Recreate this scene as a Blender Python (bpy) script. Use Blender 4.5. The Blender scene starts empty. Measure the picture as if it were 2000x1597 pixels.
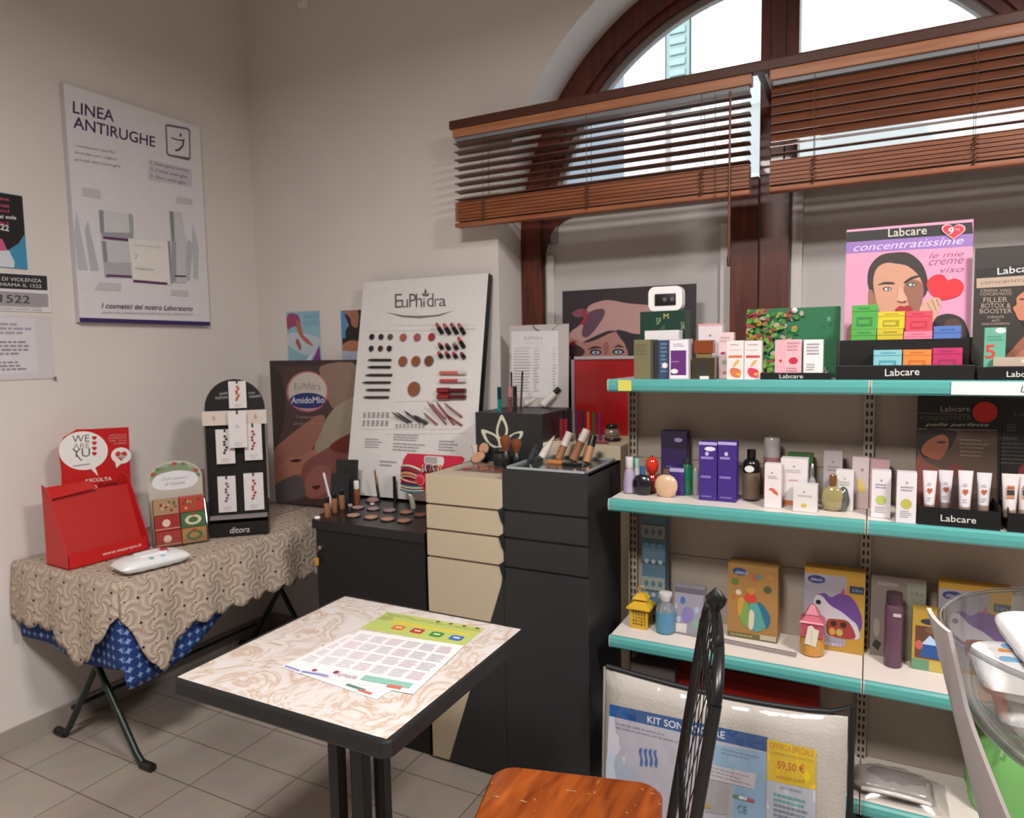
import bpy, bmesh, math, random
from mathutils import Vector, Matrix
random.seed(4)
SC = bpy.context.scene
COL = SC.collection

# ------------------------------------------------------------------ camera
F_PX = 1358.7; YAW = 0.475628; PITCH = 0.0842812; ROLL = -0.0174770; EYE = Vector((0, 0, 1.5))
_f = Vector((-math.sin(YAW)*math.cos(PITCH), math.cos(YAW)*math.cos(PITCH), -math.sin(PITCH)))
_r0 = Vector((math.cos(YAW), math.sin(YAW), 0)); _u0 = _r0.cross(_f)
_r = math.cos(ROLL)*_r0 + math.sin(ROLL)*_u0
_u = -math.sin(ROLL)*_r0 + math.cos(ROLL)*_u0
cam_d = bpy.data.cameras.new('camera'); cam = bpy.data.objects.new('camera', cam_d); COL.objects.link(cam)
cam.matrix_world = Matrix(((_r.x, _u.x, -_f.x, 0), (_r.y, _u.y, -_f.y, 0), (_r.z, _u.z, -_f.z, 1.5), (0, 0, 0, 1)))
cam_d.sensor_fit = 'HORIZONTAL'; cam_d.sensor_width = 36; cam_d.lens = 36*F_PX/2000; cam_d.clip_start = .02; cam_d.clip_end = 200
SC.camera = cam
cam_d.dof.use_dof = True; cam_d.dof.focus_distance = .95; cam_d.dof.aperture_fstop = 11

# ------------------------------------------------------------------ world, lights, exposure
W = bpy.data.worlds.new('world'); SC.world = W; W.use_nodes = True
W.node_tree.nodes['Background'].inputs[0].default_value = (.80, .90, 1.0, 1)
W.node_tree.nodes['Background'].inputs[1].default_value = 1.9
def area(name, loc, size, power, col, rot=(0, 0, 0)):
    d = bpy.data.lights.new(name, 'AREA'); d.shape = 'RECTANGLE'; d.size, d.size_y = size
    d.energy = power; d.color = col
    o = bpy.data.objects.new(name, d); COL.objects.link(o); o.location = loc; o.rotation_euler = rot
    return o
area('ceiling_lamp_light', (-.55, .0, 2.88), (.45, .45), 92, (1, .945, .91))
area('ceiling_lamp_light', (1.10, .8, 2.88), (.45, .45), 92, (1, .945, .91))
sd = bpy.data.lights.new('sun', 'SUN'); sd.energy = 7; sd.angle = .02; sd.color = (.92, .96, 1)
so_ = bpy.data.objects.new('sun', sd); COL.objects.link(so_); so_.rotation_euler = Vector((.35, .75, -.56)).to_track_quat('-Z', 'Y').to_euler()
SC.view_settings.view_transform = 'Standard'; SC.view_settings.look = 'None'
SC.view_settings.gamma = 1; SC.view_settings.use_curve_mapping = False
SC.view_settings.exposure = 0.0

# ------------------------------------------------------------------ geometry of sight: a pixel of the photograph on a known plane
def ray(px, py): return _f + _r*((px-1000)/F_PX) - _u*((py-798.5)/F_PX)
def at(px, py, x=None, y=None, z=None):
    d = ray(px, py)
    t = (x-EYE.x)/d.x if x is not None else (y-EYE.y)/d.y if y is not None else (z-EYE.z)/d.z
    return EYE + d*t
def crop(ox, oy, s): return lambda x, y: (ox+x/s, oy+y/s)

# ------------------------------------------------------------------ materials
def lin(c):
    if isinstance(c, str):
        c = c.lstrip('#'); c = [int(c[i:i+2], 16)/255 for i in (0, 2, 4)]
    return tuple(v/12.92 if v <= .04045 else ((v+.055)/1.055)**2.4 for v in c)
_mc = {}
def newmat(name):
    m = bpy.data.materials.new(name); m.use_nodes = True
    return m, m.node_tree, m.node_tree.nodes['Principled BSDF']
def mt(c, rough=.55, metal=0, var=.05, scale=40, coat=0, bump=0):
    k = (c, rough, metal, var, scale, coat, bump)
    if k in _mc: return _mc[k]
    m, t, b = newmat('surface_'+str(c).strip('#'))
    L = lin(c)
    n = t.nodes.new('ShaderNodeTexNoise'); n.inputs['Scale'].default_value = scale; n.inputs['Detail'].default_value = 3
    tc = t.nodes.new('ShaderNodeTexCoord'); t.links.new(tc.outputs['Object'], n.inputs['Vector'])
    mx = t.nodes.new('ShaderNodeMix'); mx.data_type = 'RGBA'
    mx.inputs[6].default_value = (*[v*(1-var) for v in L], 1); mx.inputs[7].default_value = (*[min(1, v*(1+var)) for v in L], 1)
    t.links.new(n.outputs['Fac'], mx.inputs[0]); t.links.new(mx.outputs[2], b.inputs['Base Color'])
    b.inputs['Roughness'].default_value = rough; b.inputs['Metallic'].default_value = metal
    b.inputs['Coat Weight'].default_value = coat
    if bump:
        bp = t.nodes.new('ShaderNodeBump'); bp.inputs['Strength'].default_value = bump; bp.inputs['Distance'].default_value = .004
        t.links.new(n.outputs['Fac'], bp.inputs['Height']); t.links.new(bp.outputs[0], b.inputs['Normal'])
    _mc[k] = m
    return m
def glassy(name, tint=(1, 1, 1), face=.06, edge=.5, rough=.03):
    k = ('g', name)
    if k in _mc: return _mc[k]
    m = bpy.data.materials.new(name); m.use_nodes = True; t = m.node_tree; t.nodes.clear()
    o = t.nodes.new('ShaderNodeOutputMaterial'); mx = t.nodes.new('ShaderNodeMixShader')
    tr = t.nodes.new('ShaderNodeBsdfTransparent'); tr.inputs[0].default_value = (*tint, 1)
    gl = t.nodes.new('ShaderNodeBsdfGlossy'); gl.inputs['Roughness'].default_value = rough
    lw = t.nodes.new('ShaderNodeLayerWeight'); lw.inputs[0].default_value = .3
    mr = t.nodes.new('ShaderNodeMapRange'); mr.inputs[3].default_value = face; mr.inputs[4].default_value = edge
    t.links.new(lw.outputs['Facing'], mr.inputs[0]); t.links.new(mr.outputs[0], mx.inputs[0])
    t.links.new(tr.outputs[0], mx.inputs[1]); t.links.new(gl.outputs[0], mx.inputs[2]); t.links.new(mx.outputs[0], o.inputs[0])
    _mc[k] = m
    return m
def wood(name, c1, c2, rough=.4, sc=(1.2, 14, 14), coat=.1, wear=None):
    m, t, b = newmat(name)
    tc = t.nodes.new('ShaderNodeTexCoord'); mp = t.nodes.new('ShaderNodeMapping'); mp.inputs['Scale'].default_value = sc
    n = t.nodes.new('ShaderNodeTexNoise'); n.inputs['Scale'].default_value = 4; n.inputs['Detail'].default_value = 6; n.inputs['Distortion'].default_value = .6
    r = t.nodes.new('ShaderNodeValToRGB'); r.color_ramp.elements[0].position = .3; r.color_ramp.elements[1].position = .72
    r.color_ramp.elements[0].color = (*lin(c1), 1); r.color_ramp.elements[1].color = (*lin(c2), 1)
    t.links.new(tc.outputs['Object'], mp.inputs[0]); t.links.new(mp.outputs[0], n.inputs['Vector']); t.links.new(n.outputs['Fac'], r.inputs[0])
    out = r.outputs[0]
    if wear:
        v = t.nodes.new('ShaderNodeTexVoronoi'); v.feature = 'DISTANCE_TO_EDGE'; v.inputs['Scale'].default_value = 9; v.inputs['Randomness'].default_value = 1
        n2 = t.nodes.new('ShaderNodeTexNoise'); n2.inputs['Scale'].default_value = 60
        t.links.new(tc.outputs['Object'], v.inputs['Vector']); t.links.new(tc.outputs['Object'], n2.inputs['Vector'])
        a = t.nodes.new('ShaderNodeMath'); a.operation = 'LESS_THAN'; a.inputs[1].default_value = .012; t.links.new(v.outputs['Distance'], a.inputs[0])
        a2 = t.nodes.new('ShaderNodeMath'); a2.operation = 'GREATER_THAN'; a2.inputs[1].default_value = .6; t.links.new(n2.outputs['Fac'], a2.inputs[0])
        a3 = t.nodes.new('ShaderNodeMath'); a3.operation = 'MULTIPLY'; t.links.new(a.outputs[0], a3.inputs[0]); t.links.new(a2.outputs[0], a3.inputs[1])
        mx = t.nodes.new('ShaderNodeMix'); mx.data_type = 'RGBA'; t.links.new(a3.outputs[0], mx.inputs[0]); t.links.new(out, mx.inputs[6]); mx.inputs[7].default_value = (*lin(wear), 1)
        out = mx.outputs[2]
    t.links.new(out, b.inputs['Base Color']); b.inputs['Roughness'].default_value = rough; b.inputs['Coat Weight'].default_value = coat
    return m

# ------------------------------------------------------------------ mesh builder
class MB:
    def __init__(s): s.v = []; s.f = []; s.fm = []; s.fs = []; s.mats = []; s.uv = None; s.M = None
    def add(s, vs, fs, mat, smooth=False):
        if mat not in s.mats: s.mats.append(mat)
        k = s.mats.index(mat); b = len(s.v)
        s.v += [(s.M @ Vector(p)) if s.M else Vector(p) for p in vs]
        for f in fs: s.f.append([b+i for i in f]); s.fm.append(k); s.fs.append(smooth)
        return s
    def box(s, a, b, mat, bev=0):
        a = Vector(a); b = Vector(b)
        for i in range(3):
            if a[i] > b[i]: a[i], b[i] = b[i], a[i]
        if bev <= 0:
            vs = [(x, y, z) for x in (a.x, b.x) for y in (a.y, b.y) for z in (a.z, b.z)]
            return s.add(vs, [(0, 1, 3, 2), (4, 6, 7, 5), (0, 4, 5, 1), (2, 3, 7, 6), (0, 2, 6, 4), (1, 5, 7, 3)], mat)
        bm = bmesh.new(); bmesh.ops.create_cube(bm, size=1)
        for v in bm.verts: v.co = Vector(((a[i]+b[i])/2+v.co[i]*(b[i]-a[i]) for i in range(3)))
        bmesh.ops.bevel(bm, geom=bm.edges[:], offset=min(bev, min(b-a)*.45), segments=2, affect='EDGES', profile=.7)
        bm.verts.index_update()
        s.add([v.co.copy() for v in bm.verts], [[v.index for v in f.verts] for f in bm.faces], mat); bm.free()
        return s
    def lathe(s, prof, c, mat, n=24, ax=None, sy=1, smooth=True):
        c = Vector(c); vs = []; fs = []
        R = Vector((0, 0, 1)).rotation_difference(Vector(ax)).to_matrix() if ax is not None else Matrix.Identity(3)
        for r, z in prof:
            for i in range(n):
                a = 2*math.pi*i/n; vs.append(c + R @ Vector((r*math.cos(a), r*math.sin(a)*sy, z)))
        for j in range(len(prof)-1):
            for i in range(n):
                i2 = (i+1) % n; fs.append((j*n+i, j*n+i2, (j+1)*n+i2, (j+1)*n+i))
        if prof[0][0] > 1e-6: fs.append(list(range(n))[::-1])
        if prof[-1][0] > 1e-6: fs.append([(len(prof)-1)*n+i for i in range(n)])
        return s.add(vs, fs, mat, smooth)
    def cyl(s, c, r, h, mat, n=20, ax=None, r2=None, bev=0):
        r2 = r if r2 is None else r2
        p = [(r, 0), (r2, h)]
        if bev: p = [(r-bev, 0), (r, bev), (r2, h-bev), (r2-bev, h)]
        return s.lathe(p, c, mat, n, ax, smooth=True)
    def tube(s, pts, r, mat, n=8, closed=False):
        pts = [Vector(p) for p in pts]; N = len(pts); vs = []; fs = []; up = None
        for i, p in enumerate(pts):
            a = pts[(i-1) % N] if closed else pts[max(0, i-1)]; b = pts[(i+1) % N] if closed else pts[min(N-1, i+1)]
            d = (b-a).normalized()
            if up is None: up = d.orthogonal().normalized()
            up = (up-d*up.dot(d)); up = up.normalized() if up.length > 1e-6 else d.orthogonal().normalized()
            w = d.cross(up); rr = r[i] if isinstance(r, (list, tuple)) else r
            for k in range(n):
                t = 2*math.pi*k/n; vs.append(p+(up*math.cos(t)+w*math.sin(t))*rr)
        for i in range(N if closed else N-1):
            for k in range(n):
                k2 = (k+1) % n; j = (i+1) % N; fs.append((i*n+k, i*n+k2, j*n+k2, j*n+k))
        if not closed: fs += [list(range(n))[::-1], [(N-1)*n+k for k in range(n)]]
        return s.add(vs, fs, mat, True)
    def prism(s, pts, ext, mat, smooth=False):
        n = len(pts); ext = Vector(ext); a = [Vector(p) for p in pts]
        fs = [list(range(n))[::-1], list(range(n, 2*n))]+[(i, (i+1) % n, n+(i+1) % n, n+i) for i in range(n)]
        return s.add(a+[p+ext for p in a], fs, mat, smooth)
    def grid(s, P, mat, uv=None, smooth=True, thick=0):
        nu = len(P); nv = len(P[0]); vs = [Vector(p) for r in P for p in r]
        fs = [(i*nv+j, (i+1)*nv+j, (i+1)*nv+j+1, i*nv+j+1) for i in range(nu-1) for j in range(nv-1)]
        return s.add(vs, fs, mat, smooth)
    def build(s, name, origin=(0, 0, 0), parent=None, loc=None):
        o3 = Vector(origin); me = bpy.data.meshes.new(name)
        me.from_pydata([p-o3 for p in s.v], [], s.f)
        for m in s.mats: me.materials.append(m)
        me.polygons.foreach_set('material_index', s.fm); me.polygons.foreach_set('use_smooth', s.fs)
        if s.uv:
            l = me.uv_layers.new(name='UVMap')
            for lp in me.loops: l.data[lp.index].uv = s.uv[lp.vertex_index]
        me.validate(); me.update()
        if any(s.fs) and not all(s.fs) or any(s.fs):
            try: me.set_sharp_from_angle(angle=math.radians(50))
            except Exception: pass
        o = bpy.data.objects.new(name, me); COL.objects.link(o)
        if parent: o.parent = parent
        else: o.location = o3
        return o

# ------------------------------------------------------------------ things, parts, setting
def tag(o, label, cat, group=None, kind=None):
    o['label'] = label; o['category'] = cat
    if group: o['group'] = group
    if kind: o['kind'] = kind
    return o
class Thing:
    def __init__(s, name, label, cat, origin, group=None):
        s.o = Vector(origin); s.e = bpy.data.objects.new(name, None); COL.objects.link(s.e)
        s.e.location = s.o; s.e.empty_display_size = .05; tag(s.e, label, cat, group)
    def part(s, name, mb, parent=None, label=None):
        o = mb.build(name, s.o, parent or s.e)
        if label: o['label'] = label
        return o
def single(name, label, cat, mb, origin, group=None): return tag(mb.build(name, origin), label, cat, group)
def struct(name, mb, origin=(0, 0, 0)):
    o = mb.build(name, origin); o['kind'] = 'structure'; return o

# ------------------------------------------------------------------ printed matter on a flat face
_tc = {}
def glyphs(txt, bold=0, shear=0):
    k = (txt, bold, shear)
    if k in _tc: return _tc[k]
    cu = bpy.data.curves.new('t', 'FONT'); cu.body = txt; cu.resolution_u = 3; cu.offset = bold; cu.shear = shear
    ob = bpy.data.objects.new('t', cu); COL.objects.link(ob)
    dg = bpy.context.evaluated_depsgraph_get(); me = bpy.data.meshes.new_from_object(ob.evaluated_get(dg))
    vs = [(v.co.x, v.co.y) for v in me.vertices]; fs = [list(p.vertices) for p in me.polygons]
    bpy.data.objects.remove(ob); bpy.data.curves.remove(cu); bpy.data.meshes.remove(me)
    x0 = min(v[0] for v in vs); x1 = max(v[0] for v in vs); y0 = min(v[1] for v in vs); y1 = max(v[1] for v in vs)
    _tc[k] = ([((x-x0)/(x1-x0), (y-y0)/(y1-y0)) for x, y in vs], fs)
    return _tc[k]
def spline(pts, n=5):
    P = [Vector((*p, 0)) for p in pts]; N = len(P); out = []
    for i in range(N):
        a, b, c, d = P[i-1], P[i], P[(i+1) % N], P[(i+2) % N]
        for k in range(n):
            t = k/n; q = .5*((2*b)+(c-a)*t+(2*a-5*b+4*c-d)*t*t+(3*b-a-3*c+d)*t**3); out.append((q.x, q.y))
    return out
class Art:
    """a flat face: lower-left corner o, unit vectors u (right) and v (up), size w x h"""
    def __init__(s, mb, o, u, v, w, h, map=None, eps=.00012):
        s.mb = mb; s.o = Vector(o); s.u = Vector(u).normalized(); s.v = Vector(v).normalized(); s.w = w; s.h = h
        s.n = s.u.cross(s.v).normalized(); s.k = 2; s.eps = eps; s.map = map
    def P(s, a, b): return s.o+s.u*(a*s.w)+s.v*(b*s.h)+s.n*(s.k*s.eps)
    def px(s, p):
        if s.map: p = s.map(*p)
        d = ray(*p); t = (s.o-EYE).dot(s.n)/d.dot(s.n); q = EYE+d*t-s.o
        return (q.dot(s.u)/s.w, q.dot(s.v)/s.h)
    def poly(s, pts, c, px=False, smooth=0, clip=True, **kw):
        if px: pts = [s.px(p) for p in pts]
        if smooth: pts = spline(pts, smooth)
        if clip: pts = [(min(1, max(0, a)), min(1, max(0, b))) for a, b in pts]
        q = []
        for p in pts:
            if not q or (abs(p[0]-q[-1][0])+abs(p[1]-q[-1][1])) > 1e-6: q.append(p)
        if len(q) > 2 and abs(q[0][0]-q[-1][0])+abs(q[0][1]-q[-1][1]) < 1e-6: q.pop()
        if len(q) < 3: return s
        ar = sum(q[i-1][0]*q[i][1]-q[i][0]*q[i-1][1] for i in range(len(q)))
        if ar < 0: q = q[::-1]
        s.k += 1; s.mb.add([s.P(*p) for p in q], [list(range(len(q)))], c if not isinstance(c, str) else mt(c, **kw)); return s
    def rect(s, a0, b0, a1, b1, c, **kw): return s.poly([(a0, b0), (a1, b0), (a1, b1), (a0, b1)], c, **kw)
    def ell(s, a, b, ra, rb, c, n=24, rot=0, px=False, **kw):
        pts = []
        for i in range(n):
            t = 2*math.pi*i/n; x = ra*math.cos(t); y = rb*math.sin(t)
            pts.append((a+x*math.cos(rot)-y*math.sin(rot), b+x*math.sin(rot)+y*math.cos(rot)))
        return s.poly(pts, c, px=px, **kw)
    def line(s, pts, wd, c, px=False, **kw):
        if px: pts = [s.px(p) for p in pts]
        q = [Vector((a*s.w, b*s.h)) for a, b in pts]; L = []; R = []
        for i, p in enumerate(q):
            d = (q[min(len(q)-1, i+1)]-q[max(0, i-1)]).normalized(); n = Vector((-d.y, d.x))*wd/2
            if i in (0, len(q)-1) and len(q) > 4: n *= .3
            L.append(p+n); R.append(p-n)
        return s.poly([(p.x/s.w, p.y/s.h) for p in L+R[::-1]], c, **kw)
    def text(s, txt, a0, b0, a1, b1, c, bold=0, shear=0, **kw):
        vs, fs = glyphs(txt, bold, shear); s.k += 1
        s.mb.add([s.P(a0+(a1-a0)*x, b0+(b1-b0)*y) for x, y in vs], fs, c if not isinstance(c, str) else mt(c, **kw)); return s
    def textpx(s, txt, p0, p1, hgt, c, bold=0, shear=0, **kw):
        """baseline from p0 to p1, letters hgt tall (all in the photograph's or the crop's pixels)"""
        A = Vector(s.px(p0)); B = Vector(s.px(p1)); T = Vector(s.px((p0[0], p0[1]-hgt)))
        vs, fs = glyphs(txt, bold, shear); s.k += 1
        s.mb.add([s.P(*(A+(B-A)*x+(T-A)*y)) for x, y in vs], fs, c if not isinstance(c, str) else mt(c, **kw)); return s
    def words(s, a0, b0, a1, b1, n, c, fill=.55, ragged=.3, **kw):
        """n rows of print too small to read"""
        rh = (b1-b0)/n; m = c if not isinstance(c, str) else mt(c, **kw); s.k += 1
        for i in range(n):
            x = a0; e = a1-(a1-a0)*ragged*random.random(); y = b1-rh*(i+1)+rh*(1-fill)/2
            while x < e:
                l = min(e-x, (a1-a0)*random.uniform(.05, .16)); 
                s.mb.add([s.P(x, y), s.P(x+l, y), s.P(x+l, y+rh*fill), s.P(x, y+rh*fill)], [(0, 1, 2, 3)], m)
                x += l+(a1-a0)*.02
        return s
def heart(cx, cy, rx, ry, n=28):
    return [(cx+rx*(16*math.sin(t)**3)/16, cy+ry*(13*math.cos(t)-5*math.cos(2*t)-2*math.cos(3*t)-math.cos(4*t))/15) for t in (2*math.pi*i/n for i in range(n))]
class Board:
    """a stiff upright board: base corner, yaw, backward lean, width, height, thickness"""
    def __init__(s, b, yaw, lean, w, h, th, front, edge=None, map=None, shape=None):
        s.mb = MB(); s.b = Vector(b); s.w = w; s.h = h; s.th = th
        s.u = Vector((math.cos(yaw), math.sin(yaw), 0)); bk = Vector((-math.sin(yaw), math.cos(yaw), 0))
        s.v = bk*math.sin(lean)+Vector((0, 0, 1))*math.cos(lean); s.n = s.u.cross(s.v)
        e = edge or front
        pts = shape or [(0, 0), (1, 0), (1, 1), (0, 1)]
        q = [s.b+s.u*(a*w)+s.v*(c*h) for a, c in pts]
        s.mb.prism(q, -s.n*th, e)
        s.art = Art(s.mb, s.b, s.u, s.v, w, h, map)
        s.art.poly(pts, front, clip=False)
    def pt(s, a, c, d=0): return s.b+s.u*(a*s.w)+s.v*(c*s.h)+s.n*d

WHITE = mt('#e9e6e2', .5); PAPER = mt('#d9d6d5', .6, var=.02); BLACK = mt('#121213', .35); BLACKM = mt('#1b1c1e', .6)
CLEAR = glassy('clear_acrylic', (.97, .98, .98), .05, .45); GLASS = glassy('window_pane_glass', (.96, .98, .98), .03, .35, .01)
CHROME = mt('#b9b9bb', .25, 1); KRAFT = mt('#a98256', .7)

# ================================================================== THE ROOM
XL = -2.91; YB = 2.71; XR = 2.4; YF = -2.6; ZC = 3.6
def plaster():
    m, t, b = newmat('painted_plaster')
    tc = t.nodes.new('ShaderNodeTexCoord'); n = t.nodes.new('ShaderNodeTexNoise'); n.inputs['Scale'].default_value = 3; n.inputs['Detail'].default_value = 5
    r = t.nodes.new('ShaderNodeValToRGB'); r.color_ramp.elements[0].color = (*lin('#d5cec9'), 1); r.color_ramp.elements[1].color = (*lin('#ded8d3'), 1)
    n2 = t.nodes.new('ShaderNodeTexNoise'); n2.inputs['Scale'].default_value = 120; bp = t.nodes.new('ShaderNodeBump'); bp.inputs['Strength'].default_value = .08; bp.inputs['Distance'].default_value = .003
    for q in (n, n2): t.links.new(tc.outputs['Object'], q.inputs['Vector'])
    t.links.new(n.outputs['Fac'], r.inputs[0]); t.links.new(r.outputs[0], b.inputs['Base Color'])
    t.links.new(n2.outputs['Fac'], bp.inputs['Height']); t.links.new(bp.outputs[0], b.inputs['Normal']); b.inputs['Roughness'].default_value = .85
    return m
PL = plaster()
def tiles():
    m, t, b = newmat('floor_tiles')
    tc = t.nodes.new('ShaderNodeTexCoord'); mp = t.nodes.new('ShaderNodeMapping'); mp.inputs['Location'].default_value = (2.09+.315*20, -1.338+.197*20, 0)
    br = t.nodes.new('ShaderNodeTexBrick'); br.offset = 0; br.squash = 1
    br.inputs['Scale'].default_value = 1; br.inputs['Brick Width'].default_value = .315; br.inputs['Row Height'].default_value = .197
    br.inputs['Mortar Size'].default_value = .0028; br.inputs['Mortar Smooth'].default_value = .5
    br.inputs['Color1'].default_value = (*lin('#a89d93'), 1); br.inputs['Color2'].default_value = (*lin('#b0a59a'), 1); br.inputs['Mortar'].default_value = (*lin('#6e6058'), 1)
    n = t.nodes.new('ShaderNodeTexNoise'); n.inputs['Scale'].default_value = 14; n.inputs['Detail'].default_value = 6
    mx = t.nodes.new('ShaderNodeMix'); mx.data_type = 'RGBA'; mx.blend_type = 'MULTIPLY'; mx.inputs[0].default_value = .25
    t.links.new(tc.outputs['Object'], mp.inputs[0]); t.links.new(mp.outputs[0], br.inputs['Vector']); t.links.new(tc.outputs['Object'], n.inputs['Vector'])
    t.links.new(br.outputs['Color'], mx.inputs[6]); t.links.new(n.outputs['Color'], mx.inputs[7]); t.links.new(mx.outputs[2], b.inputs['Base Color'])
    b.inputs['Roughness'].default_value = .38
    return m
struct('floor', MB().box((XL-.1, YF-.1, -.1), (XR+.1, YB+.1, 0), tiles()))
struct('ceiling', MB().box((XL-.1, YF-.1, ZC), (XR+.1, YB+.6, ZC+.1), mt('#d6d1cb', .9)))
struct('wall_left', MB().box((XL-.15, YF, 0), (XL, YB, ZC), PL))
PD = mt('#857c74', .85)
struct('wall_right', MB().box((XR, YF, 0), (XR+.15, YB, ZC), PD))
struct('wall_front', MB().box((XL-.15, YF-.15, 0), (XR+.15, YF, ZC), PD))
# window wall with a round-headed opening
XC = -.36; RA = 1.09; ZS = 1.98; YO = 3.22; SILL = 1.12
def arc(r, n=40, a0=0, a1=math.pi, zc=ZS): return [(XC+r*math.cos(a0+(a1-a0)*i/n), zc+r*math.sin(a0+(a1-a0)*i/n)) for i in range(n+1)]
def wall_back():
    mb = MB(); A = arc(RA)   # right to left
    xa, xb = XC-RA, XC+RA
    for y, fl in ((YB, 0), (YO, 1)):
        rects = [[(XL-.15, 0), (xa, 0), (xa, ZC), (XL-.15, ZC)], [(xb, 0), (XR+.15, 0), (XR+.15, ZC), (xb, ZC)], [(xa, 0), (xb, 0), (xb, SILL), (xa, SILL)]]
        for q in rects:
            mb.add([(a, y, c) for a, c in q], [(0, 1, 2, 3) if not fl else (3, 2, 1, 0)], PL)
        for i in range(len(A)-1):
            (x1, z1), (x2, z2) = A[i], A[i+1]
            mb.add([(x2, y, z2), (x1, y, z1), (x1, y, ZC), (x2, y, ZC)], [(0, 1, 2, 3) if not fl else (3, 2, 1, 0)], PL)
    loop = [(xa, SILL), (xb, SILL)]+A
    n = len(loop)
    for i in range(n):
        a, b2 = loop[i], loop[(i+1) % n]
        mb.add([(a[0], YB, a[1]), (a[0], YO, a[1]), (b2[0], YO, b2[1]), (b2[0], YB, b2[1])], [(0, 1, 2, 3)], PL, smooth=False)
    mb.add([(XL-.15, YB, ZC), (XR+.15, YB, ZC), (XR+.15, YO, ZC), (XL-.15, YO, ZC)], [(0, 1, 2, 3)], PL)
    mb.add([(XL-.15, YB, 0), (XL-.15, YO, 0), (XL-.15, YO, ZC), (XL-.15, YB, ZC)], [(0, 1, 2, 3)], PL)
    mb.add([(XR+.15, YB, 0), (XR+.15, YO, 0), (XR+.15, YO, ZC), (XR+.15, YB, ZC)], [(3, 2, 1, 0)], PL)
    return mb
struct('wall_back', wall_back())
BB = mt('#9d948b', .5)
struct('baseboard_left', MB().box((XL, YF, 0), (XL+.012, YB, .085), BB, .003))
struct('baseboard_back', MB().box((XL+.012, YB-.012, 0), (XR, YB, .085), BB, .003))

# the window itself: brown timber
WOOD = wood('window_timber', '#43190e', '#6b2b17', .42, (9, 9, .7))
WOODX = wood('window_timber_crosswise', '#43190e', '#6b2b17', .42, (.7, 9, 9))
YW = 2.93
def ring(mb, r1, r2, y0, y1, mat, a0=0, a1=math.pi, n=48):
    A = arc(r1, n, a0, a1); B = arc(r2, n, a0, a1)
    for i in range(n):
        for (q, w) in ((y0, 0), (y1, 1)):
            f = [(A[i][0], q, A[i][1]), (B[i][0], q, B[i][1]), (B[i+1][0], q, B[i+1][1]), (A[i+1][0], q, A[i+1][1])]
            mb.add(f, [(0, 1, 2, 3) if w else (3, 2, 1, 0)], mat)
        mb.add([(B[i][0], y0, B[i][1]), (B[i+1][0], y0, B[i+1][1]), (B[i+1][0], y1, B[i+1][1]), (B[i][0], y1, B[i][1])], [(0, 1, 2, 3)], mat, True)
        mb.add([(A[i][0], y0, A[i][1]), (A[i+1][0], y0, A[i+1][1]), (A[i+1][0], y1, A[i+1][1]), (A[i][0], y1, A[i][1])], [(3, 2, 1, 0)], mat, True)
win = bpy.data.objects.new('window_1', None); COL.objects.link(win); win.location = (XC, YW, SILL); win['kind'] = 'structure'
def wpart(name, mb): return mb.build(name, (XC, YW, SILL), win)
mb = MB(); ring(mb, RA-.001, .99, YW, YW+.09, WOOD); ring(mb, .99, .955, YW+.015, YW+.08, WOOD); ring(mb, .955, .925, YW+.035, YW+.07, mt('#8d8583', .5))
wpart('arched_frame', mb)
mb = MB()
for sgn in (-1, 1):
    x0, x1 = XC+sgn*(RA-.001), XC+sgn*.99
    mb.box((x0, YW, SILL), (x1, YW+.09, ZS), WOOD)
wpart('side_post', mb)
mb = MB().box((-.509, YW-.01, SILL), (-.402, YW+.09, 2.16), WOOD, .004); mb.box((-.397, YW-.02, SILL), (-.287, YW+.09, 2.16), WOOD, .004)
wpart('centre_post', mb)
mb = MB().box((-.402, YW-.005, 2.16), (-.264, YW+.09, 3.02), WOOD, .004); mb.box((-.362, YW-.02, 2.16), (-.31, YW, 3.0), WOOD, .004)
wpart('mullion', mb)
mb = MB()
for x0, x1 in ((XC-1.0, -.49), (-.30, XC+1.0)): mb.box((x0, YW+.01, 2.10), (x1, YW+.08, 2.19), WOODX, .004)
wpart('transom', mb)
# curved brackets below the transom
mb = MB()
for x0, sg in ((XC-.99, 1), (XC+.99, -1)):
    pts = [(x0, YW+.02, 2.10), (x0, YW+.02, 1.90)]+[(x0+sg*(.17-.17*math.cos(t)), YW+.02, 1.90+.2*math.sin(t)) for t in (math.pi/2*i/8 for i in range(1, 9))]
    mb.prism(pts, (0, .06, 0), WOOD)
wpart('curved_bracket', mb)
mb = MB(); A = arc(.93, 40); 
mb.prism([(XC-.93, YW+.05, 2.19), (XC+.93, YW+.05, 2.19)]+[(x, YW+.05, z) for x, z in A if z > 2.2], (0, .004, 0), GLASS)
wpart('pane', mb)
LB = mt('#c3bebb', .6)
mb = MB().box((XC-.99, YW+.055, SILL), (-.50, YW+.075, 2.11), LB); wpart('white_backing_panel', mb)
mb = MB().box((-.30, YW+.055, SILL), (XC+.99, YW+.075, 2.11), LB); wpart('white_backing_panel', mb)
mb = MB().box((-.555, YW+.035, SILL), (-.510, YW+.056, 2.0), mt('#d8d3d0', .5), .002); mb.box((-.286, YW+.035, SILL), (-.245, YW+.056, 2.1), mt('#d8d3d0', .5), .002); mb.box((-1.335, YW+.035, SILL), (-1.30, YW+.056, 1.93), mt('#d8d3d0', .5), .002)
wpart('white_edge_strip', mb)
struct('trim_1', MB().box((XC-RA+.002, YB-.03, SILL-.001), (XC+RA-.002, YW, SILL+.025), mt('#cfc9c3', .4), .004))

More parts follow.
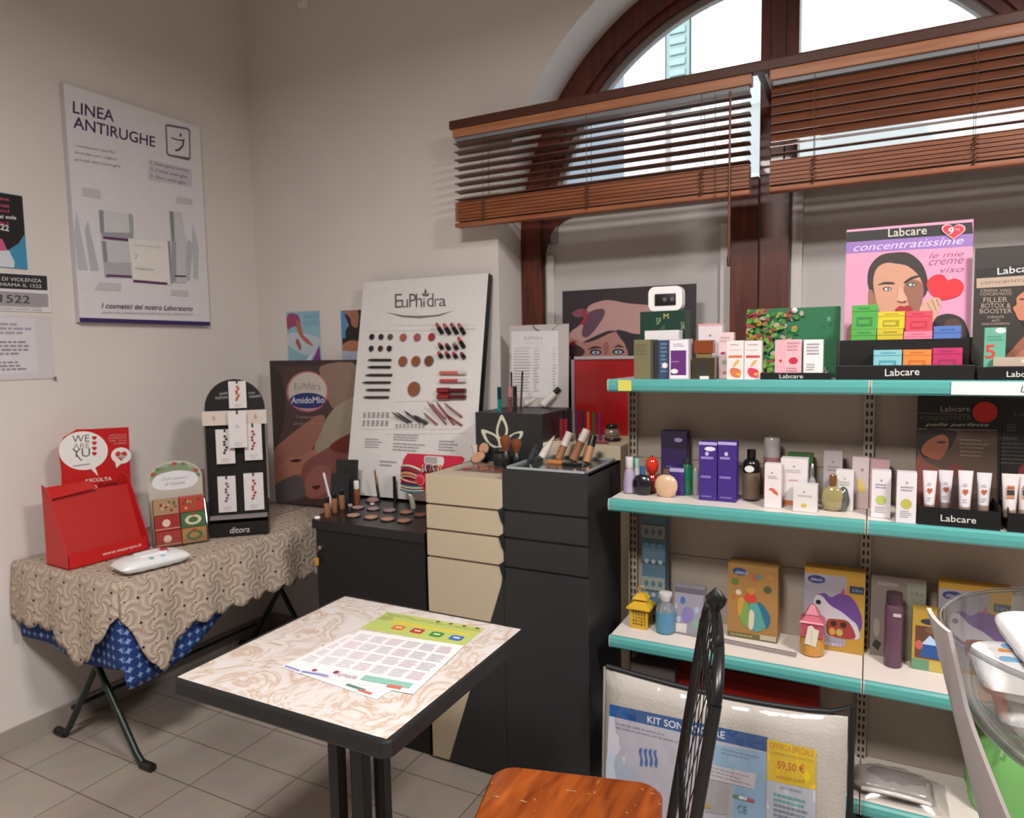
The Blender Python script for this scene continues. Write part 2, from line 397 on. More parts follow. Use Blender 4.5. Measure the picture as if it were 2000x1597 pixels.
# the building across the street
th = Thing('building', 'pale building across the street with green shutters, behind the arched window', 'building', (-.5, 7.5, 0))
th.part('facade', MB().box((-9, 7.5, -2), (6, 8, 9), mt('#d9d6cf', .9, scale=2, var=.1)))
for x0, x1 in ((-1.955, -1.715), (-4.6, -4.0)):
    m = MB().box((x0, 7.42, 4.0), (x1, 7.5, 6.6), mt('#7d8f8c', .7))
    for k in range(24): m.box((x0+.04, 7.405, 4.08+k*.105), (x1-.04, 7.425, 4.14+k*.105), mt('#879a96', .7))
    th.part('shutter', m)
th.part('pilaster', MB().box((-2.17, 7.40, -2), (-1.96, 7.5, 9), mt('#cdb9b4', .9)))
th.part('window_casing', MB().box((-1.70, 7.45, 3.9), (-.9, 7.5, 6.7), mt('#e6e6e4', .6)))

struct('wall_outside', MB().box((-2.6, YO+.02, 0), (-1.46, 4.5, 6.5), mt('#a3abb5', .9, scale=3, var=.1)))
# ================================================================== BLINDS
DW = mt('#4a2415', .45); SL = wood('shaded_slat_wood', '#4f2b1c', '#79452c', .45, (1, 20, 20)); SB = wood('lit_stack_wood', '#7d4326', '#a8643c', .45, (1, 20, 20)); LW = wood('light_blind_wood', '#9a6242', '#b57c58', .4, (1, 18, 18))  # one slat wood: shade painted into the hanging slats, light into the stack
YBL = 2.60
pel = Thing('pelmet_rail', 'long dark brown wooden rail fixed above both slatted blinds', 'rail', (-.4, YBL, 2.435))
pel.part('rail', MB().box((-1.606, YBL-.02, 2.432), (.95, YBL+.02, 2.468), DW, .006))
for x in (-1.5, -.36, .8): pel.part('bracket', MB().box((x-.012, YBL+.02, 2.437), (x+.012, YB, 2.462) if x in (-1.5, .8) else (x+.012, YW-.02, 2.462), DW, .002))
def blind(label, x0, x1, tilts, wand, ztop, last):
    t = Thing('wooden_blind', label, 'blind', ((x0+x1)/2, YBL, ztop), None)
    t.part('headrail', MB().box((x0, YBL-.022, ztop-.035), (x1, YBL+.022, ztop), LW, .005))
    t.part('headrail_channel', MB().box((x0+.01, YBL-.012, ztop-.05), (x1-.01, YBL+.02, ztop-.035), mt('#7d8187', .4)))
    def slat(z, a, SL=SL):
        w = .0235; m = MB(); c, s_ = math.cos(a)*w, math.sin(a)*w
        m.prism([(x0+.005, YBL-c, z-s_), (x0+.005, YBL, z+.0025), (x0+.005, YBL+c, z+s_), (x0+.005, YBL+c, z+s_+.0028), (x0+.005, YBL, z+.0053), (x0+.005, YBL-c, z-s_+.0028)], (x1-x0-.01, 0, 0), SL)
        return m
    z = ztop-.065
    for a in tilts: t.part('slat', slat(z, a)); z -= .0325 if last is None else last
    zb = 2.024; z1 = 2.135; n = 18
    for k in range(n): t.part('slat', slat(zb+.024+(z1-zb-.03)*k/n, .04*math.sin(k*2.1), SB))
    t.part('bottom_rail', MB().box((x0+.002, YBL-.024, zb), (x1-.002, YBL+.024, zb+.018), SB, .006))
    cord = mt('#5c3a28', .8)
    L = x1-x0
    for fx in ((.1, .42, .85) if L < 1.15 else (.12, .5, .86)):
        x = x0+L*fx; m = MB()
        for dy in (-.026, .026): m.tube([(x, YBL+dy, ztop-.04), (x, YBL+dy, zb+.01)], .0012, cord, 5)
        t.part('ladder_cord', m)
        m = MB()
        for k in range(7): m.tube([(x-.008, YBL-.027, zb+.012+k*.013), (x+.008*math.sin(k*1.3), YBL-.034, zb+.018+k*.013), (x+.008, YBL-.027, zb+.024+k*.013)], .0016, cord, 5)
        t.part('bunched_cord', m)
    if wand is not None:
        m = MB(); m.tube([(wand, YBL-.03, ztop-.05), (wand, YBL-.032, 1.81)], .0042, wood('wand_wood', '#5a2c18', '#7c4427', .4), 8)
        m.lathe([(0, 0), (.006, .004), (.007, .03), (.004, .045)], (wand, YBL-.032, 1.78), DW, 10); t.part('tilt_wand', m)
        m = MB(); m.tube([(wand-.05, YBL-.03, ztop-.05), (wand-.05, YBL-.031, 2.0)], .0014, cord, 6); t.part('pull_cord', m)
    return t
blind('left slatted wooden blind, half raised with open slats and a hanging wand', -1.588, -.383, [-.10, -.06, -.06, -.06, -.06, -.06, -.06, -.06], -.452, 2.430, .0325)
blind('right slatted wooden blind, upper slats closed and lower slats open', -.325, .86, [1.1]*6+[.4, .1, .05], None, 2.430, .0305)

# small white sensor high on the back wall
p = at(598, 8, y=YB); t = Thing('wall_sensor', 'small white box fixed high on the back wall near the corner', 'sensor', (p.x, YB, p.z))
t.part('housing', MB().box((p.x-.03, YB-.03, p.z-.02), (p.x+.02, YB, p.z+.09), WHITE, .008))
t.part('lens', MB().lathe([(.014, 0), (.010, .006), (0, .009)], (p.x-.004, YB-.03, p.z+.002), mt('#cfcfcf', .3), 14, (0, -1, 0)))

# ================================================================== LEFT WALL POSTERS
PUR = '#3c2350'
th = Thing('poster', 'large white poster board of skin creams with violet title and base line', 'poster', (XL, 2.1, 1.645))
b = Board((XL+.030, 1.744, 1.645), math.pi/2, .0, .634, .945, .028, mt('#dcdade', .35), mt('#c8c5c8', .5), crop(0, 100, 2.6615))
a = b.art
a.poly([(0, 0), (1, 0), (1, .02), (0, .02)], '#33205e')
a.textpx('LINEA', (378, 320), (592, 368), 62, PUR, .012); a.textpx('ANTIRUGHE', (380, 398), (806, 500), 62, PUR, .012)
GR = '#8f8c90'
def roundrect(a0, b0, a1, b1, ra, rb, n=5):
    o = []
    for cx, cy, t0 in ((a1-ra, b1-rb, 0), (a0+ra, b1-rb, 90), (a0+ra, b0+rb, 180), (a1-ra, b0+rb, 270)):
        for i in range(n+1):
            t = math.radians(t0+90*i/n); o.append((cx+ra*math.cos(t), cy+rb*math.sin(t)))
    return o
a.poly([(858, 382), (870, 378), (975, 398), (988, 412), (990, 560), (978, 568), (875, 545), (864, 530)], '#6b6470', px=True)
a.poly([(866, 390), (972, 408), (981, 418), (983, 552), (880, 536), (872, 524)], '#dcdade', px=True)
a.line([(890, 450), (925, 462), (960, 462)], .006, '#4a4550', px=True); a.line([(952, 463), (950, 490), (930, 512), (910, 516)], .009, '#4a4550', px=True)
a.ell(938, 436, 6, 9, '#4a4550', px=True)
for k, (s, x1) in enumerate((('i trattamenti specifici', 600), ('formulati con i migliori', 612), ('principi attivi antirughe', 625))):
    a.textpx(s, (386, 500+k*36), (x1, 538+k*36), 20, '#8a8088', .0, .3)
a.poly([(772, 560), (995, 615), (996, 705), (770, 668)], '#c9c6cd', px=True)
for k, s in enumerate(('1. Detergente lenitivo', '2. Crema antirughe', '3. Siero antirughe')):
    a.textpx(s, (782, 592+k*34), (978-k*8, 634+k*32), 22, '#55505c')
for q in ([(425, 705), (520, 722), (522, 765), (428, 752)], [(918, 755), (998, 770), (998, 800), (915, 788)], [(515, 1200), (628, 1208), (628, 1248), (490, 1240)], [(888, 1240), (978, 1245), (978, 1275), (888, 1270)]):
    a.poly(q, '#c4c1c4', px=True)
a.poly([(395, 830), (455, 1135), (405, 1135), (385, 960)], '#b9bdc4', px=True); a.poly([(455, 880), (512, 1140), (470, 1140), (440, 930)], '#b3b7be', px=True)
a.poly([(1000, 900), (1030, 1010), (1028, 1185), (1005, 1180)], '#b9bdc4', px=True); a.poly([(975, 980), (1000, 1000), (985, 1190), (960, 1190)], '#b3b7be', px=True)
a.poly([(512, 825), (688, 848), (692, 950), (520, 945)], '#cfd0d3', px=True); a.poly([(512, 825), (535, 828), (540, 945), (520, 945)], '#8f9298', px=True); a.poly([(665, 846), (688, 848), (692, 950), (672, 950)], '#a4a7ad', px=True)
a.poly([(525, 940), (690, 945), (688, 985), (530, 975)], '#9b9ea6', px=True); a.poly([(535, 962), (668, 975), (668, 988), (535, 975)], '#5d2f5f', px=True)
a.poly([(525, 985), (690, 990), (690, 1180), (545, 1175)], '#c7c9cd', px=True); a.poly([(525, 985), (548, 988), (565, 1176), (545, 1175)], '#8a8d94', px=True); a.poly([(535, 1095), (680, 1100), (680, 1165), (545, 1160)], '#aeb0b6', px=True)
a.poly([(552, 1160), (682, 1166), (682, 1178), (552, 1172)], '#5d2f5f', px=True)
a.poly([(662, 972), (868, 990), (884, 1215), (690, 1200)], '#e6e2de', px=True); a.poly([(868, 990), (880, 985), (890, 1205), (884, 1215)], '#8f8d92', px=True); a.poly([(690, 1187), (866, 1202), (868, 1214), (690, 1200)], '#5d2f5f', px=True)
a.textpx('crema antirughe', (690, 1012), (842, 1028), 12, '#9b9690'); a.textpx('trattamento', (698, 1135), (796, 1142), 12, '#8b8680'); a.line([(695, 1055), (712, 1058), (700, 1080)], .004, '#c9a560', px=True)
a.poly([(878, 832), (940, 838), (965, 1000), (965, 1205), (885, 1200), (890, 990)], '#c5c7cb', px=True); a.poly([(878, 832), (898, 834), (905, 990), (890, 990)], '#85888f', px=True); a.poly([(890, 990), (912, 992), (912, 1200), (886, 1200)], '#9a9da4', px=True); a.poly([(905, 1164), (964, 1166), (964, 1175), (905, 1173)], '#5d2f5f', px=True)
a.textpx('I cosmetici del nostro Laboratorio', (525, 1335), (998, 1350), 28, '#3b2a40', .004, .2); a.textpx('CREME VISO E PREPARAZIONI NATURALI DEL LABORATORIO', (527, 1362), (998, 1372), 10, '#99949a')
th.part('panel', b.mb)

def sheet(name, label, cat, pts, mat, mapc=None, off=.004, x=None, y=None, sleeve=False):
    """a sheet on the left wall (x) or the back wall (y); pts = photo corners top-left, top-right, bottom-right, bottom-left"""
    q = [at(*p, x=x) if x is not None else at(*p, y=y) for p in pts]
    if x is not None:
        y0 = min(v.y for v in q); y1 = max(v.y for v in q); z0 = (q[2].z+q[3].z)/2; z1 = (q[0].z+q[1].z)/2
        b = Board((x, y0, z0), math.pi/2, 0, y1-y0, z1-z0, .002, mat, None, mapc)
    else:
        x0 = (q[0].x+q[3].x)/2; x1 = (q[1].x+q[2].x)/2; z0 = (q[2].z+q[3].z)/2; z1 = (q[0].z+q[1].z)/2
        b = Board((x0, y, z0), 0, 0, x1-x0, z1-z0, .002, mat, None, mapc)
    return b
c1 = crop(0, 100, 2.6615)
# colourful flyer cut by the frame
b = sheet('', '', '', [(-95, 362), (43, 380), (53, 522), (-90, 518)], mt('#3f8fb4', .5), c1, x=XL+.004); a = b.art
a.poly([(-250, 700), (118, 752), (128, 950), (95, 1000), (40, 1035), (-10, 980), (-250, 1000)], '#171416', px=True)
for k, (s, x0, x1, c) in enumerate((('una prima', -90, 48, '#c4476f'), ('violenza', -90, 48, '#c4476f'), ('stalking?', -90, 50, '#c4476f'), ('non sei sola', -90, 84, '#e6e2e0'), ('chiama il', -60, 44, '#c4476f'), ('1522', -40, 46, '#e6e2e0'))):
    a.textpx(s, (x0, 770+k*30), (x1, 782+k*31), 20 if k != 5 else 32, c, .02)
a.poly([(-250, 985), (10, 975), (38, 1035), (-10, 1060), (-250, 1080)], '#c8577f', px=True); a.poly([(-250, 1050), (45, 1035), (75, 1095), (72, 1125), (-250, 1110)], '#cfd6e0', px=True)
single('flyer', 'black, pink and blue flyer on the left wall, highest sheet at the left edge', 'flyer', b.mb, b.b)
b = sheet('', '', '', [(-150, 520), (96, 537), (99, 606), (-145, 606)], mt('#dcd9dc', .4), c1, x=XL+.0045); a = b.art
a.poly([(-380, 1130), (243, 1168), (247, 1243), (-380, 1215)], '#26262a', px=True); a.poly([(-380, 1222), (249, 1262), (252, 1330), (-380, 1320)], '#9b979b', px=True)
a.textpx('SE SEI VITTIMA DI VIOLENZA', (-250, 1178), (215, 1202), 20, '#d8d8d8'); a.textpx('NON SUBIRE CHIAMA IL 1522', (-250, 1205), (215, 1230), 18, '#d8d8d8'); a.textpx('1522', (0, 1305), (155, 1312), 42, '#3a3a40', .01)
a.words(.1, .02, .97, .16, 2, '#b4b0b4')
single('notice', 'white notice with black and grey title bands in a clear sleeve on the left wall', 'notice', b.mb, b.b)
b = sheet('', '', '', [(-150, 612), (98, 618), (102, 742), (-145, 745)], mt('#cfcbd0', .4), c1, x=XL+.004); a = b.art
a.rect(.02, .1, .86, .97, '#d6d3d8'); a.words(.3, .70, .84, .90, 3, '#a79aae'); a.words(.3, .38, .84, .62, 4, '#948c98'); a.words(.3, .14, .84, .30, 3, '#8f8a92')
single('notice', 'white typed notice in a clear sleeve, lowest sheet on the left wall', 'notice', b.mb, b.b)
p = at(105, 738, x=XL+.006); single('push_pin', 'small shiny pin beside the lowest sheet on the left wall', 'pin', MB().lathe([(.002, -.006), (.002, .004), (.006, .006), (.006, .012), (0, .013)], p, CHROME, 10, (1, 0, 0)), p)
# back wall flyers
c3 = crop(500, 500, 3.472)
b = sheet('', '', '', [(560, 609), (624, 607), (626, 704), (563, 705)], mt('#8fb9cc', .45), c3, y=YB-.004); a = b.art
a.poly([(215, 530), (300, 520), (435, 560), (430, 640), (360, 680), (215, 600)], '#bcc9d6', px=True, smooth=4)
a.poly([(215, 395), (285, 400), (300, 470), (250, 480), (212, 495)], '#a04470', px=True, smooth=3)
a.poly([(270, 440), (300, 450), (320, 530), (350, 560), (385, 600), (375, 608), (330, 580), (300, 545), (280, 500)], '#b36b55', px=True, smooth=3)
a.poly([(275, 560), (295, 575), (308, 620), (300, 640), (285, 615), (270, 585)], '#a35d4a', px=True, smooth=3); a.textpx('SALUTE', (330, 425), (425, 422), 30, '#5f9ab5'); a.textpx('GAMBE', (325, 470), (425, 465), 30, '#6fa6bf')
a.poly([(385, 725), (430, 600), (440, 725)], '#7d3f8f', px=True); a.poly([(335, 725), (390, 650), (375, 725)], '#dfe6ee', px=True)
single('flyer', 'light blue flyer of bare legs jumping, taped to the back wall', 'flyer', b.mb, b.b)
b = sheet('', '', '', [(667, 606), (735, 604), (735, 712), (668, 713)], mt('#6c8fa8', .45), c3, y=YB-.004); a = b.art
a.poly([(575, 640), (850, 620), (850, 740), (575, 740)], '#b9bfd2', px=True); a.poly([(590, 370), (690, 360), (850, 370), (850, 650), (700, 640), (590, 640), (585, 540), (630, 470)], '#2a1c1c', px=True)
a.poly([(600, 375), (690, 365), (690, 480), (650, 470), (640, 420)], '#a9715c', px=True, smooth=3); a.poly([(590, 600), (650, 570), (720, 590), (720, 640), (600, 640)], '#b57a5c', px=True, smooth=3); a.rect(0, .5, .12, .98, '#4d8fc4')
single('flyer', 'flyer of a dark-haired woman on the back wall, half behind the white tester board', 'flyer', b.mb, b.b)

# ================================================================== CLOTH-COVERED TABLE
TX0, TX1, TY0, TY1, TZ = -2.885, -2.275, 1.45, 2.62, .724
GREEN = mt('#10241c', .4)
th = Thing('folding_table', 'green metal folding table with crossed legs under a crocheted cloth', 'table', ((TX0+TX1)/2, (TY0+TY1)/2, 0))
th.part('tabletop', MB().box((TX0+.01, TY0+.01, TZ-.03), (TX1-.01, TY1-.01, TZ-.006), mt('#5a4632', .6), .004))
for y in (1.53, 2.45):
    for xa, xb in ((-2.775, -2.33), (-2.365, -2.80)):
        m = MB(); m.tube([(xa-.03*(1 if xa < xb else -1), y, .022), (xa, y, .05), (xb, y, TZ-.035)], .0125, GREEN, 10)
        lg = th.part('leg', m)
        s_ = -1 if xa < xb else 1
        m2 = MB().tube([(xa-.028*(1 if xa < xb else -1), y, .017), (xa-.088*(1 if xa < xb else -1), y, .0165)], .016, mt('#161a18', .5), 10)
        th.part('foot_cap', m2, lg)
th.part('stretcher', MB().tube([(-2.75, 1.53, .135), (-2.75, 2.45, .135)], .009, GREEN, 8))

def drape(x0, x1, y0, y1, z, drop, cell, mat, wig, name, label, cat, thick=0):
    """cloth lying on a table top and hanging over the near end (-y) and the room side (+x)"""
    mb = MB(); rows = []; uv = []
    # path across: parameter along the perimeter from the far back corner of the room side round to the wall
    r = .03; per = []   # (point, outward normal, arclength)
    L1 = y1-y0-r; N1 = 90
    for i in range(N1): y = y1-L1*i/N1; per.append(((x1, y), (1, 0), y1-y))
    for i in range(10): t = math.pi/2*i/9; per.append(((x1-r+r*math.cos(t), y0+r-r*math.sin(t)), (math.cos(t), -math.sin(t)), L1+r*t))
    L2 = x1-r-x0; N2 = 56
    for i in range(1, N2+1): x = x1-r-L2*i/N2; per.append(((x, y0), (0, -1), L1+r*math.pi/2+L2*i/N2))
    cx, cy = (x0+x1)/2, (y0+y1)/2
    sc = L1+r*math.pi/4
    for (px_, py_), (nx, ny), s in per:
        col = []; u = []
        # top: from an inner line to the edge
        ins = .26
        if nx > .99: inner = (x1-ins if py_ > y0+ins else x1-ins, max(py_, y0+ins))
        elif ny < -.99: inner = (min(px_, x1-ins), y0+ins)
        else: inner = (x1-ins, y0+ins)
        for k in range(8):
            f = k/8; X = inner[0]+(px_-inner[0])*f; Y = inner[1]+(py_-inner[1])*f
            col.append((X, Y, z)); u.append((X/cell, Y/cell))
        D = drop(s-sc)
        for k in range(13):
            f = k/12; d = f*D; out = .006+wig(s, d)*min(1, d/.1)
            dz = d if k else 0
            X = px_+nx*out*(1 if k else .3); Y = py_+ny*out*(1 if k else .3)
            col.append((X, Y, z-dz-(0.0 if k else .0)))
            if nx > .7: u.append(((px_+d)/cell, Y/cell))
            else: u.append((X/cell, (py_-d)/cell))
        rows.append(col); uv += u
    mb.grid(rows, mat); mb.uv = list(uv)
    b0 = len(mb.v); n = [(x0, y0+.26, z), (x1-.26, y0+.26, z), (x1-.26, y1, z), (x0, y1, z)]
    mb.add(n, [(0, 1, 2, 3)], mat); mb.uv += [(q[0]/cell, q[1]/cell) for q in n]
    o = mb.build(name, ((x0+x1)/2, (y0+y1)/2, z)); tag(o, label, cat)
    so = o.modifiers.new('thickness', 'SOLIDIFY'); so.thickness = .003; so.offset = 1
    return o
def crochet():
    m, t, b = newmat('crochet_lace')
    N = t.nodes.new; L = t.links.new
    tc = N('ShaderNodeTexCoord')
    def mth(op, a, b_=None, c=None):
        n = N('ShaderNodeMath'); n.operation = op
        for i, q in enumerate((a, b_, c)):
            if q is None: continue
            if isinstance(q, (int, float)): n.inputs[i].default_value = q
            else: L(q, n.inputs[i])
        return n.outputs[0]
    sp = N('ShaderNodeSeparateXYZ'); L(tc.outputs['UV'], sp.inputs[0])
    u, v = sp.outputs[0], sp.outputs[1]
    fu = mth('SUBTRACT', mth('FRACT', u), .5); fv = mth('SUBTRACT', mth('FRACT', v), .5)
    r = mth('SQRT', mth('ADD', mth('MULTIPLY', fu, fu), mth('MULTIPLY', fv, fv))); an = mth('ARCTAN2', fv, fu)
    sw = mth('SINE', mth('ADD', mth('MULTIPLY', an, 5), mth('MULTIPLY', r, 16)))
    sw2 = mth('SINE', mth('MULTIPLY', r, 60))
    nz = N('ShaderNodeTexNoise'); nz.inputs['Scale'].default_value = 60; L(tc.outputs['UV'], nz.inputs['Vector'])
    h = mth('ADD', mth('MULTIPLY', sw, .35), mth('ADD', mth('MULTIPLY', sw2, .1), mth('MULTIPLY', nz.outputs['Fac'], .5)))
    cr = N('ShaderNodeValToRGB'); cr.color_ramp.elements[0].position = .0; cr.color_ramp.elements[0].color = (*lin('#b8a493'), 1)
    cr.color_ramp.elements[1].position = .6; cr.color_ramp.elements[1].color = (*lin('#cfc0af'), 1); L(h, cr.inputs[0])
    hole = mth('GREATER_THAN', r, .655)
    # small holes inside too
    fu2 = mth('SUBTRACT', mth('FRACT', mth('ADD', mth('MULTIPLY', u, 1), .5)), .5); 
    hole2 = mth('LESS_THAN', mth('SQRT', mth('ADD', mth('POWER', mth('SUBTRACT', mth('ABSOLUTE', fu), .5), 2), mth('POWER', fv, 2))), .035)
    hl = mth('MAXIMUM', hole, hole2)
    mx = N('ShaderNodeMix'); mx.data_type = 'RGBA'; L(hl, mx.inputs[0]); L(cr.outputs[0], mx.inputs[6]); mx.inputs[7].default_value = (*lin('#2c2a48'), 1)
    L(mx.outputs[2], b.inputs['Base Color']); b.inputs['Roughness'].default_value = .95
    bp = N('ShaderNodeBump'); bp.inputs['Strength'].default_value = .9; bp.inputs['Distance'].default_value = .006; L(h, bp.inputs['Height']); L(bp.outputs[0], b.inputs['Normal'])
    return m
def stars():
    m, t, b = newmat('blue_star_cotton'); N = t.nodes.new; L = t.links.new
    tc = N('ShaderNodeTexCoord'); v = N('ShaderNodeTexVoronoi'); v.inputs['Scale'].default_value = 1; v.inputs['Randomness'].default_value = 0; v.distance = 'MINKOWSKI'; v.inputs['Exponent'].default_value = .6
    L(tc.outputs['UV'], v.inputs['Vector'])
    r = N('ShaderNodeValToRGB'); r.color_ramp.elements[0].position = .40; r.color_ramp.elements[0].color = (*lin('#7896bd'), 1); r.color_ramp.elements[1].position = .46; r.color_ramp.elements[1].color = (*lin('#14336f'), 1)
    L(v.outputs['Distance'], r.inputs[0]); L(r.outputs[0], b.inputs['Base Color']); b.inputs['Roughness'].default_value = .9
    return m
def drop_blue(s):
    if s < 0: t = min(1, max(0, (-s-.10)/.5)); return .375-.19*t*t*(3-2*t)
    return .30+.02*math.sin(s*9)
drape(TX0, TX1, TY0, TY1, TZ-.002, drop_blue, .034, stars(), lambda s, d: .006*math.sin(s*23)*1, 'blue_cloth', 'blue cotton cloth with pale stars hanging below the crocheted cloth', 'tablecloth')
def drop_lace(s):
    base = .215 if s < 0 else .20
    lobe = .115*math.exp(-((s+.11)/.075)**2)+.10*math.exp(-((s-.20)/.09)**2)
    return base+lobe-.10*math.exp(-(s/.055)**2)+.024*abs(math.sin(s*math.pi/.088))
drape(TX0-.01, TX1+.012, TY0-.012, TY1, TZ+.004, drop_lace, .088, crochet(), lambda s, d: .010+.008*math.sin(s*31)+.10*d*.5, 'crocheted_tablecloth', 'beige crocheted lace cloth with scalloped hem draped over the folding table', 'tablecloth')

# ================================================================== ON THE CLOTH TABLE
ZT = .733
RED = '#c01a1c'
c2 = crop(0, 700, 3.125)
# red cardboard dispenser
th = Thing('cardboard_dispenser', 'empty red cardboard dispenser with white speech bubble sign on the lace cloth', 'display', (-2.66, 1.62, ZT))
R_ = mt(RED, .45); RD = mt('#b3201c', .5)
D0 = Vector((-2.565, 1.452, ZT)); yw = math.radians(87); u = Vector((math.cos(yw), math.sin(yw), 0)); bk = Vector((-math.sin(yw), math.cos(yw), 0))
Wd, Dp = .305, .15
def dp(a, d, h): return D0+u*a+bk*d+Vector((0, 0, h))
m = MB()
m.prism([dp(0, 0, 0), dp(Wd, 0, 0), dp(Wd, 0, .055), dp(0, 0, .055)], bk*.004, R_)
m.prism([dp(0, 0, 0), dp(Wd, 0, 0), dp(Wd, Dp, 0), dp(0, Dp, 0)], (0, 0, .004), R_)
for aa in (0, Wd-.004):
    m.prism([dp(aa, 0, 0), dp(aa, Dp, 0), dp(aa, Dp, .30), dp(aa, Dp-.045, .285), dp(aa, 0, .055)], u*.004, R_)
m.prism([dp(.004, .03, .004), dp(Wd-.004, .03, .004), dp(Wd-.004, Dp-.03, .255), dp(.004, Dp-.03, .255)], bk*.006, RD)
m.prism([dp(.0, Dp-.05, .25), dp(.17, Dp-.05, .262), dp(.17, Dp, .285), dp(0, Dp, .285)], (0, 0, .004), R_)
a = Art(m, dp(0, 0, 0), u, (0, 0, 1), Wd, .055); a.text('www.weareyu.it', .4, .3, .9, .6, '#f0d8d0')
th.part('tray', m)
pl = at(121, 950, x=-2.735); pr = at(257, 945, x=-2.722); ya = math.atan2(pr.y-pl.y, pr.x-pl.x)
b = Board((pl.x, pl.y, ZT), ya, .04, math.hypot(pr.x-pl.x, pr.y-pl.y), .60, .005, R_, None, c2); a = b.art
b.mb = MB(); a.mb = b.mb
q = [a.px(p) for p in ((385, 1180), (380, 830), (376, 680), (358, 560), (390, 480), (470, 432), (560, 430), (785, 418), (800, 790), (820, 1100))]
q = [(0, 0)]+[(max(-.12, min(1.1, p[0])), p[1]) for p in q[1:9]]+[(1, 0)]
b.mb.prism([b.b+b.u*(p[0]*b.w)+b.v*(p[1]*b.h) for p in q], -b.n*.004, R_)
a.ell(508, 562, 150, 118, '#e9e7e4', px=True, clip=False, n=36); a.poly([(540, 660), (600, 718), (572, 640)], '#e9e7e4', px=True)
a.textpx('WE', (440, 512), (545, 506), 42, '#2b2b2b', -.005); a.textpx('ARE', (446, 552), (545, 545), 32, '#77777a', -.01); a.textpx('YU', (440, 602), (548, 598), 52, '#2b2b2b', -.005)
a.line([(470, 590), (488, 615), (500, 622)], .004, '#2b2b2b', px=True)
for k in range(4): a.poly([a.px(p) for p in heart(575, -(484+k*32), 15, 13)] if 0 else [a.px((575+(x), 484+k*32-y)) for x, y in heart(0, 0, 15, 14)], '#c21c22')
a.words(*a.px((445, 662)), *a.px((555, 636)), 2, '#77777a')
a.ell(738, 592, 62, 50, '#e9e7e4', px=True, clip=False); a.poly([(700, 625), (708, 668), (745, 635)], '#e9e7e4', px=True, clip=False); a.poly([a.px((738+x, 592-y)) for x, y in heart(0, 0, 36, 32)], '#c3373a')
a.line([(705, 600), (725, 600), (733, 582), (742, 612), (750, 598), (772, 596)], .003, '#e9e7e4', px=True)
for k, (s, x0) in enumerate((('ASCOLTA', 665), ('LE RISPOSTE', 660), ('DEL TUO', 668), ('CORPO', 690))): a.textpx(s, (x0, 474+k*17), (770, 470+k*17), 11, '#e0a097')
a.textpx('ASCOLTA', (512, 758), (680, 742), 22, '#eddcd6', .02); a.textpx('IL TUO', (465, 804), (590, 795), 24, '#eddcd6', .02); a.textpx('CUORE', (598, 782), (718, 770), 20, '#4c1712', .02)
th.part('header_card', b.mb)

# jewellery display with hanging cards
jy = math.radians(42)
jb = Vector((-2.462, 1.965, ZT)); JW = .243; jl = .04
ju = Vector((math.cos(jy), math.sin(jy), 0)); jk = Vector((-math.sin(jy), math.cos(jy), 0)); jup = jk*math.sin(jl)+Vector((0, 0, 1))*math.cos(jl)
JH = .672
th = Thing('counter_display', 'black arched countertop display hung with white jewellery cards', 'display', jb+ju*JW/2+jk*.06)
cj = crop(390, 720, 4.84)
shape = [(0, 0), (1, 0), (1, .80)]+[(.5+.5*math.cos(t), .80+.19*math.sin(t)) for t in (math.pi*i/14 for i in range(1, 14))]+[(0, .80)]
b = Board(jb+jk*.06, jy, jl, JW, JH, .008, BLACK, None, cj, shape); a = b.art
a.textpx('DARE', (190, 250), (262, 240), 22, '#b5b1ae'); a.textpx('FORTUNA', (150, 290), (268, 280), 24, '#b5b1ae'); a.textpx('E NON', (462, 240), (520, 236), 20, '#b5b1ae'); a.textpx('PASSARE', (470, 276), (575, 268), 24, '#b5b1ae')
back = b
th.part('back_board', b.mb)
m = MB()
fr = lambda s_, t_, d=0: jb+ju*(s_*JW)+jk*(.06-d)+jup*(t_*JH)
m.prism([fr(-.03, .70, .008), fr(1.03, .70, .008), fr(1.03, .79, .008), fr(-.03, .79, .008)], -jk*.012, mt('#cfc4ba', .5))
ar = Art(m, fr(-.03, .70, .02), ju, jup, JW*1.06, JH*.09); ar.text('*', .15, .3, .2, .7, '#a05050'); ar.text('*', .8, .3, .85, .7, '#a05050')
th.part('cream_band', m)
for s_, nm in ((-.02, 'side_strip'), (1.0, 'side_strip')):
    th.part(nm, MB().prism([fr(s_, .22, 0), fr(s_+.03, .22, 0), fr(s_+.03, .70, 0), fr(s_, .70, 0)], -jk*.03, mt('#77726e', .35)))
m = MB(); m.prism([fr(0, 0, .06), fr(1, 0, .06), fr(1, .085, .06), fr(0, .085, .06)], jk*.004, BLACK); m.prism([fr(0, 0, .056), fr(1, 0, .056), fr(1, .0, 0), fr(0, .0, 0)], (0, 0, .004), BLACK)
for s_ in (0, .985): m.prism([fr(s_, 0, .056), fr(s_, .085, .056), fr(s_, .16, .0), fr(s_, 0, .0)], ju*.0035, BLACK)
m.prism([fr(.02, .10, .03), fr(.98, .10, .03), fr(.98, .115, .0), fr(.02, .115, .0)], jup*.003, mt('#8b8683', .4))
ar = Art(m, fr(0, 0, .0605), ju, jup, JW, .055); ar.text('ditora', .36, .25, .68, .72, '#c9c5c2', shear=.2)
th.part('front_tray', m)
HC = mt('#d8d4d4', .5)
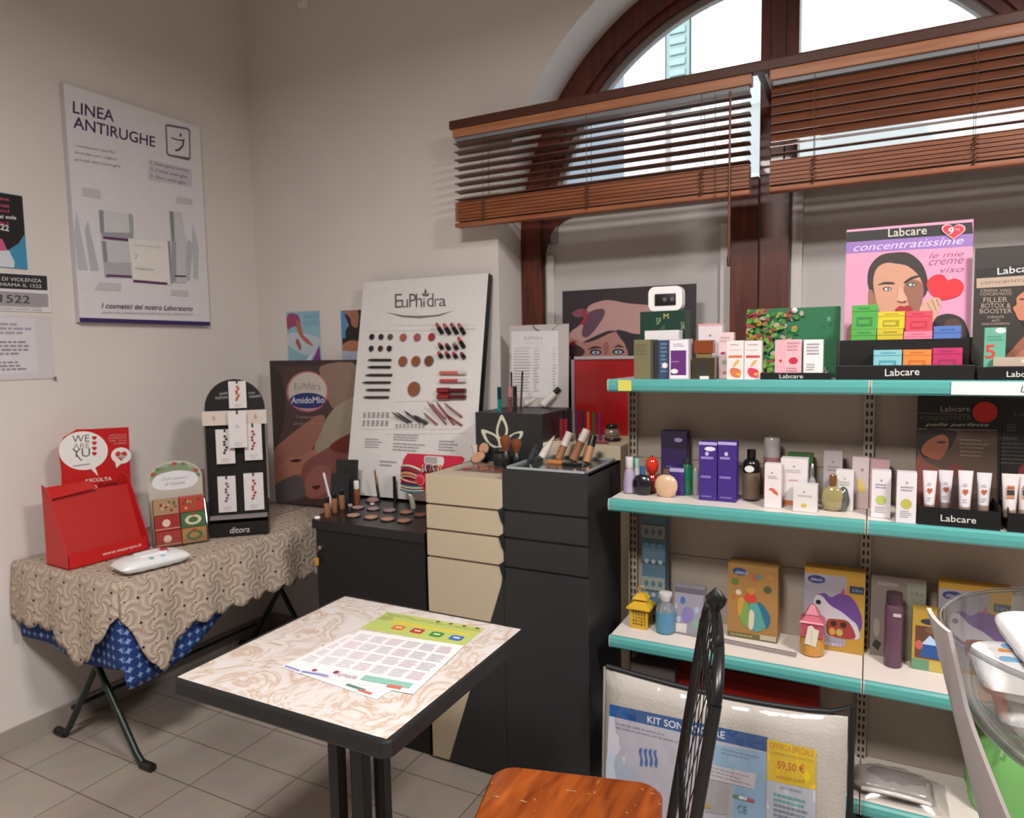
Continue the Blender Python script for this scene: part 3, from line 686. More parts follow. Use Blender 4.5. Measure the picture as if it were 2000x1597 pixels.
for (p0, p1, hh, d, col, lab, tilt) in (
    ((272, 118), (438, 118), 255, .014, '#c8623e', 'white jewellery card with orange charms, highest on the black display', 0),
    ((280, 395), (450, 385), 340, .05, '#b7a9ac', 'blank-looking white jewellery card hanging in front at the middle of the black display', 0),
    ((155, 570), (330, 560), 325, .024, '#2c2728', 'white jewellery card with a dark pendant, upper left on the black display', .02),
    ((420, 520), (586, 515), 340, .024, '#a83a45', 'white jewellery card with a red pendant, upper right on the black display', 0),
    ((170, 1015), (340, 1020), 340, .012, '#8b4a80', 'white jewellery card with purple beads, lower left on the black display', 0),
    ((415, 985), (600, 988), 350, .012, '#b1232a', 'white jewellery card with red beads, lower right on the black display', 0)):
    A_ = back.art; A_.k = 0
    s0, t0 = A_.px(p0); s1, t1 = A_.px(p1); _, tb = A_.px((p0[0], p0[1]+hh))
    o = fr(s0, tb, d); w = (s1-s0)*JW; h = (t0-tb)*JH
    t_ = Thing('jewellery_card', lab, 'jewellery card', o+ju*w/2, 'jewellery cards on the black display')
    m = MB(); m.prism([o, o+ju*w, o+ju*w+jup*h, o+jup*h], jk*.0015, HC)
    ar = Art(m, o, ju, jup, w, h); ar.text('ditora', .3, .10, .72, .16, '#9a8f90', shear=.2); ar.words(.3, .04, .7, .08, 1, '#a9a0a0')
    t_.part('card', m)
    m = MB(); cc = o+ju*w*.5+jup*h*.93
    m.tube([cc-jk*.001, cc-jk*.006+jup*.006, cc+jup*.014-jk*.002], .0035, mt('#2a2324', .4), 8)
    t_.part('hook', m)
    m = MB(); random.seed(hh)
    for k in range(7):
        q = o+ju*w*(.5+.07*math.sin(k*1.9))+jup*h*(.80-.08*k)-jk*.003
        m.lathe([(0, -.005), (.0045, -.003), (.006, 0), (.0045, .003), (0, .005)], q, mt(col, .3), 8)
    if hh == 340 and d == .05: m = MB().lathe([(0, -.002), (.008, 0), (0, .002)], o+ju*w*.5+jup*h*.6-jk*.002, mt('#c7bfc2', .4), 10, -jk)
    t_.part('pendant', m)

# christmas tin box display in clear plastic
cy = math.radians(62)
cb = Vector((-2.512, 1.760, ZT)); cu = Vector((math.cos(cy), math.sin(cy), 0)); ck = Vector((-math.sin(cy), math.cos(cy), 0)); CW = .195; Z = Vector((0, 0, 1))
cf = lambda s_, d, h: cb+cu*(s_*CW)+ck*d+Z*h
th = Thing('clear_display', 'clear plastic display with a cloud-shaped sign holding small christmas boxes', 'display', cf(.5, .06, 0))
m = MB(); 
m.prism([cf(-.03, -.004, 0), cf(1.03, -.004, 0), cf(1.03, .085, 0), cf(-.03, .085, 0)], Z*.003, CLEAR)
m.prism([cf(-.03, -.004, .003), cf(1.03, -.004, .003), cf(1.03, -.004, .03), cf(-.03, -.004, .03)], ck*.002, CLEAR)
for s_ in (-.03, 1.02): m.prism([cf(s_, 0, .003), cf(s_, .085, .003), cf(s_, .085, .22), cf(s_, .07, .19)], cu*.002, CLEAR)
th.part('clear_tray', m)
sh = [(0, 0), (1, 0), (1, .78)]+[(.5+.5*math.cos(t), .78+.22*math.sin(t)) for t in (math.pi*i/12 for i in range(1, 12))]+[(0, .78)]
b = Board(cf(-.03, .082, .003), cy, .02, CW*1.06, .335, .002, mt('#b9b3a6', .5), None, None, sh); a = b.art
a.poly([(.5+.46*math.cos(t), .78+.19*math.sin(t)) for t in (math.pi*i/12 for i in range(0, 13))], '#7d8f70')
for k in range(9):
    t = math.pi*k/8; a.ell(.5+.42*math.cos(t), .79+.17*math.sin(t), .05, .022, ('#5c7d4f', '#a5493f', '#93a488')[k % 3])
a.poly([(.08, .73), (.2, .66), (.5, .64), (.8, .66), (.92, .74), (.85, .83), (.62, .87), (.4, .87), (.16, .83)], '#d9dade', smooth=4)
a.text('Dolci pensieri', .26, .755, .74, .80, '#8e8a94', shear=.2); a.text('di Natale', .3, .70, .68, .74, '#8e8a94', shear=.2)
th.part('sign', b.mb)
specs = [(0, 2, '#a98565', '#c2a68a', 'tan patterned small christmas box, upper left in the clear display'), (1, 2, '#b3402f', '#cfa06a', 'small red floral christmas box, upper right in the clear display'),
         (0, 1, '#9c2f2c', '#d8c6b4', 'red small christmas box with a pale dot, middle left in the clear display'), (1, 1, '#3f6b45', '#d8c9ae', 'green small christmas box with a cream wreath, middle right in the clear display'),
         (0, 0, '#9f3733', '#d0b9a6', 'red small christmas box, bottom left in the clear display'), (1, 0, '#a77a4c', '#3f6b45', 'tan and green small christmas box, bottom right in the clear display')]
for cx_, rw, c_a, c_b, lab in specs:
    x0 = .02+cx_*.49; h0 = .006+rw*.062; d0 = .003+rw*.012
    m = MB(); m.prism([cf(x0, d0, h0), cf(x0+.47, d0, h0), cf(x0+.47, d0+.036, h0), cf(x0, d0+.036, h0)], Z*.060, mt(c_a, .45))
    ar = Art(m, cf(x0, d0, h0), cu, Z, .47*CW, .060)
    if rw == 2:
        for k in range(10): ar.ell(random.uniform(.1, .9), random.uniform(.15, .85), .06, .1, ('#7d2f2a', c_b, '#54703c')[k % 3], n=8)
    elif cx_ == 0: ar.ell(.45, .5, .16, .26, c_b); ar.rect(.0, .08, 1, .14, '#caa07c')
    else: ar.ell(.5, .5, .34, .34, c_b); ar.ell(.5, .5, .2, .2, c_a); ar.ell(.5, .86, .1, .08, '#a83a30')
    single('christmas_box', lab, 'box', m, cf(x0+.23, d0+.02, h0), 'small christmas boxes in the clear display')

# pack of wipes lying on the cloth
th = Thing('wipes_pack', 'white soft pack of wet wipes lying on the lace cloth', 'pack', (-2.28, 1.60, ZT))
A_ = Vector((-2.345, 1.485, ZT)); B_ = Vector((-2.295, 1.725, ZT)); d = (B_-A_).normalized(); w_ = Vector((d.y, -d.x, 0)); Lp = (B_-A_).length
def pillow(mb, c, d, w, L, Wd, H, mat, nu=20, nv=10, seal=.015):
    P = []
    for i in range(nu+1):
        s_ = i/nu*2-1; row = []
        e = (1-abs(s_)**5)**.5 if abs(s_) < 1 else 0
        for j in range(nv*2):
            t = 2*math.pi*j/(nv*2); X = math.cos(t); Y = math.sin(t)
            X = math.copysign(abs(X)**.6, X); Y = math.copysign(abs(Y)**.8, Y)
            row.append(c+d*(s_*L/2)+w*(X*Wd/2*(.82+.18*e))+Z*(H/2+Y*H/2*e*(1+.05*math.sin(i*1.7+j))))
        row.append(row[0]); P.append(row)
    mb.grid(P, mat)
    return mb
m = pillow(MB(), (A_+B_)/2+Z*.001, d, w_, Lp, .13, .05, mt('#dfe0e2', .35, var=.04, scale=30, bump=.3))
o = th.part('wrapper', m)
m = MB(); c0 = (A_+B_)/2+Z*.053
m.M = Matrix.Translation(c0) @ Matrix.Rotation(math.atan2(d.y, d.x), 4, 'Z'); m.box((-.05, -.03, -.004), (.045, .03, .004), mt('#e9e8ea', .4), .003); m.box((.03, -.02, .003), (.055, .012, .0055), mt('#b52a44', .4), .001)
th.part('flap_lid', m)
m = MB(); m.M = Matrix.Translation(c0) @ Matrix.Rotation(math.atan2(d.y, d.x), 4, 'Z')
for x, y, c in ((.085, -.03, '#5fa0cc'), (.09, -.012, '#d8b14a'), (-.02, -.046, '#87b59a'), (.02, -.046, '#a9c8de'), (-.07, -.03, '#9ec39e')): m.lathe([(.010, -.030), (.009, -.004 if abs(x) < .05 else -.006), (0, -.003 if abs(x) < .05 else -.005)], (x, y, 0), mt(c, .4), 8)
th.part('printed_motif', m)

# beige carton at the wall behind
m = MB().box((-2.89, 2.16, ZT), (-2.74, 2.33, ZT+.215), mt('#8f7e70', .7), .002)
single('cardboard_box', 'plain beige carton against the left wall behind the black arched display', 'box', m, (-2.81, 2.24, ZT))

# mother and baby poster board
b = Board((-2.725, 2.60, ZT), 0, .0, .562, .735, .008, mt('#3a2b2c', .5), mt('#2c2426', .5), c3); a = b.art
am = lambda pts, c, s_=4: a.poly(pts, c, px=True, smooth=s_)
a.poly([(40, 745), (700, 745), (700, 1700), (40, 1700)], '#4c3836', px=True)
am([(440, 745), (705, 740), (720, 1000), (560, 1040), (500, 1000), (470, 880)], '#8d7468')
am([(480, 1100), (560, 1010), (700, 960), (720, 1180), (560, 1260), (420, 1350), (400, 1280)], '#9c8f7d')
am([(80, 1360), (200, 1240), (300, 1160), (420, 1080), (470, 1100), (430, 1220), (380, 1310), (300, 1500), (200, 1560), (90, 1540)], '#9a6658')
am([(40, 800), (160, 780), (200, 1000), (180, 1180), (120, 1330), (60, 1420), (30, 1300)], '#332826', 4)
am([(210, 1370), (300, 1360), (400, 1310), (415, 1380), (370, 1440), (330, 1430), (290, 1520), (180, 1560), (120, 1500)], '#a8705f')
am([(320, 1420), (420, 1340), (560, 1270), (700, 1280), (720, 1600), (600, 1640), (360, 1640), (310, 1560)], '#83504c')
am([(500, 1290), (600, 1220), (700, 1200), (700, 1330), (560, 1330)], '#6f2f26')
am([(350, 1480), (420, 1420), (500, 1440), (520, 1560), (400, 1640), (330, 1600)], '#965f59')
am([(80, 1580), (280, 1480), (330, 1560), (310, 1640), (60, 1680)], '#5a5055')
am([(230, 1390), (270, 1375), (312, 1382), (275, 1398)], '#3c211d', 3); am([(380, 1565), (420, 1552), (440, 1560), (410, 1585)], '#4a2220', 3)
a.ell(352, 918, 144, 138, '#b86f7f', px=True, n=40); a.ell(352, 915, 130, 126, '#c6bdb4', px=True, n=40); a.ell(352, 980, 122, 54, '#25306f', px=True, n=36)
a.textpx('EuPhidra', (262, 905), (440, 905), 42, '#8c8a8e'); a.poly([(365, 852), (372, 870), (365, 884), (358, 870)], '#8c8a8e', px=True); a.textpx('AmidoMio', (240, 1000), (466, 996), 44, '#c9c9dc', .02)
a.textpx('Trattamento', (272, 1100), (430, 1100), 20, '#a08a82'); a.textpx('all\u2019amido di riso', (255, 1145), (450, 1142), 20, '#a08a82')
single('poster_board', 'dark poster board of a mother kissing a baby, standing behind the lace cloth table', 'poster', b.mb, b.b+b.u*.3)

# ================================================================== BLACK TESTER STAND
SX0, SX1, SY0, SY1 = -1.955, -1.420, 2.045, 2.58; SZ = .845
th = Thing('tester_stand', 'low black cabinet with make-up testers on top, left of the cream drawers', 'cabinet', ((SX0+SX1)/2, (SY0+SY1)/2, 0))
BK = mt('#0b0b0c', .55)
body = th.part('body', MB().prism([(SX0+.01, SY0+.01, 0), (SX1-.005, SY0+.01, 0), (SX1-.005, SY1, 0), (SX0-.20, SY1, 0)], (0, 0, SZ-.035), BK))
th.part('top_tray', MB().prism([(SX0, SY0, SZ-.035), (SX1, SY0, SZ-.035), (SX1, SY1, SZ-.035), (SX0-.21, SY1, SZ-.035)], (0, 0, .035), mt('#141416', .3)))
lk = th.part('lock', MB().cyl((SX0+.035, SY0+.012, SZ-.11), .009, .012, CHROME, 14, (0, -1, 0)))
m = MB(); m.tube([(SX0+.035, SY0-.004, SZ-.115), (SX0+.022, SY0-.006, SZ-.13), (SX0+.024, SY0-.006, SZ-.15)], .0015, CHROME, 6, False); m.box((SX0+.012, SY0-.008, SZ-.18), (SX0+.032, SY0-.004, SZ-.15), mt('#c08a35', .4), .002)
th.part('key', m, lk)
cs = crop(580, 880, 4.762)
def onz(x, y, z, c=cs): p = at(*c(x, y), z=z); return p
def disc(x, y, r, c, lab, name='powder_pan', cat='powder compact', group=None, z=SZ, h=.008, dome=.003, rim='#2a2627'):
    p = onz(x, y, z); m = MB(); m.cyl(p, r, h*.6, mt(rim, .3), 24, bev=.001)
    t_ = Thing(name, lab, cat, p, group); t_.part('pan', m)
    t_.part('powder', MB().lathe([(r*.86, h*.6), (r*.84, h), (r*.6, h+dome*.6), (0, h+dome)], p, mt(c, .8, var=.08, scale=150), 24))
    return p
rowA = [(500+25, 610), (690, 628), (845, 645), (1000, 660)]; rowB = [(565, 540), (712, 552), (860, 568), (1020, 585)]
colA = ['#a98270', '#ad836c', '#ab8068', '#a97b64']; colB = ['#a08482', '#9b7f7e', '#937a7a', '#aa7c5e']
for k, (x, y) in enumerate(rowA): disc(x, y, .030, colA[k], 'beige pressed powder in the front row on the black stand, %s' % ('leftmost', 'second from left', 'third from left', 'rightmost')[k], group='pressed powders on the black stand')
for k, (x, y) in enumerate(rowB): disc(x, y-4, .029, colB[k], ('mauve' if k < 3 else 'tan')+' pressed powder in the back row on the black stand, %s' % ('leftmost', 'second from left', 'third from left', 'rightmost')[k], group='pressed powders on the black stand')
disc(1150, 605, .028, '#8a4a38', 'terracotta pressed powder beside the cream drawer cabinet', group='pressed powders on the black stand')
disc(705, 470, .034, '#8f7268', 'large domed brown powder at the back of the black stand', dome=.012)
def bottle(label, name, cat, c, r, h, body, cap, caph=.28, capr=.55, group=None, sy=1, sh=.12, capname='cap', n=20, tilt=None, neck=None, capm=None, bodym=None):
    """lathe bottle standing at c: body with a shoulder and its own cap"""
    t_ = Thing(name, label, cat, c, group); hb = h*(1-caph); cr = r*capr
    bm_ = bodym or mt(body, .25, coat=.3); cm_ = capm or mt(cap, .3)
    M_ = None
    if tilt: M_ = Matrix.Translation(Vector(c)) @ tilt @ Matrix.Translation(-Vector(c))
    mb = MB(); mb.M = M_
    mb.lathe([(r*.9, 0), (r, h*.02), (r, hb-r*sh*2-.002), (r*.93, hb-r*sh), (cr*.9, hb-.001), (cr*.85, hb+.001)], c, bm_, n, sy=sy)
    o = t_.part('body', mb)
    mb = MB(); mb.M = M_
    mb.lathe([(cr*.95, hb+.001), (cr, hb+.003), (cr, h-.003), (cr*.85, h), (0, h)], c, cm_, n, sy=sy)
    t_.part(capname, mb)
    return t_
# foundation bottles at the left corner
for x, y, lab in ((285, 620, 'tan foundation bottle with black cap, front left corner of the black stand'), (350, 575, 'tan foundation bottle with black cap, middle of three at the stand corner'), (420, 540, 'tan foundation bottle with black cap, rearmost of three at the stand corner')):
    bottle(lab, 'foundation_bottle', 'bottle', onz(x, y, SZ), .013, .085, '#8d6244', '#0e0e0f', .3, .75, 'foundation bottles at the corner of the black stand')
th2 = Thing('applicator_stick', 'clear white applicator stick leaning out between the foundation bottles', 'applicator', onz(330, 545, SZ))
p = onz(330, 545, SZ); th2.part('stick', MB().tube([p+Z*.004, p+Vector((-.055, .02, .135))], .006, mt('#b9b3b4', .2), 10)); th2.part('tip', MB().tube([p+Vector((-.055, .02, .135)), p+Vector((-.060, .022, .148))], [.006, .004], mt('#d8d4d2', .4), 10))
p = onz(190, 632, SZ); single('cream_pot', 'small white round pot on the front left corner of the black stand', 'pot', MB().cyl(p, .012, .010, WHITE, 16, bev=.002), p)
p = onz(560, 500, SZ); bottle('brown glass bottle with white cap in front of the black card stack', 'foundation_bottle', 'bottle', p, .013, .105, '#7f4a30', '#d9d6d4', .35, .9)
# stepped stack of black cards
st = Thing('card_rack', 'stepped black rack of cards at the back left of the black stand', 'rack', onz(500, 440, SZ))
for k, (x, y, w, h) in enumerate(((405, 500, .085, .135), (465, 470, .10, .185), (520, 490, .06, .105))):
    p = onz(x, y, SZ); m = MB(); m.M = Matrix.Translation(p) @ Matrix.Rotation(.25, 4, 'Z') @ Matrix.Rotation(-.1, 4, 'X'); m.box((-w/2, -.008, .001), (w/2, .008, h), BLACKM, .002); st.part('black_card', m)
# brush and mascara standing up
p = onz(765, 445, SZ); p.y = min(p.y, 2.425); p.x = at(*cs(765, 445), y=p.y).x
t_ = Thing('makeup_brush', 'thin make-up brush with golden ferrule standing against the white tester board', 'brush', p)
t_.part('handle', MB().tube([p, p+Vector((-.012, .0, .075))], [.0065, .0045], BLACK, 10)); t_.part('ferrule', MB().tube([p+Vector((-.012, 0, .075)), p+Vector((-.018, 0, .125))], [.0045, .004], mt('#a8803e', .3, .7), 10)); t_.part('bristles', MB().tube([p+Vector((-.018, 0, .125)), p+Vector((-.020, 0, .142))], [.004, .001], mt('#3c2a20', .9), 10))
p = onz(915, 450, SZ); p.y = min(p.y, 2.425); p.x = at(*cs(915, 450), y=p.y).x
t_ = Thing('mascara_tube', 'black mascara tube leaning against the white tester board', 'mascara', p)
t_.part('body', MB().tube([p, p+Vector((-.006, .006, .06))], .009, BLACK, 12)); t_.part('cap', MB().tube([p+Vector((-.006, .006, .06)), p+Vector((-.010, .010, .115))], .0075, mt('#1c1a1c', .15), 12))
p = onz(950, 440, SZ); single('glass_pebble', 'small shiny silver ball lying on the black stand', 'ball', MB().lathe([(0, 0), (.009, .003), (.011, .009), (.008, .016), (0, .018)], p, CHROME, 14), p)
p = onz(1085, 540, SZ); t_ = Thing('cream_tube', 'short grey-green tube standing tilted beside the cream drawer cabinet', 'tube', p); t_.part('body', MB().tube([p, p+Vector((-.012, 0, .055))], [.012, .010], mt('#8f8f86', .35), 14)); t_.part('cap', MB().tube([p+Vector((-.012, 0, .055)), p+Vector((-.016, 0, .075))], .0102, mt('#d0d0c8', .3), 14))
p = onz(700, 505, SZ); single('cream_pot', 'small pale round pot among the pressed powders', 'pot', MB().cyl(p, .010, .010, mt('#b8b0b0', .3), 16, bev=.002), p)
p = onz(495, 520, SZ); single('cream_pot', 'small grey round pot behind the leftmost mauve powder', 'pot', MB().cyl(p, .010, .012, mt('#9d9898', .3), 16, bev=.002), p)

# ================================================================== WHITE TESTER BOARD
b = Board((-2.14, 2.46, SZ+.010), .01, .19, .672, .995, .038, mt('#dcdad8', .4), mt('#141414', .4), c3); a = b.art
# lighter front sheet keeps a thin white left edge
EU = Thing('tester_board', 'tall white make-up tester board with a plant logo, leaning on the black stand', 'display board', b.b+b.u*.32)
G5 = '#5c5a5c'
a.textpx('E', (942, 352), (990, 350), 95, G5); a.textpx('u', (988, 350), (1032, 349), 55, G5); a.textpx('P', (1040, 348), (1085, 347), 92, G5); a.textpx('h', (1084, 347), (1128, 346), 92, G5); a.textpx('i', (1134, 345), (1146, 345), 58, G5)
a.textpx('d', (1160, 345), (1205, 343), 90, G5); a.textpx('r', (1212, 343), (1240, 342), 55, G5); a.textpx('a', (1242, 342), (1290, 340), 55, G5)
for pts in ([(1150, 218), (1160, 245), (1150, 270), (1141, 245)], [(1125, 250), (1150, 262), (1152, 275), (1130, 268)], [(1178, 250), (1154, 262), (1152, 275), (1172, 268)]): a.poly(pts, G5, px=True)
a.poly([(880, 380), (1000, 402), (1110, 406), (1230, 398), (1345, 370), (1240, 408), (1110, 422), (990, 414)], '#77706f', px=True)
for r_ in range(2):
    for k in range(6):
        x = 738+k*31-r_*4; y = 1078+r_*55; a.words(*a.px((x-12, y+20)), *a.px((x+12, y-20)), 3, ('#8a7d84', '#947a80', '#7d7b84')[k % 3], .6, .1)
for k in range(8): a.words(*a.px((948+k*26, 1166)), *a.px((966+k*26, 1138)), 2, '#93878b', .6, .1)
for (x0, y0, x1, y1, n) in ((740, 1235, 860, 1300, 4), (935, 1210, 1160, 1250, 3), (930, 1270, 1150, 1320, 3), (1240, 1250, 1380, 1320, 4), (840, 1385, 960, 1425, 2), (1390, 490, 1500, 500, 1)):
    p0 = a.px((x0, y1)); p1 = a.px((x1, y0)); a.words(p0[0], p0[1], p1[0], p1[1], n, '#a5a0a4', .4, .3)
for y0, x0, x1 in ((470, 930, 1490), (508, 750, 1225), (985, 945, 1215), (1175, 715, 1400), (1205, 880, 1440)): a.line([a.px((x0, y0)), a.px((x1, y0-4))], .001, '#c0bdbd')
EU.part('board', b.mb)
def bp(x, y, d=0): s_, t_ = a.px((x, y)); return b.pt(s_, t_, d+.002)
U, V_, Nn = b.u, b.v, b.n
ordn = ['leftmost', 'second from left', 'third from left', 'fourth from left', 'fifth from left', 'rightmost']
def pan(x, y, r, c, lab, grp):
    p = bp(x, y); t_ = Thing('make_up_pan', lab, 'make-up pan', p, grp)
    t_.part('rim', MB().cyl(p, r, .004, mt('#8a7f7c', .4), 22, Nn)); t_.part('powder', MB().cyl(p+Nn*.004, r*.9, .0015, mt(c, .8), 22, Nn))
for k, (x, y, c) in enumerate(((790, 549, '#201a28'), (852, 549, '#2e2236'), (914, 549, '#5c4858'))): pan(x, y, .0145, c, 'small dark eyeshadow pan in the upper row of the white board, %s' % ('left', 'middle', 'right, glittery')[k], 'eyeshadow pans on the white board')
for k, (x, y, c) in enumerate(((786, 628, '#1b2238'), (848, 628, '#3a2126'), (908, 628, '#241522'))): pan(x, y, .0145, c, 'small dark eyeshadow pan in the lower row of the white board, %s' % ('left', 'middle', 'right')[k], 'eyeshadow pans on the white board')
for k, (x, y, c) in enumerate(((1002, 553, '#a8564a'), (1097, 553, '#a05560'), (1195, 550, '#a3282c'))): pan(x, y, .0185, c, '%s blush pan in the upper row of the white board' % ('coral', 'rose', 'deep red')[k], 'blush pans on the white board')
for k, (x, y, c) in enumerate(((1000, 715, '#8d5038'), (1088, 714, '#8a5034'), (1177, 712, '#6f4426'))): pan(x, y, .0245, c, 'brown bronzer pan in the middle row of the white board, %s' % ('left', 'middle', 'right and darkest')[k], 'bronzer pans on the white board')
pan(1075, 902, .034, '#8a5238', 'single large bronzer pan low on the white board', None)
NP = ['top', 'second from top', 'third from top', 'fourth from top', 'fifth from top', 'bottom']
for k, (x0, x1, y, c) in enumerate(((765, 922, 706, '#17120f'), (762, 918, 754, '#100e0f'), (748, 928, 808, '#2b2022'), (728, 918, 858, '#352b2e'), (750, 912, 908, '#3a3032'), (735, 905, 958, '#3a3234'))):
    p0 = bp(x0, y, .006); p1 = bp(x1, y, .006); t_ = Thing('makeup_pencil', 'dark make-up pencil held flat on the white board, %s of six' % NP[k], 'pencil', p0, 'horizontal pencils on the white board')
    t_.part('barrel', MB().tube([p0+(p1-p0)*.16, p1], .0055, mt(c, .25), 10)); t_.part('tip', MB().tube([p0, p0+(p1-p0)*.16], [.0015, .0055], mt('#221a1a', .4), 10))
lips = []
for k, (x, y, c) in enumerate(((1262, 505, '#8f3038'), (1312, 508, '#a04a48'), (1362, 506, '#7c2a40'), (1412, 508, '#9a3c3c'))): lips.append((x, y, c, 'top row', k))
for k, (x, y, c) in enumerate(((1262, 608, '#a32020'), (1310, 612, '#6c1a20'), (1362, 612, '#8a4a32'), (1410, 600, '#a83a2c'))): lips.append((x, y, c, 'middle row', k))
for k, (x, y, c) in enumerate(((1258, 668, '#b5332a'), (1308, 668, '#b01f2c'), (1358, 670, '#b52048'), (1412, 672, '#6a1428'))): lips.append((x, y, c, 'bottom row', k))
for x, y, c, row, k in lips:
    p = bp(x+6, y+22, .004); ax = (Nn*.45+V_*.75-U*.35).normalized(); L = .052 if row == 'top row' or (row == 'middle row' and k == 3) else .030
    t_ = Thing('lipstick', 'lipstick tester in the %s of the white board, %s' % (row, ordn[k] if k < 3 else 'rightmost'), 'lipstick', p, 'lipsticks on the white board')
    t_.part('case', MB().cyl(p, .0095, L*.62, mt('#1d1a1c', .2, .3), 14, ax)); q = p+ax*L*.62
    t_.part('lipstick_bullet', MB().lathe([(.0078, 0), (.0078, L*.25), (.005, L*.38), (0, L*.42)], q, mt(c, .4), 14, ax))
for k, (y, c, lab) in enumerate(((794, '#c9685c', 'coral lip gloss lying on the white board, upper one'), (848, '#bb4a48', 'rose lip gloss lying on the white board, lower one'))):
    p0 = bp(1258, y, .009); p1 = bp(1432, y, .009); t_ = Thing('lip_gloss', lab, 'lip gloss', p0, 'lip glosses on the white board'); t_.part('tube', MB().tube([p0, p0+(p1-p0)*.72], .008, mt(c, .15, coat=.5), 14)); t_.part('clear_cap', MB().tube([p0+(p1-p0)*.72, p1], .0082, mt('#cfc6c6', .15), 14))
for k, (y, c, lab) in enumerate(((914, '#7d1222', 'dark red nail varnish lying on the white board, upper one'), (956, '#8d1a1e', 'dark red nail varnish lying on the white board, lower one'))):
    p0 = bp(1245, y, .012); p1 = bp(1432, y, .012); t_ = Thing('nail_varnish', lab, 'nail varnish', p0, 'nail varnishes on the white board'); m = MB(); m.tube([p0, p0+(p1-p0)*.42], .0125, mt(c, .15, coat=.6), 14); t_.part('bottle', m); t_.part('cap', MB().tube([p0+(p1-p0)*.42, p1], .009, mt('#5d0f18', .25), 14))
sl = [(945, 1062, 1040, 1130, '#3a3d39'), (975, 1062, 1062, 1128, '#2d332d'), (1028, 1052, 1120, 1128, '#1b1b1b'), (1090, 1082, 1162, 1140, '#151515'), (1105, 1085, 1172, 1132, '#1f211f'),
      (1160, 1066, 1236, 1142, '#8a3c2a'), (1186, 990, 1298, 1140, '#8d3f45'), (1212, 1000, 1290, 1100, '#9a6a72'), (1246, 990, 1350, 1142, '#7d3236'), (1300, 1068, 1404, 1148, '#8b2a2c'), (1296, 998, 1405, 1092, '#855055')]
for k, (x0, y0, x1, y1, c) in enumerate(sl):
    p0 = bp(x0, y0, .028); p1 = bp(x1, y1, .006); t_ = Thing('makeup_pencil', ('dark eye pencil' if k < 5 else 'reddish lip pencil')+' slanting out of the white board, %s from the left' % ('first', 'second', 'third', 'fourth', 'fifth', 'sixth', 'seventh', 'eighth', 'ninth', 'tenth', 'last')[k], 'pencil', p1, 'slanted pencils on the white board')
    t_.part('barrel', MB().tube([p0+(p1-p0)*.2, p1], .0042, mt(c, .3), 8)); t_.part('tip', MB().tube([p0, p0+(p1-p0)*.2], [.001, .0042], mt(c if k < 5 else '#5a1f24', .5), 8))

# hair-tie card in front of the board
hc = crop(640, 780, 6.667)
th = Thing('hair_tie_card', 'bright pink card wound with multicoloured hair ties, in front of the white board', 'hair ties', (-1.60, 2.35, SZ))
hb = Board((-1.66, 2.36, SZ+.002), 0, .05, .27, .25, .003, mt('#c2203f', .45), None, hc, [(.0, 0), (1, 0), (1, .82), (.93, 1.0), (.16, 1.0), (.10, .97), (0, .55)])
A_ = hb.art
q = [A_.px(p) for p in ((960, 1180), (960, 900), (985, 780), (1040, 700), (1740, 740), (1780, 770), (1770, 800), (1500, 1180))]
hb.mb = MB(); A_.mb = hb.mb; hb.mb.prism([hb.pt(*p) for p in q], -hb.n*.003, mt('#c2203f', .45))
w0, w1 = A_.px((1255, 840)), A_.px((1515, 745)); cx_, cy_ = (w0[0]+w1[0])/2, (w0[1]+w1[1])/2
A_.poly(roundrect(w0[0], w0[1], w1[0], w1[1], .045, .045), '#d9d4d4'); A_.poly(roundrect(w0[0]+.01, w0[1]+.015, w1[0]-.12, w1[1]-.015, .03, .03), '#a8a3a2')
th.part('card', hb.mb)
cols = ['#d9c9a4', '#e0d4b4', '#2f7f93', '#25667e', '#c9283f', '#b01f3a', '#1d2a4a', '#24345e', '#d8884f', '#4f9a8a', '#e3d9bd', '#c65a3a', '#20405e']
random.seed(9); m_by = {}
for k in range(30):
    c = cols[k % len(cols)]; s0 = random.uniform(-14, 14)
    y = 860+k*11; pts = []
    for i in range(11):
        f = i/10; X = 965+f*290; Y = y+s0*.6+40*math.sin(f*math.pi)*(-1 if k < 14 else .3)+f*(70 if k < 16 else 30); s_, t_ = A_.px((X, Y)); pts.append(hb.pt(s_, t_, .005+.010*math.sin(f*math.pi)+.002*(k % 3)))
    m_by.setdefault(c, MB()).tube(pts, .0022, mt(c, .7), 6)
m = MB()
for c, q in m_by.items(): m.add(q.v, q.f, mt(c, .7), True)
for k in range(16):
    X = 1250+k*17; p0 = hb.pt(*A_.px((X, 850)), .006); p1 = hb.pt(*A_.px((X+(-25 if k % 2 else 18), 930)), .009); m.tube([p0, (p0+p1)/2+hb.n*.006, p1], .0022, mt(cols[(k*5) % 13], .7), 6)
o = th.part('hair_ties', m); o['kind'] = 'stuff'
m = MB(); p = hb.pt(*A_.px((1240, 1040)), .016); m.lathe([(.0, 0), (.022, .001), (.024, .004), (0, .006)], p, mt('#d95a6e', .4), 20, hb.n); m.lathe([(0, 0), (.017, .001), (0, .002)], p+hb.n*.0062, mt('#c01f3c', .4), 20, hb.n); th.part('round_badge', m)

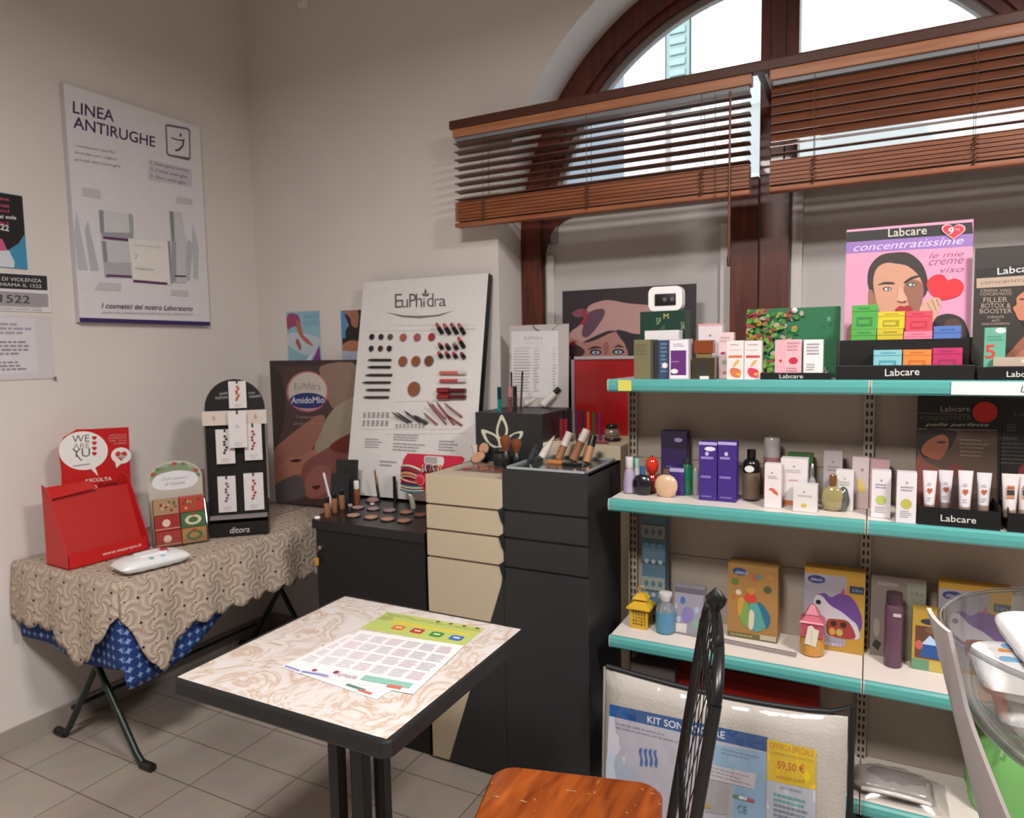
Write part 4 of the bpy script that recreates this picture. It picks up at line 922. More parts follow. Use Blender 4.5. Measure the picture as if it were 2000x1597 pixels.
# ================================================================== CREAM AND BLACK DRAWER CABINET
CR = mt('#b5a78f', .45); CRL = mt('#cdbfa6', .45); CB = mt('#242527', .42); GAP = mt('#6f5d49', .7); GAPB = mt('#0c0c0d', .6)
XA, XB_, XM = -1.405, -.788, -1.095; Y0, Y1, Y2 = 2.042, 2.372, 2.690
th = Thing('drawer_cabinet', 'stepped cream and black make-up cabinet with drawers at the middle of the room', 'cabinet', ((XA+XB_)/2, (Y0+Y2)/2, 0))
def column(x0, x1, y0, y1, zt, mat, gaps, gm, name, shape=None):
    m = MB(); zs = [.012]+sorted(gaps)+[zt]
    m.box((x0+.004, y0+.006, .012), (x1-.004, y1, zt-.004), gm)
    b0 = th.part(name, m)
    for i in range(len(zs)-1):
        z0 = zs[i]+(.004 if i else 0); z1 = zs[i+1]-(.004 if i < len(zs)-2 else 0)
        d = MB()
        if i == 0 and shape:
            for pts, mm in shape: d.prism([(x, y0-.0, z) for x, z in pts], (0, .012, 0), mm)
        else: d.box((x0, y0, z0), (x1, y0+.014, z1), mat, .002)
        th.part('drawer_front' if i else 'base_front', d, None)
    m = MB(); m.box((x0, y0+.013, .012), (x0+.006, y1, zt), mat); m.box((x1-.006, y0+.013, .012), (x1, y1, zt), mat); m.box((x0, y0+.013, zt-.006), (x1, y1, zt), mat)
    th.part('side_and_top_panel', m)
# slanted join between cream and black on the base: black widens towards the floor
zb = .766
column(XA, XM, Y0, Y1, 1.065, CR, [.958, .866, .766], GAP, 'cream_drawer_column',
       [([(XA, .012), (-1.335, .012), (-1.105, .70), (XM, .762), (XA, .762)], CR), ([(-1.335, .012), (XM, .012), (XM, .762), (-1.105, .70)], CB)])
column(XM+.001, XB_, Y0, Y1, 1.100, CB, [.962, .868, .766], GAPB, 'black_drawer_column')
# notched handles between the two columns
for z in (.93, .84, .742):
    th.part('finger_notch', MB().prism([(XM-.016, Y0-.004, z+.03), (XM+.006, Y0-.004, z+.045), (XM+.006, Y0-.004, z-.02), (XM-.004, Y0-.004, z-.008)], (0, .006, 0), GAPB))
# rear cream column and rear black column
m = MB().box((XM+.001, Y1+.001, .012), (XB_, Y2, 1.150), CRL, .003); th.part('rear_cream_column', m)
m = MB().box((XA+.018, Y1+.001, .012), (XM, Y2, 1.258), CB, .003)
a = Art(m, (XA+.018, Y1+.001, 1.065), (1, 0, 0), (0, 0, 1), XM-XA-.018, .193, crop(900, 520, 3.63))
def leaf(pts, cin, w=1):
    a.poly(pts, '#c9c6b4', px=True, smooth=4)
    cx = sum(p[0] for p in pts)/len(pts); cy = sum(p[1] for p in pts)/len(pts)
    a.poly([(cx+(x-cx)*.62, cy+(y-cy)*.66) for x, y in pts], cin, px=True, smooth=4)
leaf([(290, 1050), (325, 1110), (335, 1170), (315, 1225), (292, 1245), (262, 1225), (250, 1165), (265, 1100)], '#2d2e2f')
leaf([(145, 1158), (210, 1172), (262, 1205), (290, 1262), (285, 1298), (225, 1280), (175, 1235)], '#2d2e2f')
leaf([(442, 1170), (400, 1172), (350, 1196), (320, 1240), (330, 1250), (395, 1235), (430, 1215)], '#2d2e2f')
th.part('rear_black_column', m)
th.part('plinth', MB().box((XA+.01, Y0+.02, 0), (XB_-.01, Y2-.02, .014), GAPB))
# the dark flared side flank of the front column seen at the right
ZFL = 1.0658; ZBL = 1.1008; ZCR = 1.1508; ZBB = 1.2588

c6 = crop(900, 520, 3.63)
def rest(x, y, z, c=c6): return at(*c(x, y), z=z)
def tubeth(name, label, cat, p0, p1, r, body, cap, f=.6, rc=None, group=None, rough=.25, metal=0):
    t_ = Thing(name, label, cat, p0, group); rc = rc or r
    t_.part('body', MB().tube([p0, p0+(p1-p0)*f], r, mt(body, rough, metal, coat=.3), 12)); t_.part('cap', MB().tube([p0+(p1-p0)*f, p1], rc, mt(cap, rough, metal), 12)); return t_
# --- on the rear black column
def stand(x, yb, yt, z, Y=None, lean=(0, 0)):
    p0 = at(*c6(x, yb), z=z) if Y is None else at(*c6(x, yb), y=Y)
    if Y is not None: p0.z = z
    p1 = at(*c6(x, yt), y=p0.y); return p0, Vector((p0.x+lean[0], p0.y+lean[1], p1.z))
p0, p1 = stand(275, 1005, 855, ZBB, Y=2.42); tubeth('mascara_tube', 'teal metallic mascara tube standing on the tall black column', 'mascara', p0, p1, .0085, '#1a9aa0', '#0d4a50', .5, metal=.6)
p0, p1 = stand(352, 1000, 855, ZBB, Y=2.42); tubeth('mascara_tube', 'pink copper mascara tube on the tall black column', 'mascara', p0, p1, .009, '#7d4a4a', '#c88a94', .6, metal=.5)
p0, p1 = stand(385, 990, 850, ZBB, Y=2.46); tubeth('mascara_tube', 'black mascara tube behind the copper one on the tall black column', 'mascara', p0, p1, .0085, '#2c2123', '#171314', .6)
p0, p1 = stand(362, 980, 750, ZBB, Y=2.50); tubeth('makeup_pencil', 'slim dark pencil standing on the tall black column, left of a pair', 'pencil', p0, p1, .0040, '#3a2c30', '#2a2024', .8)
p0, p1 = stand(425, 980, 745, ZBB, Y=2.50); tubeth('makeup_pencil', 'slim dark pencil standing on the tall black column, right of a pair', 'pencil', p0, p1+Vector((.01, 0, 0)), .0040, '#3a2c30', '#2a2024', .8)
def wedge_tube(name, label, cat, p, L, r, ang, col, capc, tilt=35):
    d = Vector((math.cos(math.radians(ang)), math.sin(math.radians(ang)), 0))*math.cos(math.radians(tilt))+Z*math.sin(math.radians(tilt))
    s_ = Vector((-math.sin(math.radians(ang)), math.cos(math.radians(ang)), 0)); t_ = Thing(name, label, cat, p)
    base = p+Z*(r+.001); P = []
    for i in range(7):
        f = i/6; rr = r*(1-.0*f); fl = 1-.92*f**1.5; row = []
        up = d.cross(s_)
        for k in range(13):
            t = 2*math.pi*k/12; row.append(base+d*(L*(.25+.75*f))+s_*math.cos(t)*rr*(1+.35*f)+up*math.sin(t)*rr*fl)
        P.append(row)
    t_.part('body', MB().grid(P, mt(col, .35))); t_.part('cap', MB().cyl(base, r*.95, L*.25, mt(capc, .35), 14, d)); return t_
wedge_tube('cream_tube', 'white cream tube lying tilted on the tall black column, leftmost of two', 'tube', rest(440, 1000, ZBB)+Vector((0, .03, 0)), .055, .013, -160+180, '#cfc9bb', '#d9d4c8', 25)
wedge_tube('cream_tube', 'white cream tube propped higher on the tall black column, right of the shorter one', 'tube', rest(490, 1000, ZBB)+Vector((0, .04, 0)), .075, .014, 35, '#d8d3c6', '#c4a98c', 38)
p = rest(560, 1008, ZBB)+Vector((0, .03, 0)); d = Vector((.62, .25, .65)).normalized(); t_ = Thing('lotion_bottle', 'white lotion bottle with black cap leaning on the tall black column', 'bottle', p); t_.part('body', MB().tube([p+Z*.013, p+Z*.013+d*.070], .0155, mt('#cfc8c2', .25), 16)); t_.part('cap', MB().tube([p+Z*.013+d*.070, p+Z*.013+d*.098], .0115, BLACK, 14))
p = rest(715, 985, ZBB)+Vector((-.006, .03, 0)); single('white_cube', 'small white cube carton at the right edge of the tall black column', 'box', MB().box((p.x-.022, p.y-.02, ZBB), (p.x+.022, p.y+.022, ZBB+.052), mt('#d5cec6', .5), .003), p)
# price list
b = Board((-1.378, 2.652, ZBB+.001), 0, .04, .275, .345, .004, mt('#b7afae', .3), CLEAR, c6); a = b.art
a.poly([(290, 600), (330, 620), (360, 640), (330, 720), (290, 700)], '#a79c9c', px=True); a.line([(285, 590), (320, 625), (365, 640)], .003, '#7d6f70', px=True); a.line([(720, 385), (690, 410), (640, 460)], .003, '#6d5f60', px=True); a.line([(510, 420), (530, 445), (560, 460)], .005, '#4a4042', px=True)
a.poly([(358, 462), (692, 455), (692, 930), (362, 925)], '#d2cfd0', px=True)
a.textpx('EuPhidra', (450, 520), (580, 518), 24, '#9a9799'); a.textpx('LISTINO PREZZI', (455, 545), (575, 543), 8, '#a9a6a8')
for k in range(16):
    for x0, x1 in ((378, 500), (520, 560), (655, 680)): a.line([a.px((x0, 580+k*20)), a.px((x1-random.random()*20, 579+k*20))], .0022, '#a5a0a6')
single('price_list', 'white printed price list in a marbled frame on the tall black column', 'price list', b.mb, b.b)
# --- red panel
RB = Thing('display_board', 'red acrylic framed panel standing behind the pencils on the rear cream column', 'panel', (-.97, 2.665, ZCR))
p0 = at(*c6(775, 660), y=2.665); p1 = at(*c6(1225, 660), y=2.665)
RB.part('panel', MB().box((-1.088, 2.667, ZCR+.001), (-.822, 2.673, p0.z), mt('#961015', .25, var=.15, scale=6, coat=.5)))
m = MB(); m.box((-1.093, 2.660, ZCR), (-1.080, 2.680, p0.z+.012), mt('#8a7f88', .15)); m.box((-1.093, 2.660, p0.z), (-.815, 2.680, p0.z+.012), mt('#a59ba0', .15)); RB.part('clear_edge', m)
# --- dark poster with a hand and face
b = Board((-1.195, 2.80, SILL+.026), 0, .03, .575, .605, .006, mt('#2a2026', .45), None, c6); a = b.art
a.poly([(690, 200), (1350, 150), (1350, 700), (690, 700)], '#2b2027', px=True)
hp = lambda pts, c, s_=4: a.poly(pts, c, px=True, smooth=s_)
hp([(900, 290), (980, 250), (1060, 240), (1180, 262), (1420, 300), (1420, 470), (1260, 480), (1080, 455), (1010, 470), (900, 520), (820, 560), (780, 540), (775, 470), (860, 400)], '#b08a86')
hp([(905, 330), (1000, 300), (1020, 340), (960, 440), (900, 500), (860, 490), (870, 420)], '#5b3c4c')
hp([(775, 500), (870, 540), (960, 520), (1070, 470), (1150, 470), (1165, 560), (1160, 640), (770, 650), (765, 560)], '#a4746c')
hp([(790, 330), (850, 300), (905, 320), (880, 350), (820, 360)], '#7c4655'); hp([(775, 545), (830, 560), (880, 600), (850, 640), (770, 640)], '#3a1f22', 3)
hp([(1100, 455), (1200, 470), (1270, 520), (1300, 640), (1200, 640), (1170, 560)], '#251a20')
for (x, y) in ((870, 325), (885, 370), (868, 400), (800, 545), (880, 350)): a.ell(x, y, 14, 18, '#9c1f40', px=True, rot=.4)
for (x, y) in ((958, 608), (1118, 605)): a.ell(x, y, 42, 20, '#241a22', px=True); a.ell(x, y+3, 26, 12, '#a9bcc8', px=True); a.ell(x, y+3, 10, 11, '#3b4d5c', px=True)
hp([(900, 590), (950, 565), (1010, 580), (960, 580)], '#3a2420', 3); hp([(1085, 575), (1120, 555), (1160, 575), (1120, 570)], '#3a2420', 3); hp([(1020, 540), (1045, 540), (1050, 600), (1030, 630), (1015, 600)], '#8f5a54', 3)
single('poster_board', 'dark poster board of a hand with painted nails over a face, on the window sill', 'poster', b.mb, b.b)
# --- on the rear cream column: pencils and compacts
for k, (x, yb, yt, c, lab) in enumerate(((715, 1205, 1015, '#7d1a2a', 'red lip gloss tube'), (742, 1205, 1020, '#8d1f30', 'bright crimson lip gloss tube'), (780, 1180, 1020, '#1c1418', 'black pencil'), (825, 1180, 1020, '#4a1f40', 'plum eye pencil'), (865, 1185, 1020, '#2a2048', 'navy eye pencil'), (905, 1190, 1030, '#c4522a', 'orange eye pencil'), (945, 1195, 1030, '#1f5c34', 'green eye pencil'), (988, 1195, 1035, '#7c1d5c', 'magenta eye pencil'))):
    p0, p1 = stand(x, yb, yt, ZCR, Y=2.42+.012*k); tubeth('makeup_pencil' if k > 1 else 'lip_gloss', lab+' standing in the row on the rear cream column', 'pencil' if k > 1 else 'lip gloss', p0, p1, .0085 if k < 2 else .006, c, '#1b181a' if k < 2 else c, .72 if k < 2 else .9, group='coloured tubes on the rear cream column')
p = rest(1075, 1200, ZCR)
p.y = 2.50; p.x = at(*c6(1075, 1190), y=2.50).x
t_ = Thing('compact_stack', 'round powder compact lying on the rear cream column, under the jar', 'compact', (p.x, p.y, ZCR)); t_.part('case', MB().cyl((p.x, p.y, ZCR), .030, .014, BLACK, 24, bev=.003)); t_.part('powder', MB().cyl((p.x, p.y, ZCR+.014), .026, .003, mt('#a5806c', .7), 24))
q = Vector((p.x-.002, p.y, ZCR+.017)); t_ = Thing('powder_jar', 'glossy powder jar with black lid on the rear cream column', 'jar', q); t_.part('body', MB().lathe([(.022, 0), (.029, .008), (.030, .02), (.022, .030)], q, mt('#8d7a70', .12, .3, coat=.6), 24)); t_.part('lid', MB().cyl(q+Z*.030, .021, .018, BLACK, 24, bev=.003))
p = rest(740, 1215, ZCR); p.y = 2.40
t_ = Thing('cosmetic_swatch', 'pale open palette lying on the front of the rear cream column', 'palette', (p.x+.02, 2.392, ZCR)); m = MB(); m.M = Matrix.Translation((p.x+.03, 2.392, ZCR)) @ Matrix.Rotation(.5, 4, 'Z'); m.box((-.032, -.0, 0), (.032, .022, .005), mt('#c9bfae', .4), .002); t_.part('tray', m)
m = MB(); m.M = Matrix.Translation((p.x+.03, 2.392, ZCR)) @ Matrix.Rotation(.5, 4, 'Z'); m.box((-.024, .004, .005), (-.004, .018, .0062), mt('#a5262c', .5)); m.box((.003, .004, .005), (.024, .018, .0062), mt('#b0554a', .5)); t_.part('colour_pan', m)
p = Vector((at(*c6(985, 1220), y=2.40).x, 2.41, ZCR)); m = MB(); m.tube([p+Vector((-.03, .0, .006)), p+Vector((.028, .01, .006))], .005, mt('#7c2028', .3), 8); single('makeup_pencil', 'short dark red pencil lying on the rear cream column', 'pencil', m, p)
# --- on the front black column: clear tray of tubes
th2 = Thing('clear_tray', 'clear plastic tray on the front black column holding foundation tubes', 'tray', (-.94, 2.2, ZBL))
TA, TB, TC_, TD = (XM+.012, Y0+.012), (XB_-.012, Y0+.012), (XB_-.012, Y1-.03), (XM+.012, Y1-.03)
m = MB().box((TA[0], TA[1], ZBL), (TC_[0], TC_[1], ZBL+.002), mt('#33373a', .12)); th2.part('base', m)
m = MB(); e = CLEAR; ed = mt('#9aa0a2', .15)
for (x0, y0), (x1, y1) in ((TA, TB), (TB, TC_), (TC_, TD), (TD, TA)):
    m.box((min(x0, x1)-.001, min(y0, y1)-.001, ZBL+.002), (max(x0, x1)+.001, max(y0, y1)+.001, ZBL+.010), ed)
th2.part('rim', m)
ZTR = ZBL+.002
def leaning(x, y, L, r, body, cap, f, lab, name='foundation_tube', cat='tube', dx=.3, group=None, capr=None):
    p = at(*c6(x, y), z=ZTR+.0); d = Vector((dx, .35, .9)).normalized(); p = p+Z*(r*.45)
    return tubeth(name, lab, cat, p, p+d*L, r, body, cap, f, capr or r, group)
leaning(492, 1385, .062, .012, '#2d3238', '#23272b', .7, 'dark grey tube lying in the clear tray, leftmost', 'cosmetic_tube')
wedge_tube('cream_tube', 'white flat-ended tube standing tilted in the clear tray', 'tube', at(*c6(575, 1380), z=ZTR), .088, .015, 25, '#cbc6bc', '#d2cdc2', 58)
leaning(690, 1380, .105, .014, '#8f6344', '#d8d2c8', .5, 'tan foundation tube with white cap in the clear tray, left of two', group='foundation tubes in the clear tray')
leaning(795, 1385, .118, .015, '#8d5f45', '#d8d2c8', .6, 'tan foundation tube with white cap in the clear tray, right of two', group='foundation tubes in the clear tray', dx=.33)
leaning(890, 1400, .095, .014, '#a37552', '#16181a', .6, 'tan foundation bottle with black cap at the right of the clear tray', 'foundation_bottle', 'bottle', dx=.15)
p = at(*c6(670, 1402), z=ZTR); single('orange_compact', 'flat orange cosmetic block in front of the foundation tubes', 'compact', MB().box((p.x-.033, p.y-.0, ZTR), (p.x+.022, p.y+.022, ZTR+.012), mt('#b5763f', .4), .004), p)
p = at(*c6(775, 1415), z=ZTR); single('black_compact', 'flat black compact in front of the foundation tubes', 'compact', MB().box((p.x-.03, p.y-.0, ZTR), (p.x+.036, p.y+.022, ZTR+.009), BLACK, .003), p)
# --- on the front cream column: clear case, compacts and brushes
t_ = Thing('clear_case', 'clear flat case with red swatches on the cream drawer column', 'case', (-1.18, 2.14, ZFL))
p0 = at(*c6(70, 1470), z=ZFL); t_.part('base', MB().box((-1.335, 2.12, ZFL), (-1.12, 2.26, ZFL+.003), mt('#b5a698', .2)))
m = MB().box((-1.335, 2.12, ZFL+.003), (-1.12, 2.26, ZFL+.016), CLEAR, .002); t_.part('lid', m)
for k in range(3): t_.part('swatch', MB().tube([(-1.31+k*.065, 2.15, ZFL+.006), (-1.28+k*.065, 2.22, ZFL+.006)], .005, mt(('#9c3a35', '#a3443c', '#84302e')[k], .5), 8))
ZC2 = ZFL+.016
for k, (x, y, r, lab) in enumerate(((125, 1375, .028, 'open beige compact lying on the clear case by the black column'), (165, 1290, .022, 'beige compact propped upright against the black column'))):
    Yp = 2.30 if k == 0 else 2.335; p = at(*c6(x, y), y=Yp); t_ = Thing('powder_compact', lab, 'compact', (p.x, Yp, ZFL))
    ax = Vector((-.1, -.62, .75)).normalized() if k == 0 else Vector((-.1, -.95, .25)).normalized()
    if k == 0: p = Vector((p.x, Yp, max(p.z, ZFL+.025)))
    t_.part('case', MB().cyl(p-ax*.006, r*1.15, .006, BLACK, 22, ax)); t_.part('powder', MB().cyl(p, r, .003, mt('#b88a6c', .7), 22, ax))
    t_.part('rest', MB().box((p.x-.012, p.y, ZFL), (p.x+.012, p.y+.012, p.z), BLACKM))
p = at(*c6(100, 1290), y=2.33); t_ = Thing('cream_cone', 'small cream pointed tube standing beside the upright compact', 'tube', (p.x, 2.33, ZFL)); m = MB(); m.tube([(p.x+.006, 2.325, ZFL+.001), (p.x+.003, 2.327, p.z-.01), (p.x-.004, 2.33, p.z+.012)], [.006, .009, .014], mt('#bfb8a6', .4), 12); t_.part('body', m)
for k, (x, yt, lab) in enumerate(((320, 1200, 'round brown-haired make-up brush standing on the cream column, left of two'), (395, 1225, 'fluffy brown-haired make-up brush standing on the cream column, right of two'))):
    p = at(*c6(x, 1350), y=2.20+.02*k); top = at(*c6(x, yt), y=2.20+.02*k); p.z = ZFL; x_ = min(p.x, XM-.022)
    p = Vector((x_, p.y, ZC2 if p.y < 2.26 and x_ < -1.12 else ZFL)); H = top.z-p.z; t_ = Thing('powder_brush', lab, 'brush', p, 'powder brushes on the cream column')
    t_.part('handle', MB().lathe([(.013, 0), (.019, .006), (.019, H*.30), (.010, H*.50)], p, BLACK, 18)); t_.part('bristles', MB().lathe([(.010, H*.50), (.019, H*.74), (.021, H*.88), (.013, H), (0, H*1.03)], p, mt('#6b3a1c', .95, var=.4, scale=300), 18))
p = at(*c6(250, 1350), y=2.26); p.z = ZFL; t_ = Thing('black_jar', 'black round jar in front of the leaf emblem on the cream column', 'jar', Vector((p.x, 2.30, ZFL)))
q = Vector((p.x, 2.30, ZFL)); t_.part('body', MB().cyl(q, .030, .05, BLACKM, 22, bev=.004)); t_.part('lid', MB().cyl(q+Z*.05, .028, .016, BLACK, 22, bev=.003))

# ================================================================== BISTRO TABLE
def marble():
    m, t, b = newmat('marbled_laminate'); N = t.nodes.new; L = t.links.new
    tc = N('ShaderNodeTexCoord'); n = N('ShaderNodeTexNoise'); n.inputs['Scale'].default_value = 6; n.inputs['Detail'].default_value = 5; n.inputs['Distortion'].default_value = 1.8; n.inputs['Roughness'].default_value = .55
    L(tc.outputs['Object'], n.inputs['Vector']); r = N('ShaderNodeValToRGB'); e = r.color_ramp.elements
    e[0].position = .38; e[0].color = (*lin('#c9c3c2'), 1); e[1].position = .66; e[1].color = (*lin('#c6c0bf'), 1)
    for p_, c in ((.45, '#c4bab2'), (.485, '#b09b8b'), (.515, '#c4b9b0'), (.56, '#cbc6c5'), (.60, '#b8a89c')): x = e.new(p_); x.color = (*lin(c), 1)
    L(n.outputs['Fac'], r.inputs[0]); L(r.outputs[0], b.inputs['Base Color']); b.inputs['Roughness'].default_value = .35; return m
TXa, TXb, TYa, TYb = -1.431, -.821, 1.036, 1.626; TH = .75
EDG = mt('#161718', .5)
tb = Thing('bistro_table', 'square bistro table with marbled top, black edge and black posts', 'table', ((TXa+TXb)/2, (TYa+TYb)/2, 0))
tb.part('tabletop', MB().box((TXa, TYa, TH-.008), (TXb, TYb, TH), marble(), .003))
m = MB(); loop = []
for cx_, cy_, a0 in ((TXb-.012, TYb-.012, 0), (TXa+.012, TYb-.012, 90), (TXa+.012, TYa+.012, 180), (TXb-.012, TYa+.012, 270)):
    for i in range(5): t = math.radians(a0+22.5*i); loop.append((cx_+.024*math.cos(t), cy_+.024*math.sin(t)))
prof = [(0, TH-.001), (1, TH-.004), (1, TH-.034), (.2, TH-.040)]
vs = []; C0 = ((TXa+TXb)/2, (TYa+TYb)/2)
for off, z in ((-.012, TH-.0005), (-.002, TH-.001), (0, TH-.006), (0, TH-.034), (-.006, TH-.041), (-.05, TH-.041)):
    for x, y in loop:
        dx, dy = x-C0[0], y-C0[1]; l = math.hypot(dx, dy); vs.append((x+dx/l*off*1.3, y+dy/l*off*1.3, z))
n = len(loop); fs = [(j*n+i, (j+1)*n+i, (j+1)*n+(i+1) % n, j*n+(i+1) % n) for j in range(5) for i in range(n)]
m.add(vs, fs, EDG, False); tb.part('edge_band', m)
tb.part('underside_board', MB().box((TXa+.01, TYa+.01, TH-.036), (TXb-.01, TYb-.01, TH-.008), mt('#1d1b1a', .7)))
tb.part('mounting_plate', MB().box((C0[0]-.17, C0[1]-.17, TH-.046), (C0[0]+.17, C0[1]+.17, TH-.036), EDG, .003))
for dx, dy in ((-.057, -.040), (.022, -.040), (-.057, .040), (.022, .040)): tb.part('post', MB().box((C0[0]+dx-.016, C0[1]+dy-.016, .04), (C0[0]+dx+.016, C0[1]+dy+.016, TH-.046), mt('#0d0d0e', .4), .003))
tb.part('centre_rod', MB().cyl((C0[0], C0[1], .04), .007, TH-.09, CHROME, 12))
m = MB()
for ang in (0, 90):
    m.M = Matrix.Translation((C0[0], C0[1], 0)) @ Matrix.Rotation(math.radians(45+ang), 4, 'Z'); m.box((-.30, -.03, .012), (.30, .03, .04), EDG, .006)
tb.part('cross_base', m)
for k in range(4):
    t = math.radians(45+90*k); tb.part('glide', MB().cyl((C0[0]+.27*math.cos(t), C0[1]+.27*math.sin(t), 0), .016, .013, mt('#2c2c2c', .6), 12))
# papers
def paper(label, pxs, mat, z, cat, draw, col=None):
    q = [at(*p, z=z) for p in pxs]  # TL, TR, BR, BL
    o = q[3]; u_ = (q[2]-q[3]); v_ = (q[0]-q[3]); v_ = v_-u_.normalized()*v_.dot(u_.normalized()); w = (u_.length+(q[1]-q[0]).length)/2; h = v_.length
    u_ = u_.normalized(); v_ = v_.normalized(); m = MB(); m.prism([o, o+u_*w, o+u_*w+v_*h, o+v_*h], (0, 0, .0004), mat)
    a = Art(m, o+Z*.0004, u_, v_, w, h, eps=.00003); draw(a); return single('flyer' if cat == 'flyer' else 'calendar_sheet', label, cat, m, o+u_*w/2+v_*h/2)
def d_green(a):
    a.rect(.18, .52, .95, .62, '#c9b43c'); a.text('PRENOTA', .02, .80, .3, .93, '#6a7a3a'); a.text('ALLATTAMENTO MATERNO', .3, .78, .98, .88, '#6f7d3c'); a.words(.02, .55, .16, .78, 4, '#7d8a45')
    for k, c in enumerate(('#c8662e', '#a82a2c', '#2f7f3a', '#2f62a8')): a.poly(roundrect(.24+k*.19, .20, .36+k*.19, .44, .03, .05), c); a.rect(.27+k*.19, .30, .33+k*.19, .36, '#d8cfa0')
    for k in range(4): a.ell(.55+k*.13, .93, .02, .04, '#4d4f22')
def d_cal(a, teal=True):
    for k in range(6):
        for r_ in range(4): a.words(.05+k*.155, .22+r_*.185, .18+k*.155, .37+r_*.185, 5, ('#a7a2ac', '#a8a3ac', '#b09aa6')[(k+r_) % 3], .5, .2)
        a.line([(.04+k*.155, .2), (.04+k*.155, .95)], .0006, '#c4c0c6')
    if teal: a.rect(.52, .07, .93, .16, '#7fae9f'); a.rect(.76, .03, .88, .08, '#b8665c')
    a.rect(.02, .02, .26, .05, '#7d84b5'); a.text('Farmacia', .30, .06, .48, .14, '#a58a95'); a.ell(.28, .12, .02, .03, '#8d3050')
def d_cal2(a): d_cal(a, False); a.rect(.66, .05, .84, .09, '#4f7a6c'); a.rect(.80, .03, .92, .07, '#b8665c')
paper('lime green flyer with four coloured drawings on the bistro table', [(742, 1192), (946, 1213), (900, 1262), (705, 1226)], mt('#a9b460', .5, var=.02), TH+.0003, 'flyer', d_green)
paper('white printed calendar sheet on the bistro table, lower sheet of two', [(662, 1232), (862, 1256), (742, 1368), (548, 1302)], PAPER, TH+.0012, 'calendar', d_cal2)
paper('white printed calendar sheet with a green band, upper sheet of two on the bistro table', [(694, 1229), (896, 1256), (810, 1356), (580, 1314)], PAPER, TH+.0022, 'calendar', d_cal)

# ================================================================== CHAIR
ca = math.radians(14.5); cf_ = Vector((-math.cos(ca), -math.sin(ca), 0)); cs_ = Vector((math.sin(ca), -math.cos(ca), 0))   # facing, towards its left side (near the camera)
SC0 = Vector((-.565, 1.315, 0)); IRON = mt('#0e0f10', .35)
ch = Thing('cafe_chair', 'café chair with worn reddish wooden seat and black wrought-iron lattice back', 'chair', SC0)
def cp(f, s_, z): return SC0+cf_*f+cs_*s_+Z*z
seatm = wood('worn_seat_wood', '#6a2b0c', '#a8541f', .3, (7, 1.2, 7), .5, '#b08a64')
m = MB(); hw = .205; pts = roundrect(-hw, -.20, hw, .20, .055, .055, 6)
rings = []
for off, z in ((-.02, .466), (-.006, .4655), (0, .460), (0, .448), (-.006, .443), (-.06, .443)):
    rings.append([cp(x*(1+off/hw), y*(1+off/hw), z) for x, y in pts])
vs = [p for r_ in rings for p in r_]; n = len(pts); fs = [(j*n+i, j*n+(i+1) % n, (j+1)*n+(i+1) % n, (j+1)*n+i) for j in range(5) for i in range(n)]+[list(range(n))[::-1], [5*n+i for i in range(n)]]
m.add(vs, fs, seatm, False); ch.part('seat', m)
ch.part('seat_frame', MB().tube([cp(.17, .17, .434), cp(.17, -.17, .434), cp(-.19, -.17, .434), cp(-.19, .17, .434)], .009, IRON, 8, True))
for f, s_ in ((.17, .17), (.17, -.17), (-.19, .17), (-.19, -.17)): ch.part('leg', MB().tube([cp(f, s_, .434), cp(f*1.18, s_*1.08, .0)], [.010, .009], IRON, 10))
lean = .15; BX = -.238
def bk_(s_, z): return cp(BX-(z-.44)*lean, s_-.038, z)
H1 = .858; Wb = .20
m = MB(); 
for s_ in (-Wb, Wb): ch.part('back_post', MB().tube([bk_(s_, .30), bk_(s_, H1)], .0115, IRON, 10))
archp = [bk_(Wb*math.cos(math.pi*i/16), H1+.088*math.sin(math.pi*i/16)) for i in range(17)]
ch.part('arched_top_rail', MB().tube(archp, .0105, IRON, 10))
ch.part('lower_rail', MB().tube([bk_(-Wb, .50), bk_(Wb, .50)], .008, IRON, 8))
ch.part('middle_rail', MB().tube([bk_(-Wb, H1-.03), bk_(Wb, H1-.03)], .007, IRON, 8))
m = MB()
for i in range(-4, 7):
    for sg in (1, -1):
        # diagonal bars clipped to the frame
        x0 = -Wb+(i)*.075; z0 = .50; P0 = None; seg = []
        for k in range(61):
            z = z0+k*(H1-.03-z0)/60; x = (x0+(z-z0)*.62)*sg
            if -Wb <= x <= Wb: seg.append(bk_(x, z))
        if len(seg) > 3: m.tube([seg[0], seg[-1]], .0014, IRON, 5)
ch.part('lattice', m)
m = MB()
for sg in (1, -1):
    sp = [bk_(sg*(.02+.055*math.cos(t)*(1-t/9)), H1+.035+.03*math.sin(t)*(1-t/9)) for t in (i*.45 for i in range(16))]
    m.tube(sp, .0026, IRON, 6)
    for k in range(3): x = sg*(.03+.045*k); m.tube([bk_(x, H1-.03), bk_(x, H1+.08-.025*k)], .0022, IRON, 6)
ch.part('scrollwork', m)
m = MB(); c_ = bk_(0, H1+.088); m.lathe([(0, 0), (.010, .006), (.006, .014), (.019, .030), (.022, .042), (.014, .052), (0, .066)], c_+Z*(-.004), IRON, 12, sy=.5); ch.part('finial', m)
for s_ in (-.12, .12):
    m = MB(); c_ = bk_(s_, H1+.066); m.lathe([(.004, 0), (.010, .010), (.011, .018), (0, .032)], c_, IRON, 10); ch.part('small_finial', m)

